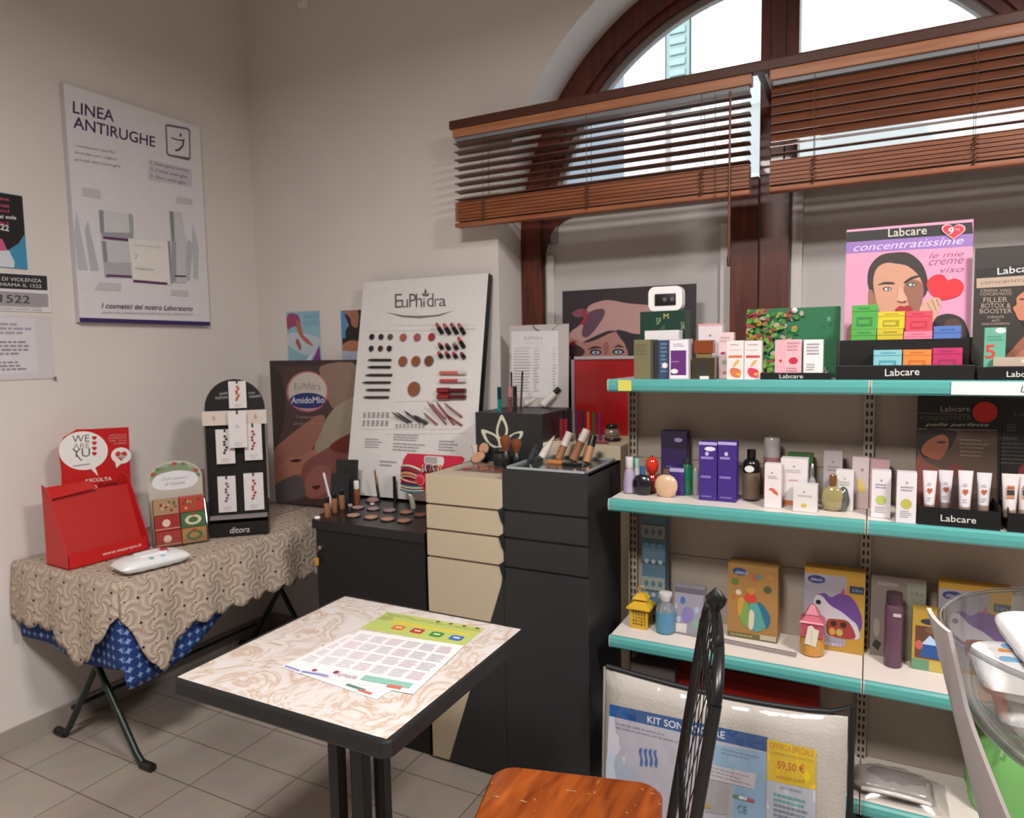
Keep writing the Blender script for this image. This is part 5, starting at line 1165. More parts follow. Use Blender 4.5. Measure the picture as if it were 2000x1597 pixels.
# ================================================================== SHOP SHELVING
SXL, SXM, SXR = -.735, .002, .74; SYF, SYB = 2.10, 2.36
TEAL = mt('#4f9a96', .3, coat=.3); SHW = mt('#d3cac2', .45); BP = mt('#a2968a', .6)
S1, S2, S3, S4 = 1.402, 1.020, .568, .215
th = Thing('shop_shelving', 'cream metal shop shelving with teal shelf edges under the window', 'shelving', ((SXL+SXR)/2, (SYF+SYB)/2, 0))
for x0, x1 in ((SXL, SXM-.0015), (SXM+.0015, SXR)):
    for k, z in enumerate((.12, .42, .79, 1.12)):
        th.part('back_panel', MB().box((x0+.012, SYB-.012, z), (x1-.004, SYB, (.418, .788, 1.118, 1.375)[k]), BP, .002))
    for z in (S1, S2, S3, S4):
        o = th.part('shelf', MB().box((x0, SYF, z-.028), (x1, SYB-.014 if z != S1 else SYB+.03, z), SHW, .002))
        m = MB(); pr = [(SYF+.001, z+.002), (SYF-.008, z+.002), (SYF-.014, z-.004), (SYF-.016, z-.018), (SYF-.014, z-.032), (SYF-.008, z-.038), (SYF+.001, z-.038)]
        m.prism([(x0+.003, y, zz) for y, zz in pr], (x1-x0-.006, 0, 0), TEAL, False)
        e_ = th.part('edge_strip', m, o)
        m = MB(); 
        for xx in (x0, x1-.003):
            m = MB().prism([(xx, y, zz) for y, zz in [(y-(.001 if y < SYF else 0), zz) for y, zz in pr]], (.003, 0, 0), mt('#a9aeac', .35)); th.part('end_cap', m, o)
for x in (SXL+.006, SXM, SXR-.006):
    m = MB(); m.box((x-.014, SYB-.030, .02), (x+.014, SYB-.013, 1.372), mt('#a59a8c', .45)); 
    for k in range(54):
        z = .06+k*.025; m.box((x-.009, SYB-.0312, z), (x-.003, SYB-.0298, z+.014), BLACKM); m.box((x+.003, SYB-.0312, z), (x+.009, SYB-.0298, z+.014), BLACKM)
    th.part('slotted_upright', m)
m = MB()
for x0, x1 in ((SXL, SXM-.0015), (SXM+.0015, SXR)): m.box((x0+.006, SYF+.03, 0), (x1-.006, SYF+.04, S4-.04), mt('#2f5f55', .5))
th.part('kick_plate', m)
th.part('left_end_panel', MB().box((SXL-.004, SYB-.05, .0), (SXL-.0005, SYB, 1.372), mt('#9c8a72', .5)))
# strips clipped on the top edge
def edge_label(x0, x1, col, txt=None):
    m = MB(); m.box((x0, SYF-.0185, S1-.034), (x1, SYF-.0165, S1-.001), mt(col, .4)); 
    if txt: a = Art(m, (x0, SYF-.0185, S1-.034), (1, 0, 0), (0, 0, 1), x1-x0, .033); a.text(txt, .48, .22, .80, .72, '#3a3a3e', shear=.2)
    return m
xa = at(1858, 752, y=SYF-.018).x
single('shelf_label', 'white shelf strip with dark capitals on the top shelf edge, under the second stand', 'label', edge_label(xa, xa+.30, '#d9d3d6', 'LABCARE'), (xa, SYF-.017, S1-.03))
xa = at(1207, 750, y=SYF-.018).x; xb = at(1233, 750, y=SYF-.018).x
m = edge_label(xa, xb, '#c9c25a'); single('price_tag', 'yellow price tag on the left end of the top shelf edge', 'price tag', m, (xa, SYF-.017, S1-.03))

E_ = .0009
Z1, Z2, Z3, Z4 = S1+E_, S2+E_, S3+E_, S4+E_
def carton(name, label, cat, xl, xr, yt, Y, zb, depth, col, draw=None, group=None, edge=None, bev=.001, yb=None, lean=0, mapc=None, rough=.5):
    """a printed carton: photo left / right / top, front face at distance Y, standing at height zb"""
    if yb is not None: Y = at((xl+xr)/2, yb, z=zb).y
    ym = 720 if zb > 1.3 else (yb or 960)
    x0 = at(xl, yt, y=Y).x; x1 = at(xr, yt, y=Y).x
    if yb is not None: x0 = (x0+at(xl, yb, y=Y).x)/2; x1 = (x1+at(xr, yb, y=Y).x)/2
    zt = at((xl+xr)/2, yt, y=Y).z
    Y = min(Y, SYB-.034-depth) if zb < 1.39 and Y > 2.1 and Y < 2.36 else Y
    m = MB(); m.box((x0, Y, zb), (x1, Y+depth, zt), mt(col, rough), bev)
    a = Art(m, (x0, Y, zb), (1, 0, 0), (0, 0, 1), x1-x0, zt-zb, mapc)
    if draw: draw(a)
    return single(name, label, cat, m, ((x0+x1)/2, Y+depth/2, zb), group)
def plain_print(c='#8a8486', logo=True, blot=None, n=4):
    def f(a):
        if logo: a.ell(.5, .80, .06, .025, c)
        a.words(.2, .62, .85, .74, 2, c, .5)
        a.words(.2, .1, .8, .25, n, c, .4)
        if blot: a.ell(.5, .38, .28, .10, blot)
    return f
# ---------------- top shelf, from the left
carton('cosmetic_box', 'olive cosmetic box at the left end of the top shelf', 'box', 1238, 1276, 663, 2.13, Z1, .055, '#6b6849', lambda a: (a.rect(.86, 0, 1, 1, '#3f3d30'), a.words(.1, .6, .7, .9, 4, '#5a583c', .5)))
carton('cosmetic_box', 'navy blue cosmetic box between the olive and the purple one', 'box', 1277.5, 1306, 664, 2.13, Z1, .055, '#2c3f5c', lambda a: (a.rect(0, 0, .32, 1, '#1c2028'), a.words(.45, .15, .95, .95, 8, '#5b7d9c', .5), a.ell(.75, .35, .2, .07, '#d8d8dc')))
carton('cosmetic_box', 'white framed purple cosmetic box on the top shelf', 'box', 1307, 1346, 662, 2.12, Z1, .05, '#b9b0b8', lambda a: (a.rect(.06, .03, .94, .97, '#dcd8de'), a.rect(.08, .1, .86, .72, '#5a1a6b'), a.words(.2, .8, .8, .9, 2, '#9c96a2'), a.words(.1, .42, .55, .46, 1, '#a084b0'), a.ell(.27, .2, .18, .06, '#dcd8de')))
carton('cosmetic_box', 'white box behind the olive and purple boxes on the top shelf', 'box', 1259, 1326, 645, 2.195, Z1, .05, '#d5d1d0')
def d_dkg(a):
    for k in range(6): a.line([(random.uniform(.05, .5), random.uniform(.3, .6)), (random.uniform(.3, .9), random.uniform(.3, .8))], .003, '#3f6b55')
    a.text('SP', .33, .80, .43, .90, '#8c9c78'); a.text('M', .48, .88, .58, .96, '#b5a868'); a.text('S&', .82, .72, .9, .83, '#8c9c78'); a.rect(.9, 0, 1, 1, '#24302c')
carton('gift_box', 'dark green patterned gift box behind the white box on the top shelf', 'box', 1250, 1348, 607, 2.262, Z1, .07, '#1d3a30', d_dkg, rough=.3)
# white plastic frame on top of the dark green box
zt = at(1298, 607, y=2.262).z+.001; x0 = at(1266, 590, y=2.27).x; x1 = at(1332, 590, y=2.27).x; z1 = at(1298, 559, y=2.27).z
t_ = Thing('white_gadget', 'white rounded plastic gadget with a black window on top of the dark green gift box', 'gadget', ((x0+x1)/2, 2.29, zt))
m = MB(); m.M = Matrix.Identity(4); w = x1-x0; h = z1-zt
m.prism([(x0+p[0], 2.272, zt+p[1]) for p in roundrect(0, 0, w, h, .020, .022)], (0, .04, 0), mt('#e6e4e3', .35)); t_.part('body', m)
m = MB(); m.box((x0+w*.2, 2.268, zt+h*.22), (x0+w*.82, 2.2725, zt+h*.70), BLACK, .002); m.cyl((x0+w*.50, 2.2685, zt+h*.46), .0075, .002, CHROME, 16, (0, -1, 0)); m.cyl((x0+w*.72, 2.2685, zt+h*.46), .0075, .002, CHROME, 16, (0, -1, 0)); t_.part('window', m)
carton('cosmetic_box', 'tall white pink-topped box behind the brown bottle on the top shelf', 'box', 1364, 1411, 632, 2.25, Z1, .04, '#d6cbcd', lambda a: (a.rect(0, .96, 1, 1, '#cf9c9c'), a.ell(.5, .78, .04, .02, '#6b6568'), a.words(.3, .6, .8, .68, 1, '#a9a0a2')))
# brown glass bottle in front
Yc = 2.155; xc = at(1376, 700, y=Yc).x; zt = at(1376, 664, y=Yc).z; r = (at(1397, 700, y=Yc).x-at(1353, 700, y=Yc).x)/2
t_ = Thing('perfume_bottle', 'square brown glass perfume bottle with amber stopper on the top shelf', 'bottle', (xc, Yc, Z1)); H = zt-Z1
m = MB().box((xc-r, Yc-.018, Z1), (xc+r, Yc+.018, Z1+H*.55), mt('#3b3420', .15, coat=.5), .004); a = Art(m, (xc-r, Yc-.018, Z1), (1, 0, 0), (0, 0, 1), 2*r, H*.55); a.rect(.15, .15, .75, .8, '#24221a'); a.rect(.35, .0, .75, .14, '#d3cfc8'); t_.part('body', m)
t_.part('collar', MB().box((xc-r*.6, Yc-.010, Z1+H*.55), (xc+r*.6, Yc+.010, Z1+H*.66), mt('#a39060', .3, .6), .002)); t_.part('stopper', MB().box((xc-r*.85, Yc-.015, Z1+H*.66), (xc+r*.85, Yc+.015, zt), mt('#7a3d22', .2, coat=.4), .003))
carton('cosmetic_box', 'narrow pale pink cosmetic box behind the fruit-printed boxes', 'box', 1404, 1433, 649, 2.19, Z1, .03, '#d9bfc0', lambda a: (a.words(.1, .78, .9, .92, 2, '#b59aa0'), a.ell(.3, .55, .18, .03, '#a0304c'), a.ell(.4, .35, .2, .05, '#9aa58c'), a.ell(.4, .12, .15, .04, '#b08a4c')))
def fruit(c, c2_):
    def f(a): a.words(.2, .86, .85, .93, 1, '#b59a9c'); a.words(.1, .74, .9, .78, 1, '#c9a8a4'); a.rect(.1, .56, .9, .62, c); a.ell(.55, .42, .2, .05, c2_, rot=.4); a.poly([(.2, .2), (.35, .08), (.75, .05), (.85, .18), (.7, .27), (.3, .3)], c, smooth=4); a.ell(.7, .14, .14, .04, c2_)
    return f
carton('cosmetic_box', 'white box printed with orange mango on the top shelf', 'box', 1420, 1453, 665, 2.12, Z1, .03, '#dccfce', fruit('#c96a3c', '#d9a24a'), 'fruit-printed cosmetic boxes on the top shelf')
carton('cosmetic_box', 'white box printed with a red fruit slice on the top shelf', 'box', 1454, 1488, 665, 2.12, Z1, .03, '#dccfd0', fruit('#c8384a', '#d99a4a'), 'fruit-printed cosmetic boxes on the top shelf')
# green christmas gift bag
def d_xmas(a):
    random.seed(3)
    for k in range(260):
        x = random.uniform(0, 1)**1.5*.62; y = random.uniform(.02, .97)
        if y < .52 and x > .30: continue
        if x > .62-(.97-y)*.25 and y > .5: continue
        c = random.choice(['#4f8f34', '#3c7a36', '#8a2f30', '#6f9c3c', '#a8a08c', '#b5803a', '#2f6a34', '#9c3a38', '#5f9a40', '#87903c'])
        a.ell(x, y, random.uniform(.014, .034), random.uniform(.022, .052), c, n=8, rot=random.uniform(0, 3))
    a.text('*', .87, .78, .91, .86, '#7fb09a')
Yg = 2.315
carton('gift_bag', 'large green christmas gift bag with baubles behind the small pink boxes', 'gift bag', 1460, 1641, 601, Yg, Z1, .05, '#1f6a44', d_xmas)
xx = at(1552, 605, y=Yg).x; zz = at(1552, 601, y=Yg).z; single('gift_ribbon', 'small white bow at the top of the green christmas gift bag', 'bow', MB().lathe([(0, -.006), (.007, -.003), (.009, .001), (.006, .004), (0, .005)], (xx, Yg-.005, zz-.008), mt('#d5cfcd', .5), 10, (0, -1, 0)), (xx, Yg, zz-.01))
# low black tray with brand lettering
def d_lab(x0=.3, x1=.72): return lambda a: a.text('Labcare', x0, .22, x1, .80, '#c9c5c1', .004)
x0 = at(1485, 730, y=2.105).x; x1 = at(1622, 730, y=2.105).x
def tray(label, x0, x1, y, z, h, depth, txt=True, tx=(.3, .72)):
    t_ = Thing('cardboard_tray', label, 'tray', ((x0+x1)/2, y+depth/2, z)); K = mt('#0f0f10', .4)
    m = MB().box((x0, y, z), (x1, y+.003, z+h), K); a = Art(m, (x0, y, z), (1, 0, 0), (0, 0, 1), x1-x0, h)
    if txt: a.text('Labcare', tx[0], .22, tx[1], .80, '#c9c5c1', .004)
    t_.part('front', m); m = MB().box((x0, y+.003, z), (x1, y+depth, z+.002), K); 
    for xx in (x0, x1-.002): m.box((xx, y+.003, z+.002), (xx+.002, y+depth, z+h), K)
    t_.part('base_and_sides', m); return t_
tray('low black cardboard tray with white lettering on the top shelf, holding two small boxes', x0, x1, 2.105, Z1, .020, .055, True, (.28, .62))
carton('cosmetic_box', 'pale pink box with red lips in the low black tray', 'box', 1514, 1566, 663, 2.112, Z1+.003, .04, '#d9a9b0', lambda a: (a.rect(0, 0, .40, 1, '#d39fa8'), a.ell(.70, .46, .17, .09, '#b5203c'), a.ell(.22, .46, .05, .04, '#b5203c'), a.words(.45, .7, .95, .95, 3, '#b9848e'), a.words(.45, .1, .95, .3, 3, '#b9848e')))
carton('cosmetic_box', 'white box with grey print in the low black tray', 'box', 1570, 1608, 663, 2.112, Z1+.003, .04, '#dad6d6', lambda a: (a.words(.15, .6, .9, .92, 4, '#8a868c'), a.words(.15, .2, .6, .4, 3, '#a09ca0')))
p = at(1613, 728, y=2.15); t_ = Thing('clear_bottle', 'tiny clear glass bottle at the right end of the low black tray', 'bottle', (p.x, 2.15, Z1+.003)); t_.part('body', MB().lathe([(.009, 0), (.010, .004), (.010, .018), (.004, .024)], (p.x, 2.15, Z1+.003), CLEAR, 14)); t_.part('cap', MB().cyl((p.x, 2.15, Z1+.027), .004, .008, CHROME, 10))

# ---- first black stand with the pink poster
m8 = crop(1600, 420, 4.435)
X0 = at(1632, 730, y=2.105).x; X1 = at(1903, 730, y=2.105).x
t1 = Thing('cosmetics_stand', 'black stepped cosmetics stand with a pink poster of a woman and red heart', 'display', ((X0+X1)/2, 2.2, Z1)); K = mt('#0f0f10', .4)
m = MB().box((X0, 2.105, Z1), (X1, 2.108, Z1+.040), K); a = Art(m, (X0, 2.105, Z1), (1, 0, 0), (0, 0, 1), X1-X0, .040, m8); a.textpx('Labcare', (570, 1395), (868, 1385), 62, '#d0ccc8', .004); a.line([(0, .97), (1, .97)], .001, '#4c4a48'); t1.part('front_step', m)
m = MB().box((X0+.006, 2.170, Z1), (X1-.006, 2.173, Z1+.108), K); t1.part('rear_step', m)
m = MB().box((X0, 2.108, Z1), (X1, 2.29, Z1+.002), K)
for xx in (X0, X1-.002): m.box((xx, 2.108, Z1+.002), (xx+.002, 2.20, Z1+.045), K); m.box((xx, 2.165, Z1+.045), (xx+.002, 2.27, Z1+.110), K)
m.box((X0, 2.108, Z1+.022), (X1, 2.170, Z1+.024), K); m.box((X0+.006, 2.173, Z1+.07), (X1-.006, 2.255, Z1+.072), K); t1.part('base_and_sides', m)
b = Board((-.068-.002, 2.262, Z1+.003), -.01, .09, .312, .43, .004, mt('#d592b0', .45), mt('#2a1a1e', .5), m8); a = b.art
P_ = lambda pts, c, s_=0: a.poly(pts, c, px=True, smooth=s_)
P_([(240, 148), (1328, 60), (1332, 160), (236, 236)], '#151512'); P_([(236, 236), (1332, 160), (1332, 270), (232, 335)], '#8c6cae')
P_([(232, 335), (1332, 270), (1320, 1120), (180, 1120)], '#d08fae')
a.textpx('Labcare', (598, 190), (932, 165), 70, '#c9c6bc', .004); a.textpx('concentratissime', (298, 315), (1252, 250), 60, '#d3c2e6', .0, .35)
for s, x0, x1, y0, y1 in (('le mie', 950, 1252, 375, 355), ('creme', 950, 1252, 438, 418), ('viso', 1050, 1252, 500, 490)): a.textpx(s, (x0, y0), (x1, y1), 46, '#8c4468', -.005, .35)
P_([(430, 640), (418, 560), (430, 470), (470, 400), (540, 345), (640, 325), (760, 325), (840, 370), (900, 440), (935, 540), (940, 640), (915, 700), (880, 730), (820, 740), (500, 740), (455, 690)], '#2a1c18', 4)
P_([(425, 670), (455, 650), (480, 700), (520, 800), (540, 900), (440, 900)], '#8f6250', 3)
P_([(470, 620), (475, 520), (510, 450), (580, 415), (660, 420), (760, 440), (840, 500), (880, 560), (905, 640), (890, 760), (860, 860), (820, 960), (700, 990), (600, 960), (545, 880), (500, 760)], '#c08c74', 4)
P_([(740, 600), (800, 560), (880, 580), (905, 640), (890, 760), (860, 860), (800, 900), (780, 800), (760, 720), (735, 680)], '#8a5a48', 4)
P_([(505, 608), (560, 580), (640, 582), (650, 600), (570, 600)], '#2c1c16', 3); P_([(735, 580), (790, 540), (850, 522), (870, 535), (800, 560), (745, 592)], '#241512', 3)
for x, y in ((590, 640), (800, 602)): a.ell(x, y, 40, 18, '#3a241e', px=True); a.ell(x+2, y+2, 28, 12, '#c9cdd0', px=True); a.ell(x+8, y+1, 12, 12, '#54646c', px=True)
P_([(690, 620), (715, 640), (750, 700), (760, 735), (720, 755), (670, 745), (680, 700)], '#cc9c84', 3); P_([(680, 740), (715, 752), (755, 738), (745, 760), (690, 758)], '#6b3b30', 3)
P_([(660, 815), (700, 785), (735, 792), (770, 782), (810, 805), (790, 830), (670, 832)], '#9c1424', 3)
P_([(930, 600), (960, 545), (1020, 515), (1080, 525), (1112, 565), (1165, 550), (1225, 570), (1252, 620), (1230, 680), (1170, 715), (1065, 735), (990, 700), (950, 655)], '#cf1c2c', 4)
P_([(880, 790), (920, 745), (980, 715), (1040, 720), (1060, 760), (1040, 820), (1010, 890), (980, 930), (900, 900), (870, 830)], '#c29a84', 3)
for x0, y0, x1, y1 in ((935, 760, 985, 850), (975, 735, 1015, 830), (1015, 730, 1040, 790)): a.line([(x0, y0), (x1, y1)], .0016, '#7d5748', px=True)
P_([(985, 950), (1020, 880), (1120, 855), (1220, 885), (1275, 960), (1285, 1120), (985, 1120)], '#1c1214', 3); P_([(1080, 960), (1130, 900), (1200, 910), (1240, 970), (1230, 1120), (1120, 1120)], '#4a2c22', 3)
P_([(230, 1120), (240, 990), (275, 940), (290, 1120)], '#9a6c64')
a.poly([a.px((1162+x, 140-y)) for x, y in heart(0, 0, 104, 74)], '#d8a8b0', clip=False); a.poly([a.px((1162+x, 140-y)) for x, y in heart(0, 0, 92, 63)], '#c2283c', clip=False); a.textpx('9', (1118, 172), (1165, 165), 58, '#e8dcdc', .01); a.textpx('90', (1178, 142), (1215, 138), 24, '#dcb0b4')
t1.part('poster', b.mb)
# small boxes: two tiers of jars
def jarbox(label, xl, xr, yt, yb, Y, c, dark, tier, zb=None):
    m_ = m8; a0 = at(*m_(xl, (yt+yb)/2), y=Y); a1 = at(*m_(xr, (yt+yb)/2), y=Y); zt = at(*m_((xl+xr)/2, yt), y=Y).z
    zb = at(*m_((xl+xr)/2, yb), y=Y).z if zb is None else zb
    m = MB().box((a0.x+.0006, Y, zb), (a1.x-.0006, Y+.045, zt), mt(c, .45), .0008); a = Art(m, (a0.x, Y, zb), (1, 0, 0), (0, 0, 1), a1.x-a0.x, zt-zb)
    a.rect(.02, .72, .98, .76, dark); a.words(.25, .80, .8, .92, 1, dark, .5); a.rect(.2, .12, .8, .5, dark); a.words(.26, .2, .74, .42, 1, c, .8)
    single('face_cream_box', label, 'box', m, ((a0.x+a1.x)/2, Y+.02, zb), 'bright face cream boxes in the stepped stand'); return zt
Ya = 2.176; Z1a = Z1+.0726
zz = jarbox('green face cream box, lower of two stacked at the left of the stepped stand', 275, 497, 990, 1110, Ya, '#4fa046', '#37803a', 0, Z1a); jarbox('green face cream box, upper of two stacked at the left of the stepped stand', 280, 508, 778, 985, Ya, '#49a044', '#34783a', 0, zz+.0005)
zz = jarbox('yellow face cream box, lower of two stacked in the stepped stand', 500, 728, 985, 1110, Ya, '#c4ae2c', '#8f8222', 0, Z1a); jarbox('yellow face cream box, upper of two stacked in the stepped stand', 505, 742, 836, 980, Ya, '#cdb92c', '#98901f', 0, zz+.0005)
zz = jarbox('pale pink face cream box under the coral one in the stepped stand', 730, 982, 1005, 1110, Ya, '#d97c92', '#c4607c', 0, Z1a); jarbox('coral red face cream box at the top middle of the stepped stand', 745, 985, 830, 1000, Ya, '#cd4658', '#b02f44', 0, zz+.0005)
jarbox('blue face cream box at the right of the upper step', 988, 1230, 960, 1110, Ya, '#4f72b5', '#3a5a9c', 0, Z1a)
Yb = 2.113; Z1b = Z1+.0246
jarbox('light turquoise face cream box on the lower step', 468, 718, 1168, 1310, Yb, '#7fb5be', '#3f93a0', 0, Z1b); jarbox('orange face cream box on the lower step', 724, 975, 1165, 1310, Yb, '#d07f3c', '#bd6026', 0, Z1b); jarbox('magenta face cream box on the lower step', 980, 1243, 1150, 1310, Yb, '#b02c60', '#8f1f4c', 0, Z1b)
# ---- second black stand, cut by the frame
m9 = crop(1880, 500, 5.7)
X2 = X1+.010; X3 = X2+.26
t2 = Thing('cosmetics_stand', 'black cosmetics stand with a dark poster at the right end of the top shelf', 'display', ((X2+X3)/2, 2.2, Z1))
m = MB().box((X2, 2.105, Z1), (X3, 2.108, Z1+.034), K); a = Art(m, (X2, 2.105, Z1), (1, 0, 0), (0, 0, 1), X3-X2, .034, m9); a.textpx('Labcare', (492, 1345), (850, 1345), 62, '#d0ccc8', .004); t2.part('front_step', m)
m = MB().box((X2, 2.108, Z1), (X3, 2.27, Z1+.002), K)
for xx in (X2, X3-.002): m.box((xx, 2.108, Z1+.002), (xx+.002, 2.23, Z1+.034), mt('#6b5a48', .6))
t2.part('base_and_sides', m)
b = Board((X2-.002, 2.236, Z1+.003), -.02, .06, .262, .345, .004, mt('#2c2622', .45), mt('#241a16', .5), m9); a = b.art
P_([(160, 150), (700, 92), (1600, 0), (1600, 120), (700, 215), (150, 250)], '#121311'); P_([(155, 250), (700, 215), (1600, 130), (1600, 230), (700, 325), (155, 358)], '#ab9684')
a.textpx('Labcare', (388, 208), (850, 160), 76, '#cfccc6', .004); a.textpx('concentratissime', (200, 318), (1100, 255), 40, '#6f5c4e', 0, .3)
for s, x0, x1, y, h in (('CREMA VISO', 200, 540, 400, 30), ('CONCENTRATO', 195, 545, 440, 32), ('FILLER', 232, 500, 515, 54), ('BOTOX &', 208, 535, 580, 52), ('BOOSTER', 190, 548, 640, 50), ('STIRANTE', 272, 460, 695, 28), ('ANTI', 320, 412, 735, 28), ('INVECCHIAMENTO', 215, 525, 770, 26)): a.textpx(s, (x0, y), (x1, y-5), h, '#a39384', .0)
P_([(560, 570), (600, 480), (660, 400), (760, 360), (1300, 300), (1300, 1260), (600, 1260), (480, 1150), (620, 1000), (700, 900), (690, 780), (640, 720)], '#241713', 2)
P_([(560, 575), (600, 540), (600, 470), (660, 410), (720, 390), (800, 420), (800, 640), (720, 700), (640, 715), (605, 680), (590, 640)], '#b3735a', 4)
P_([(480, 1120), (560, 1030), (700, 880), (900, 800), (1300, 760), (1300, 1000), (900, 1020), (640, 1130)], '#8a5440', 3); P_([(570, 1150), (700, 1030), (1000, 980), (1300, 1000), (1300, 1200), (600, 1200)], '#9c6450', 3)
P_([(625, 482), (660, 470), (700, 478), (660, 490)], '#3a2018', 3)
t2.part('poster', b.mb)
m = MB(); x0 = at(*m9(240, 1000), y=2.13).x; x1 = at(*m9(480, 1000), y=2.13).x; zt = at(*m9(360, 795), y=2.13).z
m.box((x0, 2.13, Z1+.0025), (x1, 2.15, zt), mt('#5fa08a', .45), .001); a = Art(m, (x0, 2.13, Z1+.0025), (1, 0, 0), (0, 0, 1), x1-x0, zt-Z1, m9); a.ell(425, 828, 60, 30, '#c9d0cc', px=True); a.words(.15, .72, .9, .84, 2, '#4c8a76'); a.textpx('5', (250, 1140), (365, 1135), 150, '#c0382c', .012)
a.rect(.55, .02, 1, .25, '#5fa08a')
single('price_box', 'teal green box with a red figure five in front of the dark poster', 'box', m, (x0, 2.14, Z1))
m = MB(); xq = at(*m9(340, 1200), y=2.112).x; m.box((xq, 2.1125, Z1+.0346-.002), (X3-.01, 2.124, Z1+.058), mt('#a8998a', .5), .001); a = Art(m, (xq, 2.1125, Z1+.032), (1, 0, 0), (0, 0, 1), X3-.01-xq, .026); a.ell(.42, .62, .16, .3, '#c9c2bc'); a.rect(0, .05, 1, .15, '#2c2420')
single('cosmetic_box', 'flat beige box lying beside the teal price box', 'box', m, (xq+.05, 2.12, Z1+.033))

# ---------------- second shelf
k2 = crop(1180, 780, 4.762); k3 = crop(1580, 760, 4.762)
def spot(c, x, yb, zb): return at(*c(x, yb), z=zb)
def vessel(name, label, cat, c, x, hw, yt, yb, zb, segs, group=None, sy=1, dY=None, n=24):
    """segs: list of (part name, material, [(radius 0..1, height 0..1)...])"""
    p = spot(c, x, yb, zb)
    r = (at(*c(x+hw, yb), y=p.y).x-at(*c(x-hw, yb), y=p.y).x)/2
    Yc = (p.y+r*sy) if dY is None else dY
    Yc = min(Yc, SYB-.036-r*sy) if Yc < SYB else Yc
    xc = at(*c(x, (yt+yb)/2), y=Yc).x; H = at(*c(x, yt), y=Yc).z-zb
    r = (at(*c(x+hw, yb), y=Yc).x-at(*c(x-hw, yb), y=Yc).x)/2
    t_ = Thing(name, label, cat, (xc, Yc, zb), group)
    for nm, mat, prof in segs:
        t_.part(nm, MB().lathe([(q*r, h*H) for q, h in prof], (xc, Yc, zb), mt(mat, .25, coat=.3) if isinstance(mat, str) else mat, n, sy=sy))
    return t_, xc, Yc, r, H
vessel('shampoo_bottle', 'lilac bottle with white cap at the left end of the second shelf', 'bottle', k2, 235, 58, 530, 880, Z2, [('body', '#a295ae', [(.7, 0), (.95, .03), (1, .25), (.8, .55), (.55, .68)]), ('cap', '#d3cfd0', [(.5, .68), (.62, .70), (.62, .99), (0, 1)])])
vessel('shampoo_bottle', 'small mint-capped bottle behind the lilac one on the second shelf', 'bottle', k2, 300, 30, 545, 860, Z2, [('body', '#b5b0b5', [(.9, 0), (1, .1), (1, .5), (.7, .72)]), ('cap', '#8fc4b8', [(.7, .72), (.8, .74), (.8, .99), (0, 1)])], dY=2.235)
vessel('glass_bottle', 'red faceted bottle with round stopper behind the black round bottle', 'bottle', k2, 445, 62, 520, 900, Z2, [('body', mt('#8d1410', .1, coat=.8), [(.6, 0), (.95, .05), (1, .3), (.7, .45), (.6, .48)]), ('stopper', mt('#c42a12', .1, coat=.8), [(.35, .48), (.8, .58), (.98, .72), (.8, .88), (.4, .96)]), ('tip', CHROME, [(.2, .96), (.25, .98), (0, 1)])], dY=2.245)
vessel('perfume_bottle', 'black round flat bottle with blue neck on the second shelf', 'bottle', k2, 356, 92, 615, 895, Z2, [('body', '#14151b', [(.5, 0), (.8, .08), (1, .3), (.98, .45), (.75, .62), (.3, .70)]), ('cap', '#2f5a86', [(.24, .70), (.27, .72), (.27, .98), (0, 1)])], sy=.45)
t_, xc, Yc, r, H = vessel('perfume_bottle', 'cream round flat bottle with brown neck on the second shelf', 'bottle', k2, 576, 108, 640, 915, Z2, [('body', '#c9a888', [(.45, 0), (.8, .1), (1, .35), (.95, .55), (.7, .70), (.3, .78)]), ('cap', '#5c4a3c', [(.26, .78), (.28, .80), (.28, .98), (0, 1)])], sy=.4)
carton('cosmetic_box', 'tall dark violet box behind the cream round bottle on the second shelf', 'box', 1291, 1341, 842, 2.27, Z2, .05, '#2c1a4e', lambda a: (a.rect(0, .72, 1, 1, '#1c1230'), a.ell(.68, .86, .16, .035, '#8f84b0'), a.words(.2, .40, .7, .44, 1, '#6c5ca0'), a.words(.1, .15, .9, .25, 2, '#5a4890')))
carton('cosmetic_box', 'small violet box with a white band behind the cream round bottle', 'box', 1308, 1336, 914, 2.225, Z2, .035, '#3b2470', lambda a: a.rect(0, .86, 1, 1, '#a89cc6'))
vessel('spray_bottle', 'green glittery bottle left of the twin violet boxes', 'bottle', k2, 778, 46, 540, 892, Z2, [('body', mt('#1f7a54', .25, var=.35, scale=200), [(.85, 0), (1, .03), (1, .80), (.9, .82)]), ('cap', mt('#3a4440', .2), [(.5, .82), (.55, .84), (.4, .97), (0, 1)])])
vessel('spray_bottle', 'clear slim bottle right behind the green glittery bottle', 'bottle', k2, 850, 30, 620, 870, Z2, [('body', mt('#9a9c9c', .2), [(.9, 0), (1, .03), (1, .85), (0, 1)])], dY=2.26)
def d_vio(tagged):
    def f(a):
        a.rect(0, .95, 1, 1, '#a99cd0'); a.ell(.45, .80, .10, .035, '#b8acd4'); a.words(.12, .70, .85, .76, 1, '#9484c4', .7); a.words(.1, .38, .9, .43, 1, '#8474b8', .8); a.words(.15, .05, .85, .09, 1, '#7868ac', .6)
        if tagged: a.ell(.62, .885, .30, .038, '#d6d0e0')
    return f
carton('cosmetic_box', 'tall violet box with a white sticker, left of the twin violet boxes', 'box', 1365, 1400, 863, None, Z2, .045, '#371f74', d_vio(True), 'twin violet boxes', yb=977)
carton('cosmetic_box', 'tall violet box without sticker, right of the twin violet boxes', 'box', 1402, 1438, 863, None, Z2, .045, '#371f74', d_vio(False), 'twin violet boxes', yb=980)
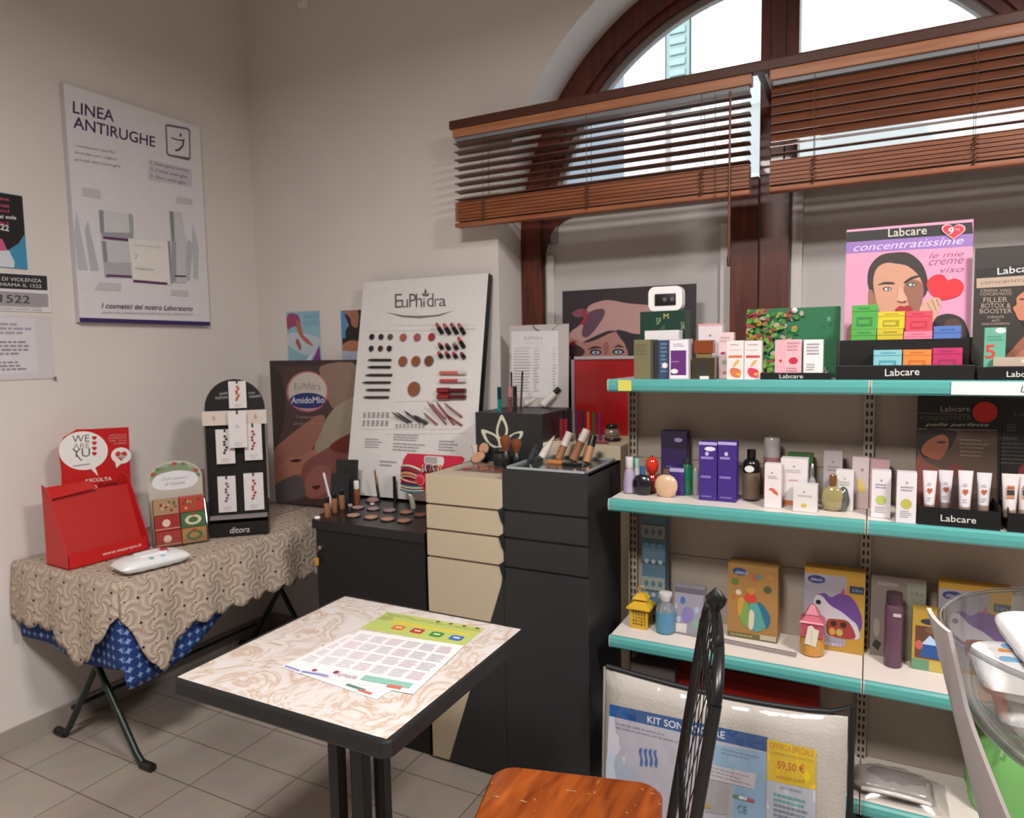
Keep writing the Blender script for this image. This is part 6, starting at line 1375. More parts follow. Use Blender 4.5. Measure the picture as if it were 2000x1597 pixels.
t_, xc, Yc, r, H = vessel('lotion_bottle', 'black bottle with brown label and white price sticker on the second shelf', 'bottle', k2, 1368, 80, 462, 948, Z2, [('body', '#120d0c', [(.92, 0), (1, .02), (1, .72), (.85, .78), (.42, .82)]), ('cap', '#0b0a0b', [(.45, .82), (.52, .83), (.52, .995), (0, 1)])])
m = MB().lathe([(r*1.01, H*.04), (r*1.01, H*.55)], (xc, Yc, Z2), mt('#6b5a48', .5), 24); t_.part('label', m); m = MB(); a = Art(m, (xc-r*.62, Yc-r*1.02, Z2+H*.57), (1, 0, 0), (0, 0, 1), r*1.1, H*.13); a.ell(.5, .5, .5, .5, '#d4d2ce'); m2 = m; t_.part('price_sticker', m2)
vessel('spray_can', 'pale pink and white spray can at the back of the second shelf', 'can', k2, 1562, 80, 345, 760, Z2, [('body', '#8a5a62', [(1, 0), (1, .66), (.98, .68)]), ('cap', '#9c9494', [(.95, .68), (.95, .96), (.85, .985), (0, 1)])], dY=2.285)
carton('cosmetic_box', 'narrow white box with an orange leaf in the front row of the second shelf', 'box', 1493, 1526, 906, None, Z2, .035, '#d6cccd', lambda a: (a.ell(.45, .80, .06, .02, '#7a8a6c'), a.words(.2, .66, .85, .74, 2, '#a59c9e'), a.poly([(.25, .42), (.45, .46), (.75, .38), (.82, .30), (.6, .33), (.4, .40)], '#c4553a', smooth=3)), yb=992)
carton('cosmetic_box', 'large white box with orange print behind the small white jar box', 'box', 1525, 1578, 896, 2.20, Z2, .05, '#cfc8c9', lambda a: (a.ell(.5, .84, .04, .02, '#7a9a5c'), a.words(.2, .70, .8, .78, 2, '#a8a2a4'), a.words(.3, .52, .7, .58, 1, '#c49a8c'), a.rect(.1, .02, .5, .12, '#b5643c')))
carton('cosmetic_box', 'dark green flat-topped box at the back of the second shelf', 'box', 1538, 1588, 886, 2.283, Z2, .04, '#37602c')
vessel('perfume_bottle', 'small clear bottle with silver top between white boxes on the second shelf', 'bottle', k2, 1935, 40, 590, 900, Z2, [('body', mt('#8a8c8c', .12), [(.9, 0), (1, .05), (1, .55), (.5, .68)]), ('cap', CHROME, [(.45, .68), (.5, .7), (.35, .97), (0, 1)])], dY=2.20)
carton('cosmetic_box', 'small white cream jar box with a yellow dot, front row of the second shelf', 'box', 1549, 1596, 948, None, Z2, .05, '#cdc8c6', lambda a: (a.ell(.45, .75, .04, .04, '#8a8a80'), a.words(.2, .55, .9, .66, 1, '#a5a09e'), a.ell(.45, .25, .12, .07, '#bfa83a')), yb=1000)
# round yellow perfume
t_, xc, Yc, r, H = vessel('perfume_bottle', 'round glass perfume bottle with amber stopper in the front row', 'bottle', k3, 222, 108, 785, 1140, Z2, [('body', mt('#8f8458', .08, coat=1), [(.3, 0), (.75, .05), (.98, .25), (1, .4), (.8, .58), (.3, .66)]), ('stopper', mt('#6b4424', .12, coat=.6), [(.2, .66), (.3, .70), (.34, .96), (0, 1)])], sy=.42)
vessel('glass_bottle', 'round dark glass bottle behind the round perfume bottle', 'bottle', k3, 320, 60, 900, 1130, Z2, [('body', mt('#4c5048', .1, coat=.8), [(.5, 0), (.95, .3), (1, .5), (.6, .9), (0, 1)])], dY=2.19)
carton('cosmetic_box', 'grey-white box at the back above the round perfume bottle', 'box', 1609, 1646, 881, 2.265, Z2, .04, '#a49a9c', plain_print('#857c80'))
carton('cosmetic_box', 'white box half hidden behind the round perfume bottle', 'box', 1633, 1668, 919, 2.20, Z2, .035, '#cfcaca', plain_print('#98a08c'))
carton('cosmetic_box', 'greyish box with a yellow oval beside the shelf joint', 'box', 1665, 1698, 893, 2.245, Z2, .04, '#b5a8a8', lambda a: (a.ell(.6, .76, .08, .03, '#7d787c'), a.ell(.55, .42, .3, .14, '#c4ab5c', rot=-.4), a.rect(0, 0, 1, .3, '#cbb5b2')))
carton('cosmetic_box', 'pale pink box behind the shelf joint on the second shelf', 'box', 1699, 1738, 897, 2.265, Z2, .04, '#b08e94')
carton('cosmetic_box', 'white box with a lime green oval, left of the pair by the shelf joint', 'box', 1702, 1740, 920, None, Z2, .04, '#d3cdd0', plain_print('#908a92', True, '#a9b45c'), 'pair of white boxes with green ovals', yb=1011)
carton('cosmetic_box', 'white box with an olive yellow oval, right of the pair by the shelf joint', 'box', 1751, 1790, 923, None, Z2, .04, '#d3cdd0', plain_print('#908a92', True, '#b0a850'), 'pair of white boxes with green ovals', yb=1021)
# tube stand
XA3 = at(1792, 1000, y=2.11).x; XB3 = at(1955, 1010, y=2.11).x
def tubestand(label, x0, x1, mp, draw, fr, hh):
    t_ = Thing('cosmetics_stand', label, 'display', ((x0+x1)/2, 2.2, Z2))
    m = MB().box((x0, 2.108, Z2), (x1, 2.111, Z2+.048), K); a = Art(m, (x0, 2.108, Z2), (1, 0, 0), (0, 0, 1), x1-x0, .048, mp); fr(a); t_.part('front_step', m)
    m = MB().box((x0, 2.111, Z2), (x1, 2.25, Z2+.002), K); m.box((x0, 2.111, Z2+.030), (x1, 2.20, Z2+.032), mt('#2c2420', .3))
    for xx in (x0, x1-.002): m.box((xx, 2.111, Z2+.002), (xx+.002, 2.24, Z2+.060), K)
    t_.part('base_and_sides', m)
    b = Board((x0, 2.235, Z2+.003), 0, .05, x1-x0+.012, hh, .004, mt('#17130f', .45), K, mp); draw(b.art); t_.part('poster', b.mb); return t_
def d3(a):
    q = lambda pts, c, s_=0: a.poly(pts, c, px=True, smooth=s_)
    a.line([(1010, 220), (1500, 235)], .002, '#5a5a4c', px=True); a.textpx('Labcare', (1225, 208), (1500, 205), 48, '#8f8c80', .004); a.textpx('FONDOTINTA', (1035, 290), (1510, 285), 40, '#54564a', 0); a.textpx('pelle perfetta', (1080, 350), (1670, 355), 40, '#b5b3a0', 0, .35)
    q([(1010, 365), (1750, 378), (1745, 1200), (1000, 1200)], '#45342a'); a.line([(1010, 368), (1750, 380)], .002, '#8a7c64', px=True)
    q([(1010, 380), (1350, 385), (1350, 480), (1290, 560), (1120, 640), (1040, 600), (1005, 520)], '#18100c', 3)
    q([(1045, 560), (1080, 500), (1160, 445), (1240, 420), (1290, 450), (1300, 500), (1285, 560), (1240, 630), (1200, 655), (1110, 630), (1060, 600)], '#7d4630', 4)
    q([(1180, 490), (1240, 480), (1280, 490), (1230, 505)], '#2c1610', 3)
    q([(1000, 640), (1100, 680), (1250, 760), (1300, 900), (1300, 1200), (1000, 1200)], '#6b3a30', 3); q([(1300, 720), (1400, 690), (1440, 740), (1380, 800), (1310, 800)], '#5a2a24', 3)
    p0 = a.px((1400, 630)); p1 = a.px((1680, 460)); a.words(p0[0], p0[1], p1[0], p1[1], 5, '#6f5c48', .35)
tubestand('black tube stand with a dark poster of a woman, holding four white tubes', XA3, XB3, k3, d3, lambda a: a.textpx('Labcare', (1225, 1225), (1555, 1250), 60, '#c9c5c0', .004), .345)
xx = at(*k3(1640, 215), y=2.232); single('round_sticker', 'plain bright red oval sticker on the dark poster of the tube stand', 'sticker', MB().lathe([(0, 0), (.0285, .0006), (0, .0012)], (xx.x, 2.241, xx.z), mt('#b5160f', .45), 28, (0, -1, 0)), (xx.x, 2.24, xx.z))
def tube_(label, x, yt, yb, Y, zb, c, mark, w, group, cc=k3):
    xc = at(*cc(x, yb), y=Y).x; zt = at(*cc(x, yt), y=Y).z; r = w; H = zt-zb
    t_ = Thing('cream_tube', label, 'tube', (xc, Y, zb), group)
    t_.part('cap', MB().lathe([(r*.80, 0), (r*.84, H*.02), (r*.84, H*.17), (r*.78, H*.18)], (xc, Y, zb), mt('#7d6c60', .25), 20))
    P = []
    for i in range(9):
        f = i/8; z = zb+H*(.18+.82*f); fl = max(.06, 1-f**1.2); row = []
        for k in range(21):
            a_ = 2*math.pi*k/20; row.append((xc+math.cos(a_)*r*(.80+.28*f), Y+math.sin(a_)*r*.8*fl, z))
        P.append(row)
    m = MB().grid(P, mt(c, .3)); a = Art(m, (xc-r*.6, Y-r*.82, zb+H*.2), (1, 0, 0), (0, 0, 1), r*1.2, H*.6, eps=.0002); t_.part('body', m)
    m = MB(); a = Art(m, (xc-r*.6, Y-r*.80, zb+H*.22), (1, 0, .0), Vector((0, .10, 1)), r*1.2, H*.55, eps=.0003)
    if mark == 'heart': a.poly([(.5+x_*.9, .55+y_*.9) for x_, y_ in heart(0, 0, .36, .16)], '#a5502c'); a.words(.2, .78, .8, .92, 2, '#b5acae'); a.words(.25, .1, .75, .3, 2, '#c0b8ba')
    else: a.rect(.12, .42, .88, .95, '#b5785c'); a.rect(.12, .55, .88, .76, '#2c2a34'); a.words(.18, .80, .82, .9, 1, '#8a5038', .8)
    t_.part('printed_mark', m)
for lab, x, yt, yb, Y, zb in (('white cream tube with a brown heart, front row, left in the tube stand', 1115, 755, 1130, 2.128, Z2+.0325), ('white cream tube with a brown heart, second from left in the tube stand', 1265, 752, 1055, 2.175, Z2+.0325),
                         ('white cream tube with a brown heart, second from right in the tube stand', 1445, 755, 1150, 2.128, Z2+.0325), ('white cream tube with a brown heart, rightmost in the tube stand', 1620, 775, 1100, 2.175, Z2+.0325)):
    tube_(lab, x, yt, yb, Y, zb, '#cfcbd0', 'heart', .0155, 'white tubes in the tube stand')
def d4(a):
    a.textpx('Labcare', (1910, 250), (2300, 250), 40, '#4a4a42', .004); a.textpx('BB', (1840, 390), (1925, 390), 70, '#4c4c44', 0); a.textpx('CREAM', (1775, 470), (1930, 475), 30, '#54544a'); a.words(*a.px((1780, 700)), *a.px((2200, 500)), 6, '#3c3a34', .35)
    a.poly([(1990, 700), (2300, 600), (2300, 1200), (1960, 1200), (1950, 820)], '#5c1c18', px=True, smooth=3)
tubestand('black tube stand at the right end of the second shelf with brown-labelled tubes', XB3+.014, XB3+.30, k3, d4, lambda a: None, .325)
tube_('white tube with brown and black label, left in the rightmost tube stand', 1860, 785, 1180, 2.135, Z2+.0325, '#cfc6c6', 'bb', .0175, 'brown-labelled tubes'); tube_('white tube with brown and black label, second in the rightmost tube stand', 2005, 790, 1190, 2.15, Z2+.0325, '#cfc6c6', 'bb', .0175, 'brown-labelled tubes')

# ---------------- third shelf
k4 = crop(1180, 1000, 4.545); k5 = crop(1560, 1080, 4.436)
def d_blue(a):
    for k in range(4):
        a.rect(0, .04+k*.25, 1, .065+k*.25, '#2c4258')
    for j in range(6):
        for i in range(3): a.ell(.2+i*.3, .10+j*.155, .10, .022, '#8f9c9c' if j % 2 else '#4f7f94', n=10)
    for y in (.30, .78): a.rect(0, y, 1, y+.12, '#7d8480'); [a.ell(.2+i*.3, y+.06, .10, .03, '#47606c', n=8) for i in range(3)]
carton('patterned_box', 'tall blue patterned box against the left end of the third shelf', 'box', 1254, 1299, 1004, 2.262, Z3, .06, '#4a6676', d_blue)
# yellow lantern
def lantern(c, x, hw, yt, yb, zb, col, label):
    p = spot(c, x, yb, zb); r = (at(*c(x+hw, yb), y=p.y).x-at(*c(x-hw, yb), y=p.y).x)/2; Yc = p.y+r; xc = at(*c(x, yb), y=Yc).x; H = at(*c(x, yt), y=Yc).z-zb
    t_ = Thing('lantern', label, 'lantern', (xc, Yc, zb)); M_ = mt(col, .35)
    B = lambda r0, r1, z0, z1, m: m.add([(xc+a_*rr, Yc+b_*rr, zb+zz*H) for rr, zz in ((r0, z0), (r1, z1)) for a_, b_ in ((-1, -1), (1, -1), (1, 1), (-1, 1))], [(3, 2, 1, 0), (4, 5, 6, 7), (0, 1, 5, 4), (1, 2, 6, 5), (2, 3, 7, 6), (3, 0, 4, 7)], M_)
    m = MB(); B(r*.95, r*.95, 0, .05, m)
    for a_, b_ in ((-1, -1), (1, -1), (1, 1), (-1, 1)): m.box((xc+a_*r*.9-.003, Yc+b_*r*.9-.003, zb+.05*H), (xc+a_*r*.9+.003, Yc+b_*r*.9+.003, zb+.50*H), M_)
    q = r*.86; m.box((xc-q, Yc-q, zb+.05*H), (xc+q, Yc+q, zb+.50*H), M_)
    random.seed(2)
    for o_, u_ in (((xc-q, Yc-q), (1, 0, 0)), ((xc+q, Yc-q), (0, 1, 0)), ((xc-q, Yc+q), (0, -1, 0))):
        ar = Art(m, (*o_, zb+.05*H), u_, (0, 0, 1), 2*q, .45*H)
        for i_ in range(5):
            for j_ in range(5):
                s_ = random.uniform(.05, .09); ar.poly([(.14+.18*i_+s_*math.cos(t)*(.65+.35*math.cos(4*t)), .14+.18*j_+s_*math.sin(t)*(.65+.35*math.cos(4*t))) for t in (2*math.pi*w/16 for w in range(16))], '#33260c')
    t_.part('pierced_body', m)
    m = MB(); B(r*1.35, r*1.3, .50, .54, m); B(r*1.3, r*.55, .54, .68, m); B(r*.5, r*.5, .68, .72, m); B(r*.85, r*.35, .72, .84, m); t_.part('tiered_roof', m)
    t_.part('ring', MB().tube([(xc+.011*math.cos(t), Yc, zb+H*.84+.012+.012*math.sin(t)) for t in (2*math.pi*i/14 for i in range(14))], .0014, M_, 5, True))
lantern(k4, 330, 78, 660, 1040, Z3, '#c09a22', 'small yellow pierced metal lantern at the left end of the third shelf')
vessel('bath_salt_jar', 'light blue glitter jar with white stopper beside the yellow lantern', 'jar', k4, 545, 86, 705, 1095, Z3, [('body', mt('#4f7f9c', .35, var=.15, scale=200), [(.85, 0), (.98, .03), (1, .08), (1, .52), (.98, .54)]), ('shoulder', mt('#9aa4ac', .15, .6), [(.98, .54), (.85, .64), (.5, .74), (.48, .80)]), ('stopper', '#c9c6c6', [(.5, .80), (.55, .86), (.66, .90), (.66, .98), (0, 1)])])
# blue baby pack
pp = spot(k4, 730, 1085, Z3); 
t_ = Thing('plastic_pack', 'clear plastic pack printed with blue bears behind the light blue jar', 'pack', (pp.x, pp.y+.03, Z3))
x0 = at(*k4(600, 900), y=pp.y).x; x1 = at(*k4(860, 900), y=pp.y).x; zt = at(*k4(730, 665), y=pp.y+.05).z
m = MB(); m.prism([(x0, pp.y, Z3), (x1, pp.y, Z3), (x1, pp.y+.045, zt), (x0, pp.y+.045, zt)], (0, .045, 0), mt('#84828c', .25)); a = Art(m, (x0, pp.y, Z3), (1, 0, 0), Vector((0, .045, zt-Z3)), x1-x0, math.hypot(.045, zt-Z3)); a.rect(0, .88, 1, 1, '#4c4850')
for q in ((.3, .72, .09, '#34508c'), (.5, .42, .2, '#6c6496'), (.8, .55, .08, '#8a98b5'), (.78, .25, .12, '#74887c'), (.2, .3, .08, '#9aa0b5')): a.ell(q[0], q[1], q[2], q[2]*.9, q[3], n=14)
a.rect(.05, .02, .5, .22, '#bdb4b0'); t_.part('pack', m)
# toy box
def d_toy(a):
    a.rect(0, 0, 1, .07, '#5c5a34'); a.ell(.24, .90, .14, .05, '#2c3a70'); a.textpx('chicco', (1165, 545), (1275, 555), 34, '#a9b5cc', .01)
    for x, y, r_, c in ((.55, .84, .08, '#a5543c'), (.62, .86, .05, '#3c7a8c'), (.15, .76, .08, '#5c6a34'), (.8, .70, .08, '#4a4c2c'), (.85, .87, .07, '#a8743c'), (.22, .62, .06, '#c8b49c'), (.12, .55, .04, '#a85a30')): a.ell(x, y, r_, r_*.62, c, n=14)
    a.poly([(.30, .52), (.22, .40), (.26, .25), (.42, .15), (.45, .30), (.42, .48)], '#6f8f44', smooth=4); a.poly([(.22, .52), (.30, .56), (.34, .50), (.24, .30), (.20, .40)], '#b8862c', smooth=4)
    a.poly([(.45, .48), (.60, .50), (.74, .44), (.82, .30), (.72, .16), (.55, .12), (.47, .25)], '#4a8f8a', smooth=4); a.poly([(.60, .52), (.70, .50), (.86, .34), (.80, .18), (.72, .3), (.66, .42)], '#1f5f7c', smooth=4); a.poly([(.46, .40), (.54, .36), (.52, .16), (.44, .14), (.43, .25)], '#c4b8a8', smooth=4)
    a.ell(.46, .56, .13, .065, '#b5382a'); a.ell(.48, .66, .10, .05, '#a87834'); a.rect(.66, .02, .98, .09, '#a8a088'); a.words(.06, .02, .6, .06, 1, '#8a8458', .8)
carton('toy_box', 'kraft toy box with a multicoloured ball and blue oval logo on the third shelf', 'box', 1424, 1521, 1100, None, Z3, .075, '#96703c', d_toy, yb=1243, mapc=k4)
def d_uni(off=0):
    def f(a):
        a.rect(.0, .93, 1, 1, '#a8802c'); a.poly([(.72, .93), (1, .93), (1, 0), (.3, 0), (.35, .08), (.75, .2)], '#a8802c'); a.rect(0, .08, .7, .93, '#8f8994'); a.ell(.20, .86, .15, .05, '#2c3260'); a.text('chicco', .1, .84, .3, .88, '#a9a9c4', .01); a.rect(.75, .74, .98, .83, '#24344c'); a.text('3-24 m', .79, .76, .95, .80, '#8fa0b4')
        a.poly([(.20, .66), (.34, .70), (.45, .66), (.60, .72), (.80, .68), (.94, .50), (.96, .34), (.86, .24), (.80, .36), (.62, .48), (.40, .58), (.28, .60)], '#5c3a7c', smooth=4)
        a.poly([(.16, .58), (.20, .66), (.30, .66), (.44, .56), (.62, .50), (.78, .42), (.88, .36), (.93, .22), (.82, .18), (.42, .17), (.36, .24), (.34, .36), (.24, .40), (.17, .48)], '#b5b0b8', smooth=4)
        a.poly([(.60, .72), (.66, .80), (.68, .70)], '#a03c50'); a.ell(.24, .58, .045, .03, '#241c34'); a.poly([(.40, .38), (.55, .40), (.74, .39), (.86, .24), (.80, .18), (.44, .18), (.38, .27)], '#8a3424', smooth=3)
        for x, c in ((.48, '#b58a44'), (.60, '#a89454'), (.76, '#8f2c34')): a.ell(x, .24, .055, .045, c)
        for x in (.50, .66): a.ell(x, .34, .055, .035, '#2c1c14')
        a.words(.2, .05, .75, .11, 1, '#a89cb0', .7)
    return f
carton('toy_pack', 'yellow toy pack with a white and purple unicorn, behind the pink lantern bottle', 'toy pack', 1572, 1691, 1113, 2.27, Z3, .05, '#a8802c', d_uni())
# pink lantern bottle
t_, xc, Yc, r, H = vessel('bubble_bath_bottle', 'amber bottle with pink lantern-shaped top on the third shelf', 'bottle', k5, 118, 108, 430, 905, Z3, [('body', mt('#b5812c', .2, coat=.5), [(.82, 0), (.98, .02), (1, .06), (1, .30), (.95, .36), (.85, .38)])])
m = MB()
def sq(m, r0, r1, z0, z1, mat): m.add([(xc+a_*rr, Yc+b_*rr, Z3+zz*H) for rr, zz in ((r0, z0), (r1, z1)) for a_, b_ in ((-1, -1), (1, -1), (1, 1), (-1, 1))], [(3, 2, 1, 0), (4, 5, 6, 7), (0, 1, 5, 4), (1, 2, 6, 5), (2, 3, 7, 6), (3, 0, 4, 7)], mat)
sq(m, r*.86, r*.86, .38, .66, mt('#a84458', .35)); sq(m, r*.98, r*.9, .66, .69, mt('#b84c60', .35)); sq(m, r*.86, r*.42, .69, .80, mt('#a84458', .35)); sq(m, r*.55, r*.15, .80, .97, mt('#a84458', .35)); t_.part('lantern_cap', m)
m = MB(); a = Art(m, (xc-r*.6, Yc-r*1.03, Z3+H*.22), (1, 0, 0), (0, 0, 1), r*1.2, H*.42); a.poly([(.05, .1), (.8, 0), (1, .8), (.7, .85), (.5, 1), (.25, .9)], '#c9c2b0'); a.line([(.5, .1), (.52, .75)], .001, '#8a8478'); t_.part('swing_label', m)
# price rail lying on the shelf
q0 = at(*k4(640, 1075), z=Z3); q1 = at(*k4(1700, 1290), z=Z3); d = (q1-q0); ang = math.atan2(d.y, d.x); m = MB(); m.M = Matrix.Translation(q0) @ Matrix.Rotation(ang, 4, 'Z'); m.box((0, 0, 0), (d.length, .022, .0025), mt('#9a928e', .35), .0008); m.box((0, .0, .0025), (d.length, .002, .006), mt('#7c7472', .35)); m.box((0, .020, .0025), (d.length, .022, .006), mt('#7c7472', .35))
single('price_rail', 'loose grey plastic price rail lying along the third shelf', 'rail', m, q0)
# mauve bottle in blister
def d_bl(a):
    a.rect(0, 0, 1, 1, '#7c7068'); a.rect(.66, 0, 1, .95, '#84887a'); a.text('7-9 m', .72, .80, .96, .85, '#5a5850'); a.rect(.12, .88, .5, .93, '#8f8880'); a.ell(.12, .35, .06, .12, '#958c84'); a.poly([(.04, .12), (.16, .06), (.22, .16), (.1, .2)], '#2c2420')
carton('blister_card', 'grey blister card behind the mauve feeding bottle', 'blister pack', 1702, 1810, 1128, 2.29, Z3, .012, '#7c7068', d_bl)
Yv = 2.235; xc = at(1745, 1240, y=Yv).x; r = .024; zt = at(1745, 1155, y=Yv).z; H = zt-Z3
t_ = Thing('feeding_bottle', 'mauve feeding bottle with a white price sticker on the third shelf', 'bottle', (xc, Yv, Z3)); t_.part('body', MB().lathe([(r*.95, 0), (r, .004), (r, H*.80), (r*.85, H*.84)], (xc, Yv, Z3), mt('#5a3c4e', .3), 24)); t_.part('cap', MB().lathe([(r*.88, H*.84), (r*.9, H*.86), (r*.86, H*.99), (0, H)], (xc, Yv, Z3), mt('#3c2834', .35), 24))
m = MB(); a = Art(m, (xc-.003, Yv-r-.001, Z3+H*.70), (1, 0, 0), (0, 0, 1), .020, .010); a.rect(0, 0, 1, 1, '#b5aca8'); t_.part('price_sticker', m)
def d_sm(a): a.rect(0, 0, 1, .18, '#5f8a6c'); a.rect(.55, 0, 1, .18, '#b5a04c'); a.ell(.55, .82, .3, .05, '#2c2c3c'); a.rect(.1, .2, .9, .74, '#5c3a2c'); a.rect(.28, .22, .95, .44, '#1f4f8c'); a.poly([(.3, .44), (.55, .60), (.9, .44)], '#a9c4e0'); a.ell(.92, .3, .12, .06, '#c04428'); a.ell(.22, .42, .12, .08, '#b5584c'); a.ell(.6, .68, .2, .06, '#6c4c3c')
carton('toy_pack', 'small yellow toy pack with a blue toy, in front of the mauve bottle', 'toy pack', 1781, 1845, 1193, None, Z3, .045, '#a88834', d_sm, yb=1310)
carton('toy_pack', 'yellow toy pack with a white and purple unicorn, seen through the clear bowl', 'toy pack', 1834, 1980, 1144, 2.262, Z3, .05, '#a8802c', d_uni())

# ---------------- bottom shelf and floor
p0 = at(1885, 1500, z=Z4); t_ = Thing('green_bag', 'bright green plastic bag at the right of the bottom shelf', 'bag', (p0.x+.10, 2.20, Z4))
GB = mt('#74b065', .35, bump=.4, scale=12)
Yg2 = 2.22; xg = at(1960, 1480, y=Yg2).x; m = MB(); P = []
for i in range(15):
    f = i/14; z = Z4+.30*f; rr = .115*(1-abs(2*f-.75)**3*.35); P.append([(xg+.03+math.cos(2*math.pi*k/28)*rr*(1+.05*math.sin(k*2.1+i)), Yg2+math.sin(2*math.pi*k/28)*rr*.75*(1+.05*math.sin(k*1.7)), z) for k in range(29)])
m.grid(P, GB); m.add([P[-1][k] for k in range(28)], [list(range(28))], GB); m.add([P[0][k] for k in range(28)], [list(range(28))[::-1]], GB); t_.part('bag', m)
t_.part('handle', MB().tube([(xg-.02, Yg2-.09, Z4+.20), (xg-.01, Yg2-.095, Z4+.26), (xg+.04, Yg2-.095, Z4+.27), (xg+.07, Yg2-.09, Z4+.21)], .006, mt('#86c079', .35), 8))
# silver plastic-wrapped article
q = at(1745, 1500, z=Z4); t_ = Thing('wrapped_article', 'clear plastic bag with a grey oval article lying on the bottom shelf', 'package', (q.x, 2.18, Z4))
m = pillow(MB(), Vector((q.x-.005, 2.185, Z4+.001)), Vector((1, 0, 0)), Vector((0, -1, 0)), .20, .11, .045, mt('#8c8684', .2, coat=.6, bump=.6, scale=25)); t_.part('article', m)
m = MB().tube([(q.x-.085+.17*f, 2.132-.012*math.sin(f*math.pi), Z4+.018+.012*math.sin(f*math.pi)) for f in (i/10 for i in range(11))], .006, mt('#cfc9c6', .15, coat=.8), 8); t_.part('pale_rim', m)
m = MB(); 
P = [[(q.x-.13+.26*i/12, 2.115+.16*j/8, Z4+.0015+(.055*math.sin(math.pi*i/12)**.6*math.sin(math.pi*j/8)**.6)+.003*math.sin(i*2.3+j*1.9)*(0 < i < 12)*(0 < j < 8)) for j in range(9)] for i in range(13)]
m.grid(P, glassy('crinkled_film', (.93, .93, .93), .10, .55, .12)); t_.part('clear_film', m)
carton('red_box', 'dark red box at the back of the bottom shelf behind the bedding bag', 'box', 1325, 1600, 1318, 2.20, Z4, .11, '#7d1410', lambda a: (a.rect(0, .72, 1, .86, '#a01c14'), a.rect(0, 0, 1, .55, '#2c0806')), yb=None)
carton('grey_box', 'grey cardboard box at the left of the bottom shelf behind the bedding bag', 'box', 1232, 1318, 1300, 2.16, Z4, .14, '#5c5450')
# large bedding bag
KY = 2.035; kl = at(1168, 1420, y=KY-.12).x
k7 = crop(1140, 1240, 3.571)
Y7 = 1.93; a0 = at(1172, 1318, y=Y7); a1 = at(1655, 1415, y=Y7); Wk = a1.x-a0.x; Hk = a0.z-.004
t_ = Thing('bedding_bag', 'large clear zipped bag of white bedding with a blue printed card, leaning on the shelving', 'bedding bag', (a0.x+Wk/2, Y7+.07, 0))
lk_ = .10
def kb(u_, v_, d): # u 0..1 across, v 0..1 up, d outwards (towards the room)
    return Vector((a0.x+u_*Wk, Y7+.03+v_*lk_*.3-d, .003+v_*Hk))
P = []; nu, nv = 28, 18
def puff(u_, v_): 
    e = (1-abs(2*u_-1)**8)*(1-abs(2*v_-1)**8); return max(0, e)**.45
FAB = mt('#bdb7b0', .75, var=.06, scale=120, bump=.5)
for i in range(nu+1):
    row = []
    for j in range(nv+1):
        u_, v_ = i/nu, j/nv; vv = v_*(1-.035*math.sin(u_*math.pi)*0); top = -.02*math.sin(u_*3.1)*v_**6
        row.append(kb(u_, vv, .03*puff(u_, v_)+.002)+Vector((0, 0, top)))
    P.append(row)
Pb = []
for i in range(nu+1):
    Pb.append([kb(i/nu, j/nv, -.035*puff(i/nu, j/nv)-.002)+Vector((0, 0, -.02*math.sin(i/nu*3.1)*(j/nv)**6)) for j in range(nv+1)][::-1])
m = MB().grid(P, FAB); m.grid(Pb, FAB); t_.part('bedding', m)
# piping round the edge
edge = [kb(u_, 1, 0)+Vector((0, 0, .004-.02*math.sin(u_*3.1))) for u_ in (i/14 for i in range(15))]
edge[-1] += Vector((.012, 0, .028)); edge[-2] += Vector((.01, 0, .006))
right = [kb(1, v_, 0)+Vector((.010, 0, 0)) for v_ in (1, .9, .7, .5, .3, .1, 0)]
t_.part('black_piping', MB().tube(edge+right[1:], .0085, mt('#0d1014', .5), 8)); t_.part('black_piping', MB().tube([kb(0, v_, 0)+Vector((-.006, 0, 0)) for v_ in (0, .3, .6, .9, 1.0)], .005, mt('#9a9894', .5), 8))
# film over the front
Pf = [[p+Vector((0, -.006-.004*math.sin(i*1.9+j*1.3)*puff(i/nu, j/nv), .0)) for j, p in enumerate(row)] for i, row in enumerate(P)]
t_.part('clear_cover', MB().grid(Pf, glassy('clear_film', (.97, .97, .97), .05, .5, .07)))
m = MB(); yy = Y7+.03-.0325; o = Vector((a0.x, yy+.003, .003)); b_w = Wk; b_h = Hk
a = Art(m, Vector((a0.x, Y7-.0028, .003)), (1, 0, 0), Vector((0, lk_*.3, Hk)), Wk, Hk, k7)
q = lambda pts, c: a.poly(pts, c, px=True)
q([(180, 480), (1285, 715), (1280, 1400), (140, 1400)], '#b9b8c4'); q([(180, 480), (1285, 712), (1280, 815), (178, 562)], '#17508f')
q([(160, 860), (200, 800), (400, 1000), (560, 1300), (560, 1400), (140, 1400)], '#adb8c8'); q([(905, 760), (1282, 820), (1280, 1400), (1040, 1400), (1040, 1000), (905, 900)], '#8fb0cc')
q([(1000, 1040), (1050, 1050), (1040, 1400), (980, 1400)], '#a8b0bc')
def wl(x0, yb, x1, h, n, c, fill=.35):
    p0 = a.px((x0, yb)); p1 = a.px((x1, yb+.213*(x1-x0)-h)); a.words(p0[0], p0[1], p1[0], p1[1], n, c, fill)
a.textpx('KIT SONNOCARE', (445, 610), (985, 725), 50, '#d8dde6', .015); wl(225, 655, 660, 44, 2, '#8f90a0'); wl(960, 830, 1230, 44, 2, '#7488a4')
for k in range(4): x = 400+k*34; a.poly([(x-12, 790+k*4), (x+10, 788+k*4), (x+4, 830), (x+14, 870), (x+8, 915+k*2), (x-8, 900), (x-2, 860), (x-14, 825)], '#4c6ca8', px=True, smooth=2)
q([(880, 900), (1205, 965), (1190, 1072), (880, 1000)], '#c4c0c8'); wl(890, 985, 1185, 66, 3, '#9a96a0'); q([(880, 1005), (1030, 1040), (1000, 1250), (850, 1230)], '#a8a4a8')
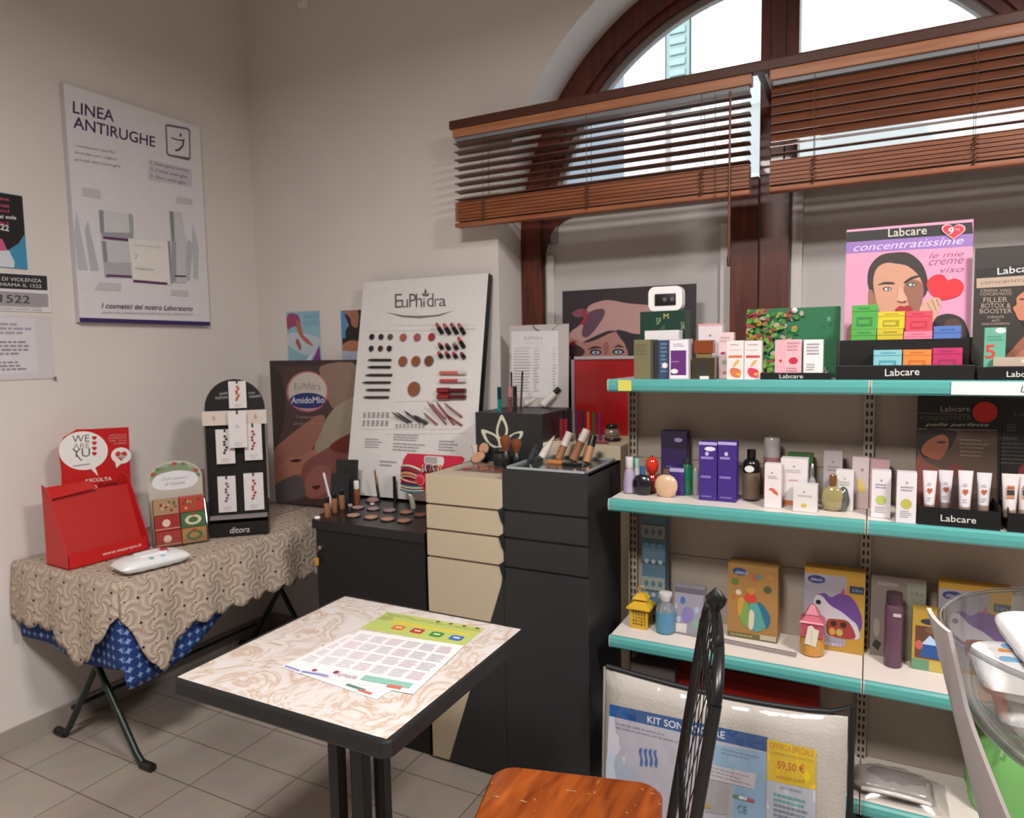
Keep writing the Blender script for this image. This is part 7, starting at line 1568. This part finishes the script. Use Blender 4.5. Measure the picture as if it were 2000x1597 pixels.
q([(1280, 722), (1622, 800), (1618, 1078), (1278, 1005)], '#d6b81c'); q([(1276, 1005), (1618, 1080), (1618, 1400), (1274, 1400)], '#bcc0cc')
a.textpx('OFFERTA SPECIALE', (1298, 785), (1605, 848), 44, '#c07a1c', .01); a.textpx('COMPRENSIVO DI CUSCINO E TELO', (1300, 822), (1608, 890), 20, '#b5802c'); a.textpx('59,50 \u20ac', (1350, 935), (1540, 968), 66, '#c4581c', .01); a.textpx('ANZICHE 65,00 \u20ac', (1340, 995), (1540, 1035), 26, '#b56a24')
a.textpx('KIT DI REGALO', (1372, 1070), (1520, 1098), 20, '#5c7890'); 
for k, c in enumerate(('#5fa5a8', '#5fa5a8', '#7c8c9c', '#7c8c9c', '#7c8c9c')): wl(1325, 1118+k*36, 1580, 18, 1, c, .6)
q([(1040, 1105), (1085, 1115), (1085, 1135), (1045, 1125)], '#4f8c64'); q([(1085, 1115), (1140, 1128), (1140, 1148), (1085, 1135)], '#d0d0d4'); q([(1140, 1128), (1195, 1145), (1190, 1162), (1142, 1150)], '#b5506c'); a.textpx('CE', (1075, 1225), (1140, 1240), 48, '#4a5a74', -.01); q([(860, 1160), (890, 1200), (850, 1200)], '#b5a02c')
t_.part('printed_card', m)

# ================================================================== CLEAR BOWL ON A WHITE STAND
bc = Vector((.324, 1.19, 0)); RB_ = .238
t_ = Thing('display_bowl', 'large clear plastic bowl on a flared white stand at the right edge', 'display bowl', (bc.x, bc.y, 0))
WS = mt('#a89f9f', .35)
def fin(a_mid, half_top, half_bot, name='side_fin'):
    P = []; Pi = []
    for i in range(31):
        f = i/30; z = 1.104-f*.80; r = .238*(1-f)**.62*.55+.238*(1-f)*.45 if f < .0 else .238-.16*f**.75
        r = max(.075, .240-.245*(1.104-z)+.10*max(0, 1.104-z-.35))
        h = half_top+half_bot*max(0, f-.14)**1.15; row = []; ri = []
        for k in range(9):
            a_ = a_mid+math.radians(h*(k/4-1)); row.append(bc+Vector((math.cos(a_)*r, math.sin(a_)*r, z))); ri.append(bc+Vector((math.cos(a_)*(r-.006), math.sin(a_)*(r-.006), z)))
        P.append(row); Pi.append(ri[::-1])
    m = MB().grid(P, WS); m.grid(Pi, WS)
    for A_, B_ in ((P, Pi),):
        m.grid([[r0[0], r1[-1]] for r0, r1 in zip(P, Pi)], WS); m.grid([[r0[-1], r1[0]] for r0, r1 in zip(P, Pi)], WS); m.grid([P[0], Pi[0][::-1]], WS)
    t_.part(name, m)
for am_ in (192, 312, 72): fin(math.radians(am_), 11, 105)
t_.part('column', MB().lathe([(.19, 0), (.20, .01), (.19, .03), (.11, .10), (.085, .22), (.082, .34)], bc, WS, 36))
BG = glassy('clear_bowl_plastic', (.93, .945, .945), .08, .75, .04)
prof = []
for i in range(19): t = math.radians(8+i*(82/18)); prof.append((.219*math.sin(t)**.6, 1.085-.19*math.cos(t)))
prof = [(0, prof[0][1])]+prof+[(max(0, r_-.003), z_+.003*(i_ > 0)) for i_, (r_, z_) in enumerate(prof[::-1])]+[(0, prof[0][1]+.003)]
t_.part('bowl', MB().lathe(prof, bc, BG, 56)); t_.part('bowl_rim', MB().tube([bc+Vector((.221*math.cos(2*math.pi*i/64), .221*math.sin(2*math.pi*i/64), 1.087)) for i in range(64)], .0045, glassy('rim_plastic', (.80, .83, .85), .15, .7, .05), 8, True))
random.seed(12)
WW = mt('#d5d2d2', .3, var=.04, scale=20, bump=.5)
for k, (dx, dy, z, ang, L_, wd, lab) in enumerate(((-.02, 0, .903, 88, .14, .13, 'white packet of wipes at the very bottom of the clear bowl'), (-.090, .0, .953, 88, .14, .125, 'white packet of wipes in the clear bowl, second layer on the left'), (.050, .0, .953, 88, .17, .12, 'white packet of wipes in the clear bowl, second layer on the right'), (-.108, 0, 1.003, 90, .16, .140, 'white packet of wipes in the clear bowl, third layer on the left'), (.045, 0, 1.003, 92, .20, .130, 'white packet of wipes in the clear bowl, third layer on the right'), (-.068, 0.0, 1.054, 96, .18, .145, 'white packet of wipes with blue and orange print, topmost in the clear bowl'), (.082, .0, 1.054, 88, .17, .12, 'white packet of wipes in the clear bowl, top layer on the right'))):
    c = bc+Vector((dx, dy, z)); d = Vector((math.cos(math.radians(ang)), math.sin(math.radians(ang)), 0)); w_ = Vector((0, 0, 1)).cross(d).normalized()
    tp = Thing('wipes_packet', lab, 'packet', c, 'wipe packets in the clear bowl')
    tp.part('wrapper', pillow(MB(), c, d, w_, L_, wd, .045, WW, 18, 9))
    m = MB()
    up = d.cross(w_) if d.cross(w_).z > 0 else -d.cross(w_)
    for f, s_, r_, cc in ((.22, .12, .016, '#5f9ac4'), (.10, .22, .008, '#c98a3c'), (-.2, -.15, .012, '#7fae7c'), (-.1, .2, .014, '#6fa4c8')):
        m.lathe([(r_, 0), (r_*.95, .0012), (0, .0016)], c+d*(L_*f)+w_*(wd*s_)+up*.0225+Z*.0225, mt(cc, .4), 12, up, sy=.6)
    o = tp.part('printed_mark', m)
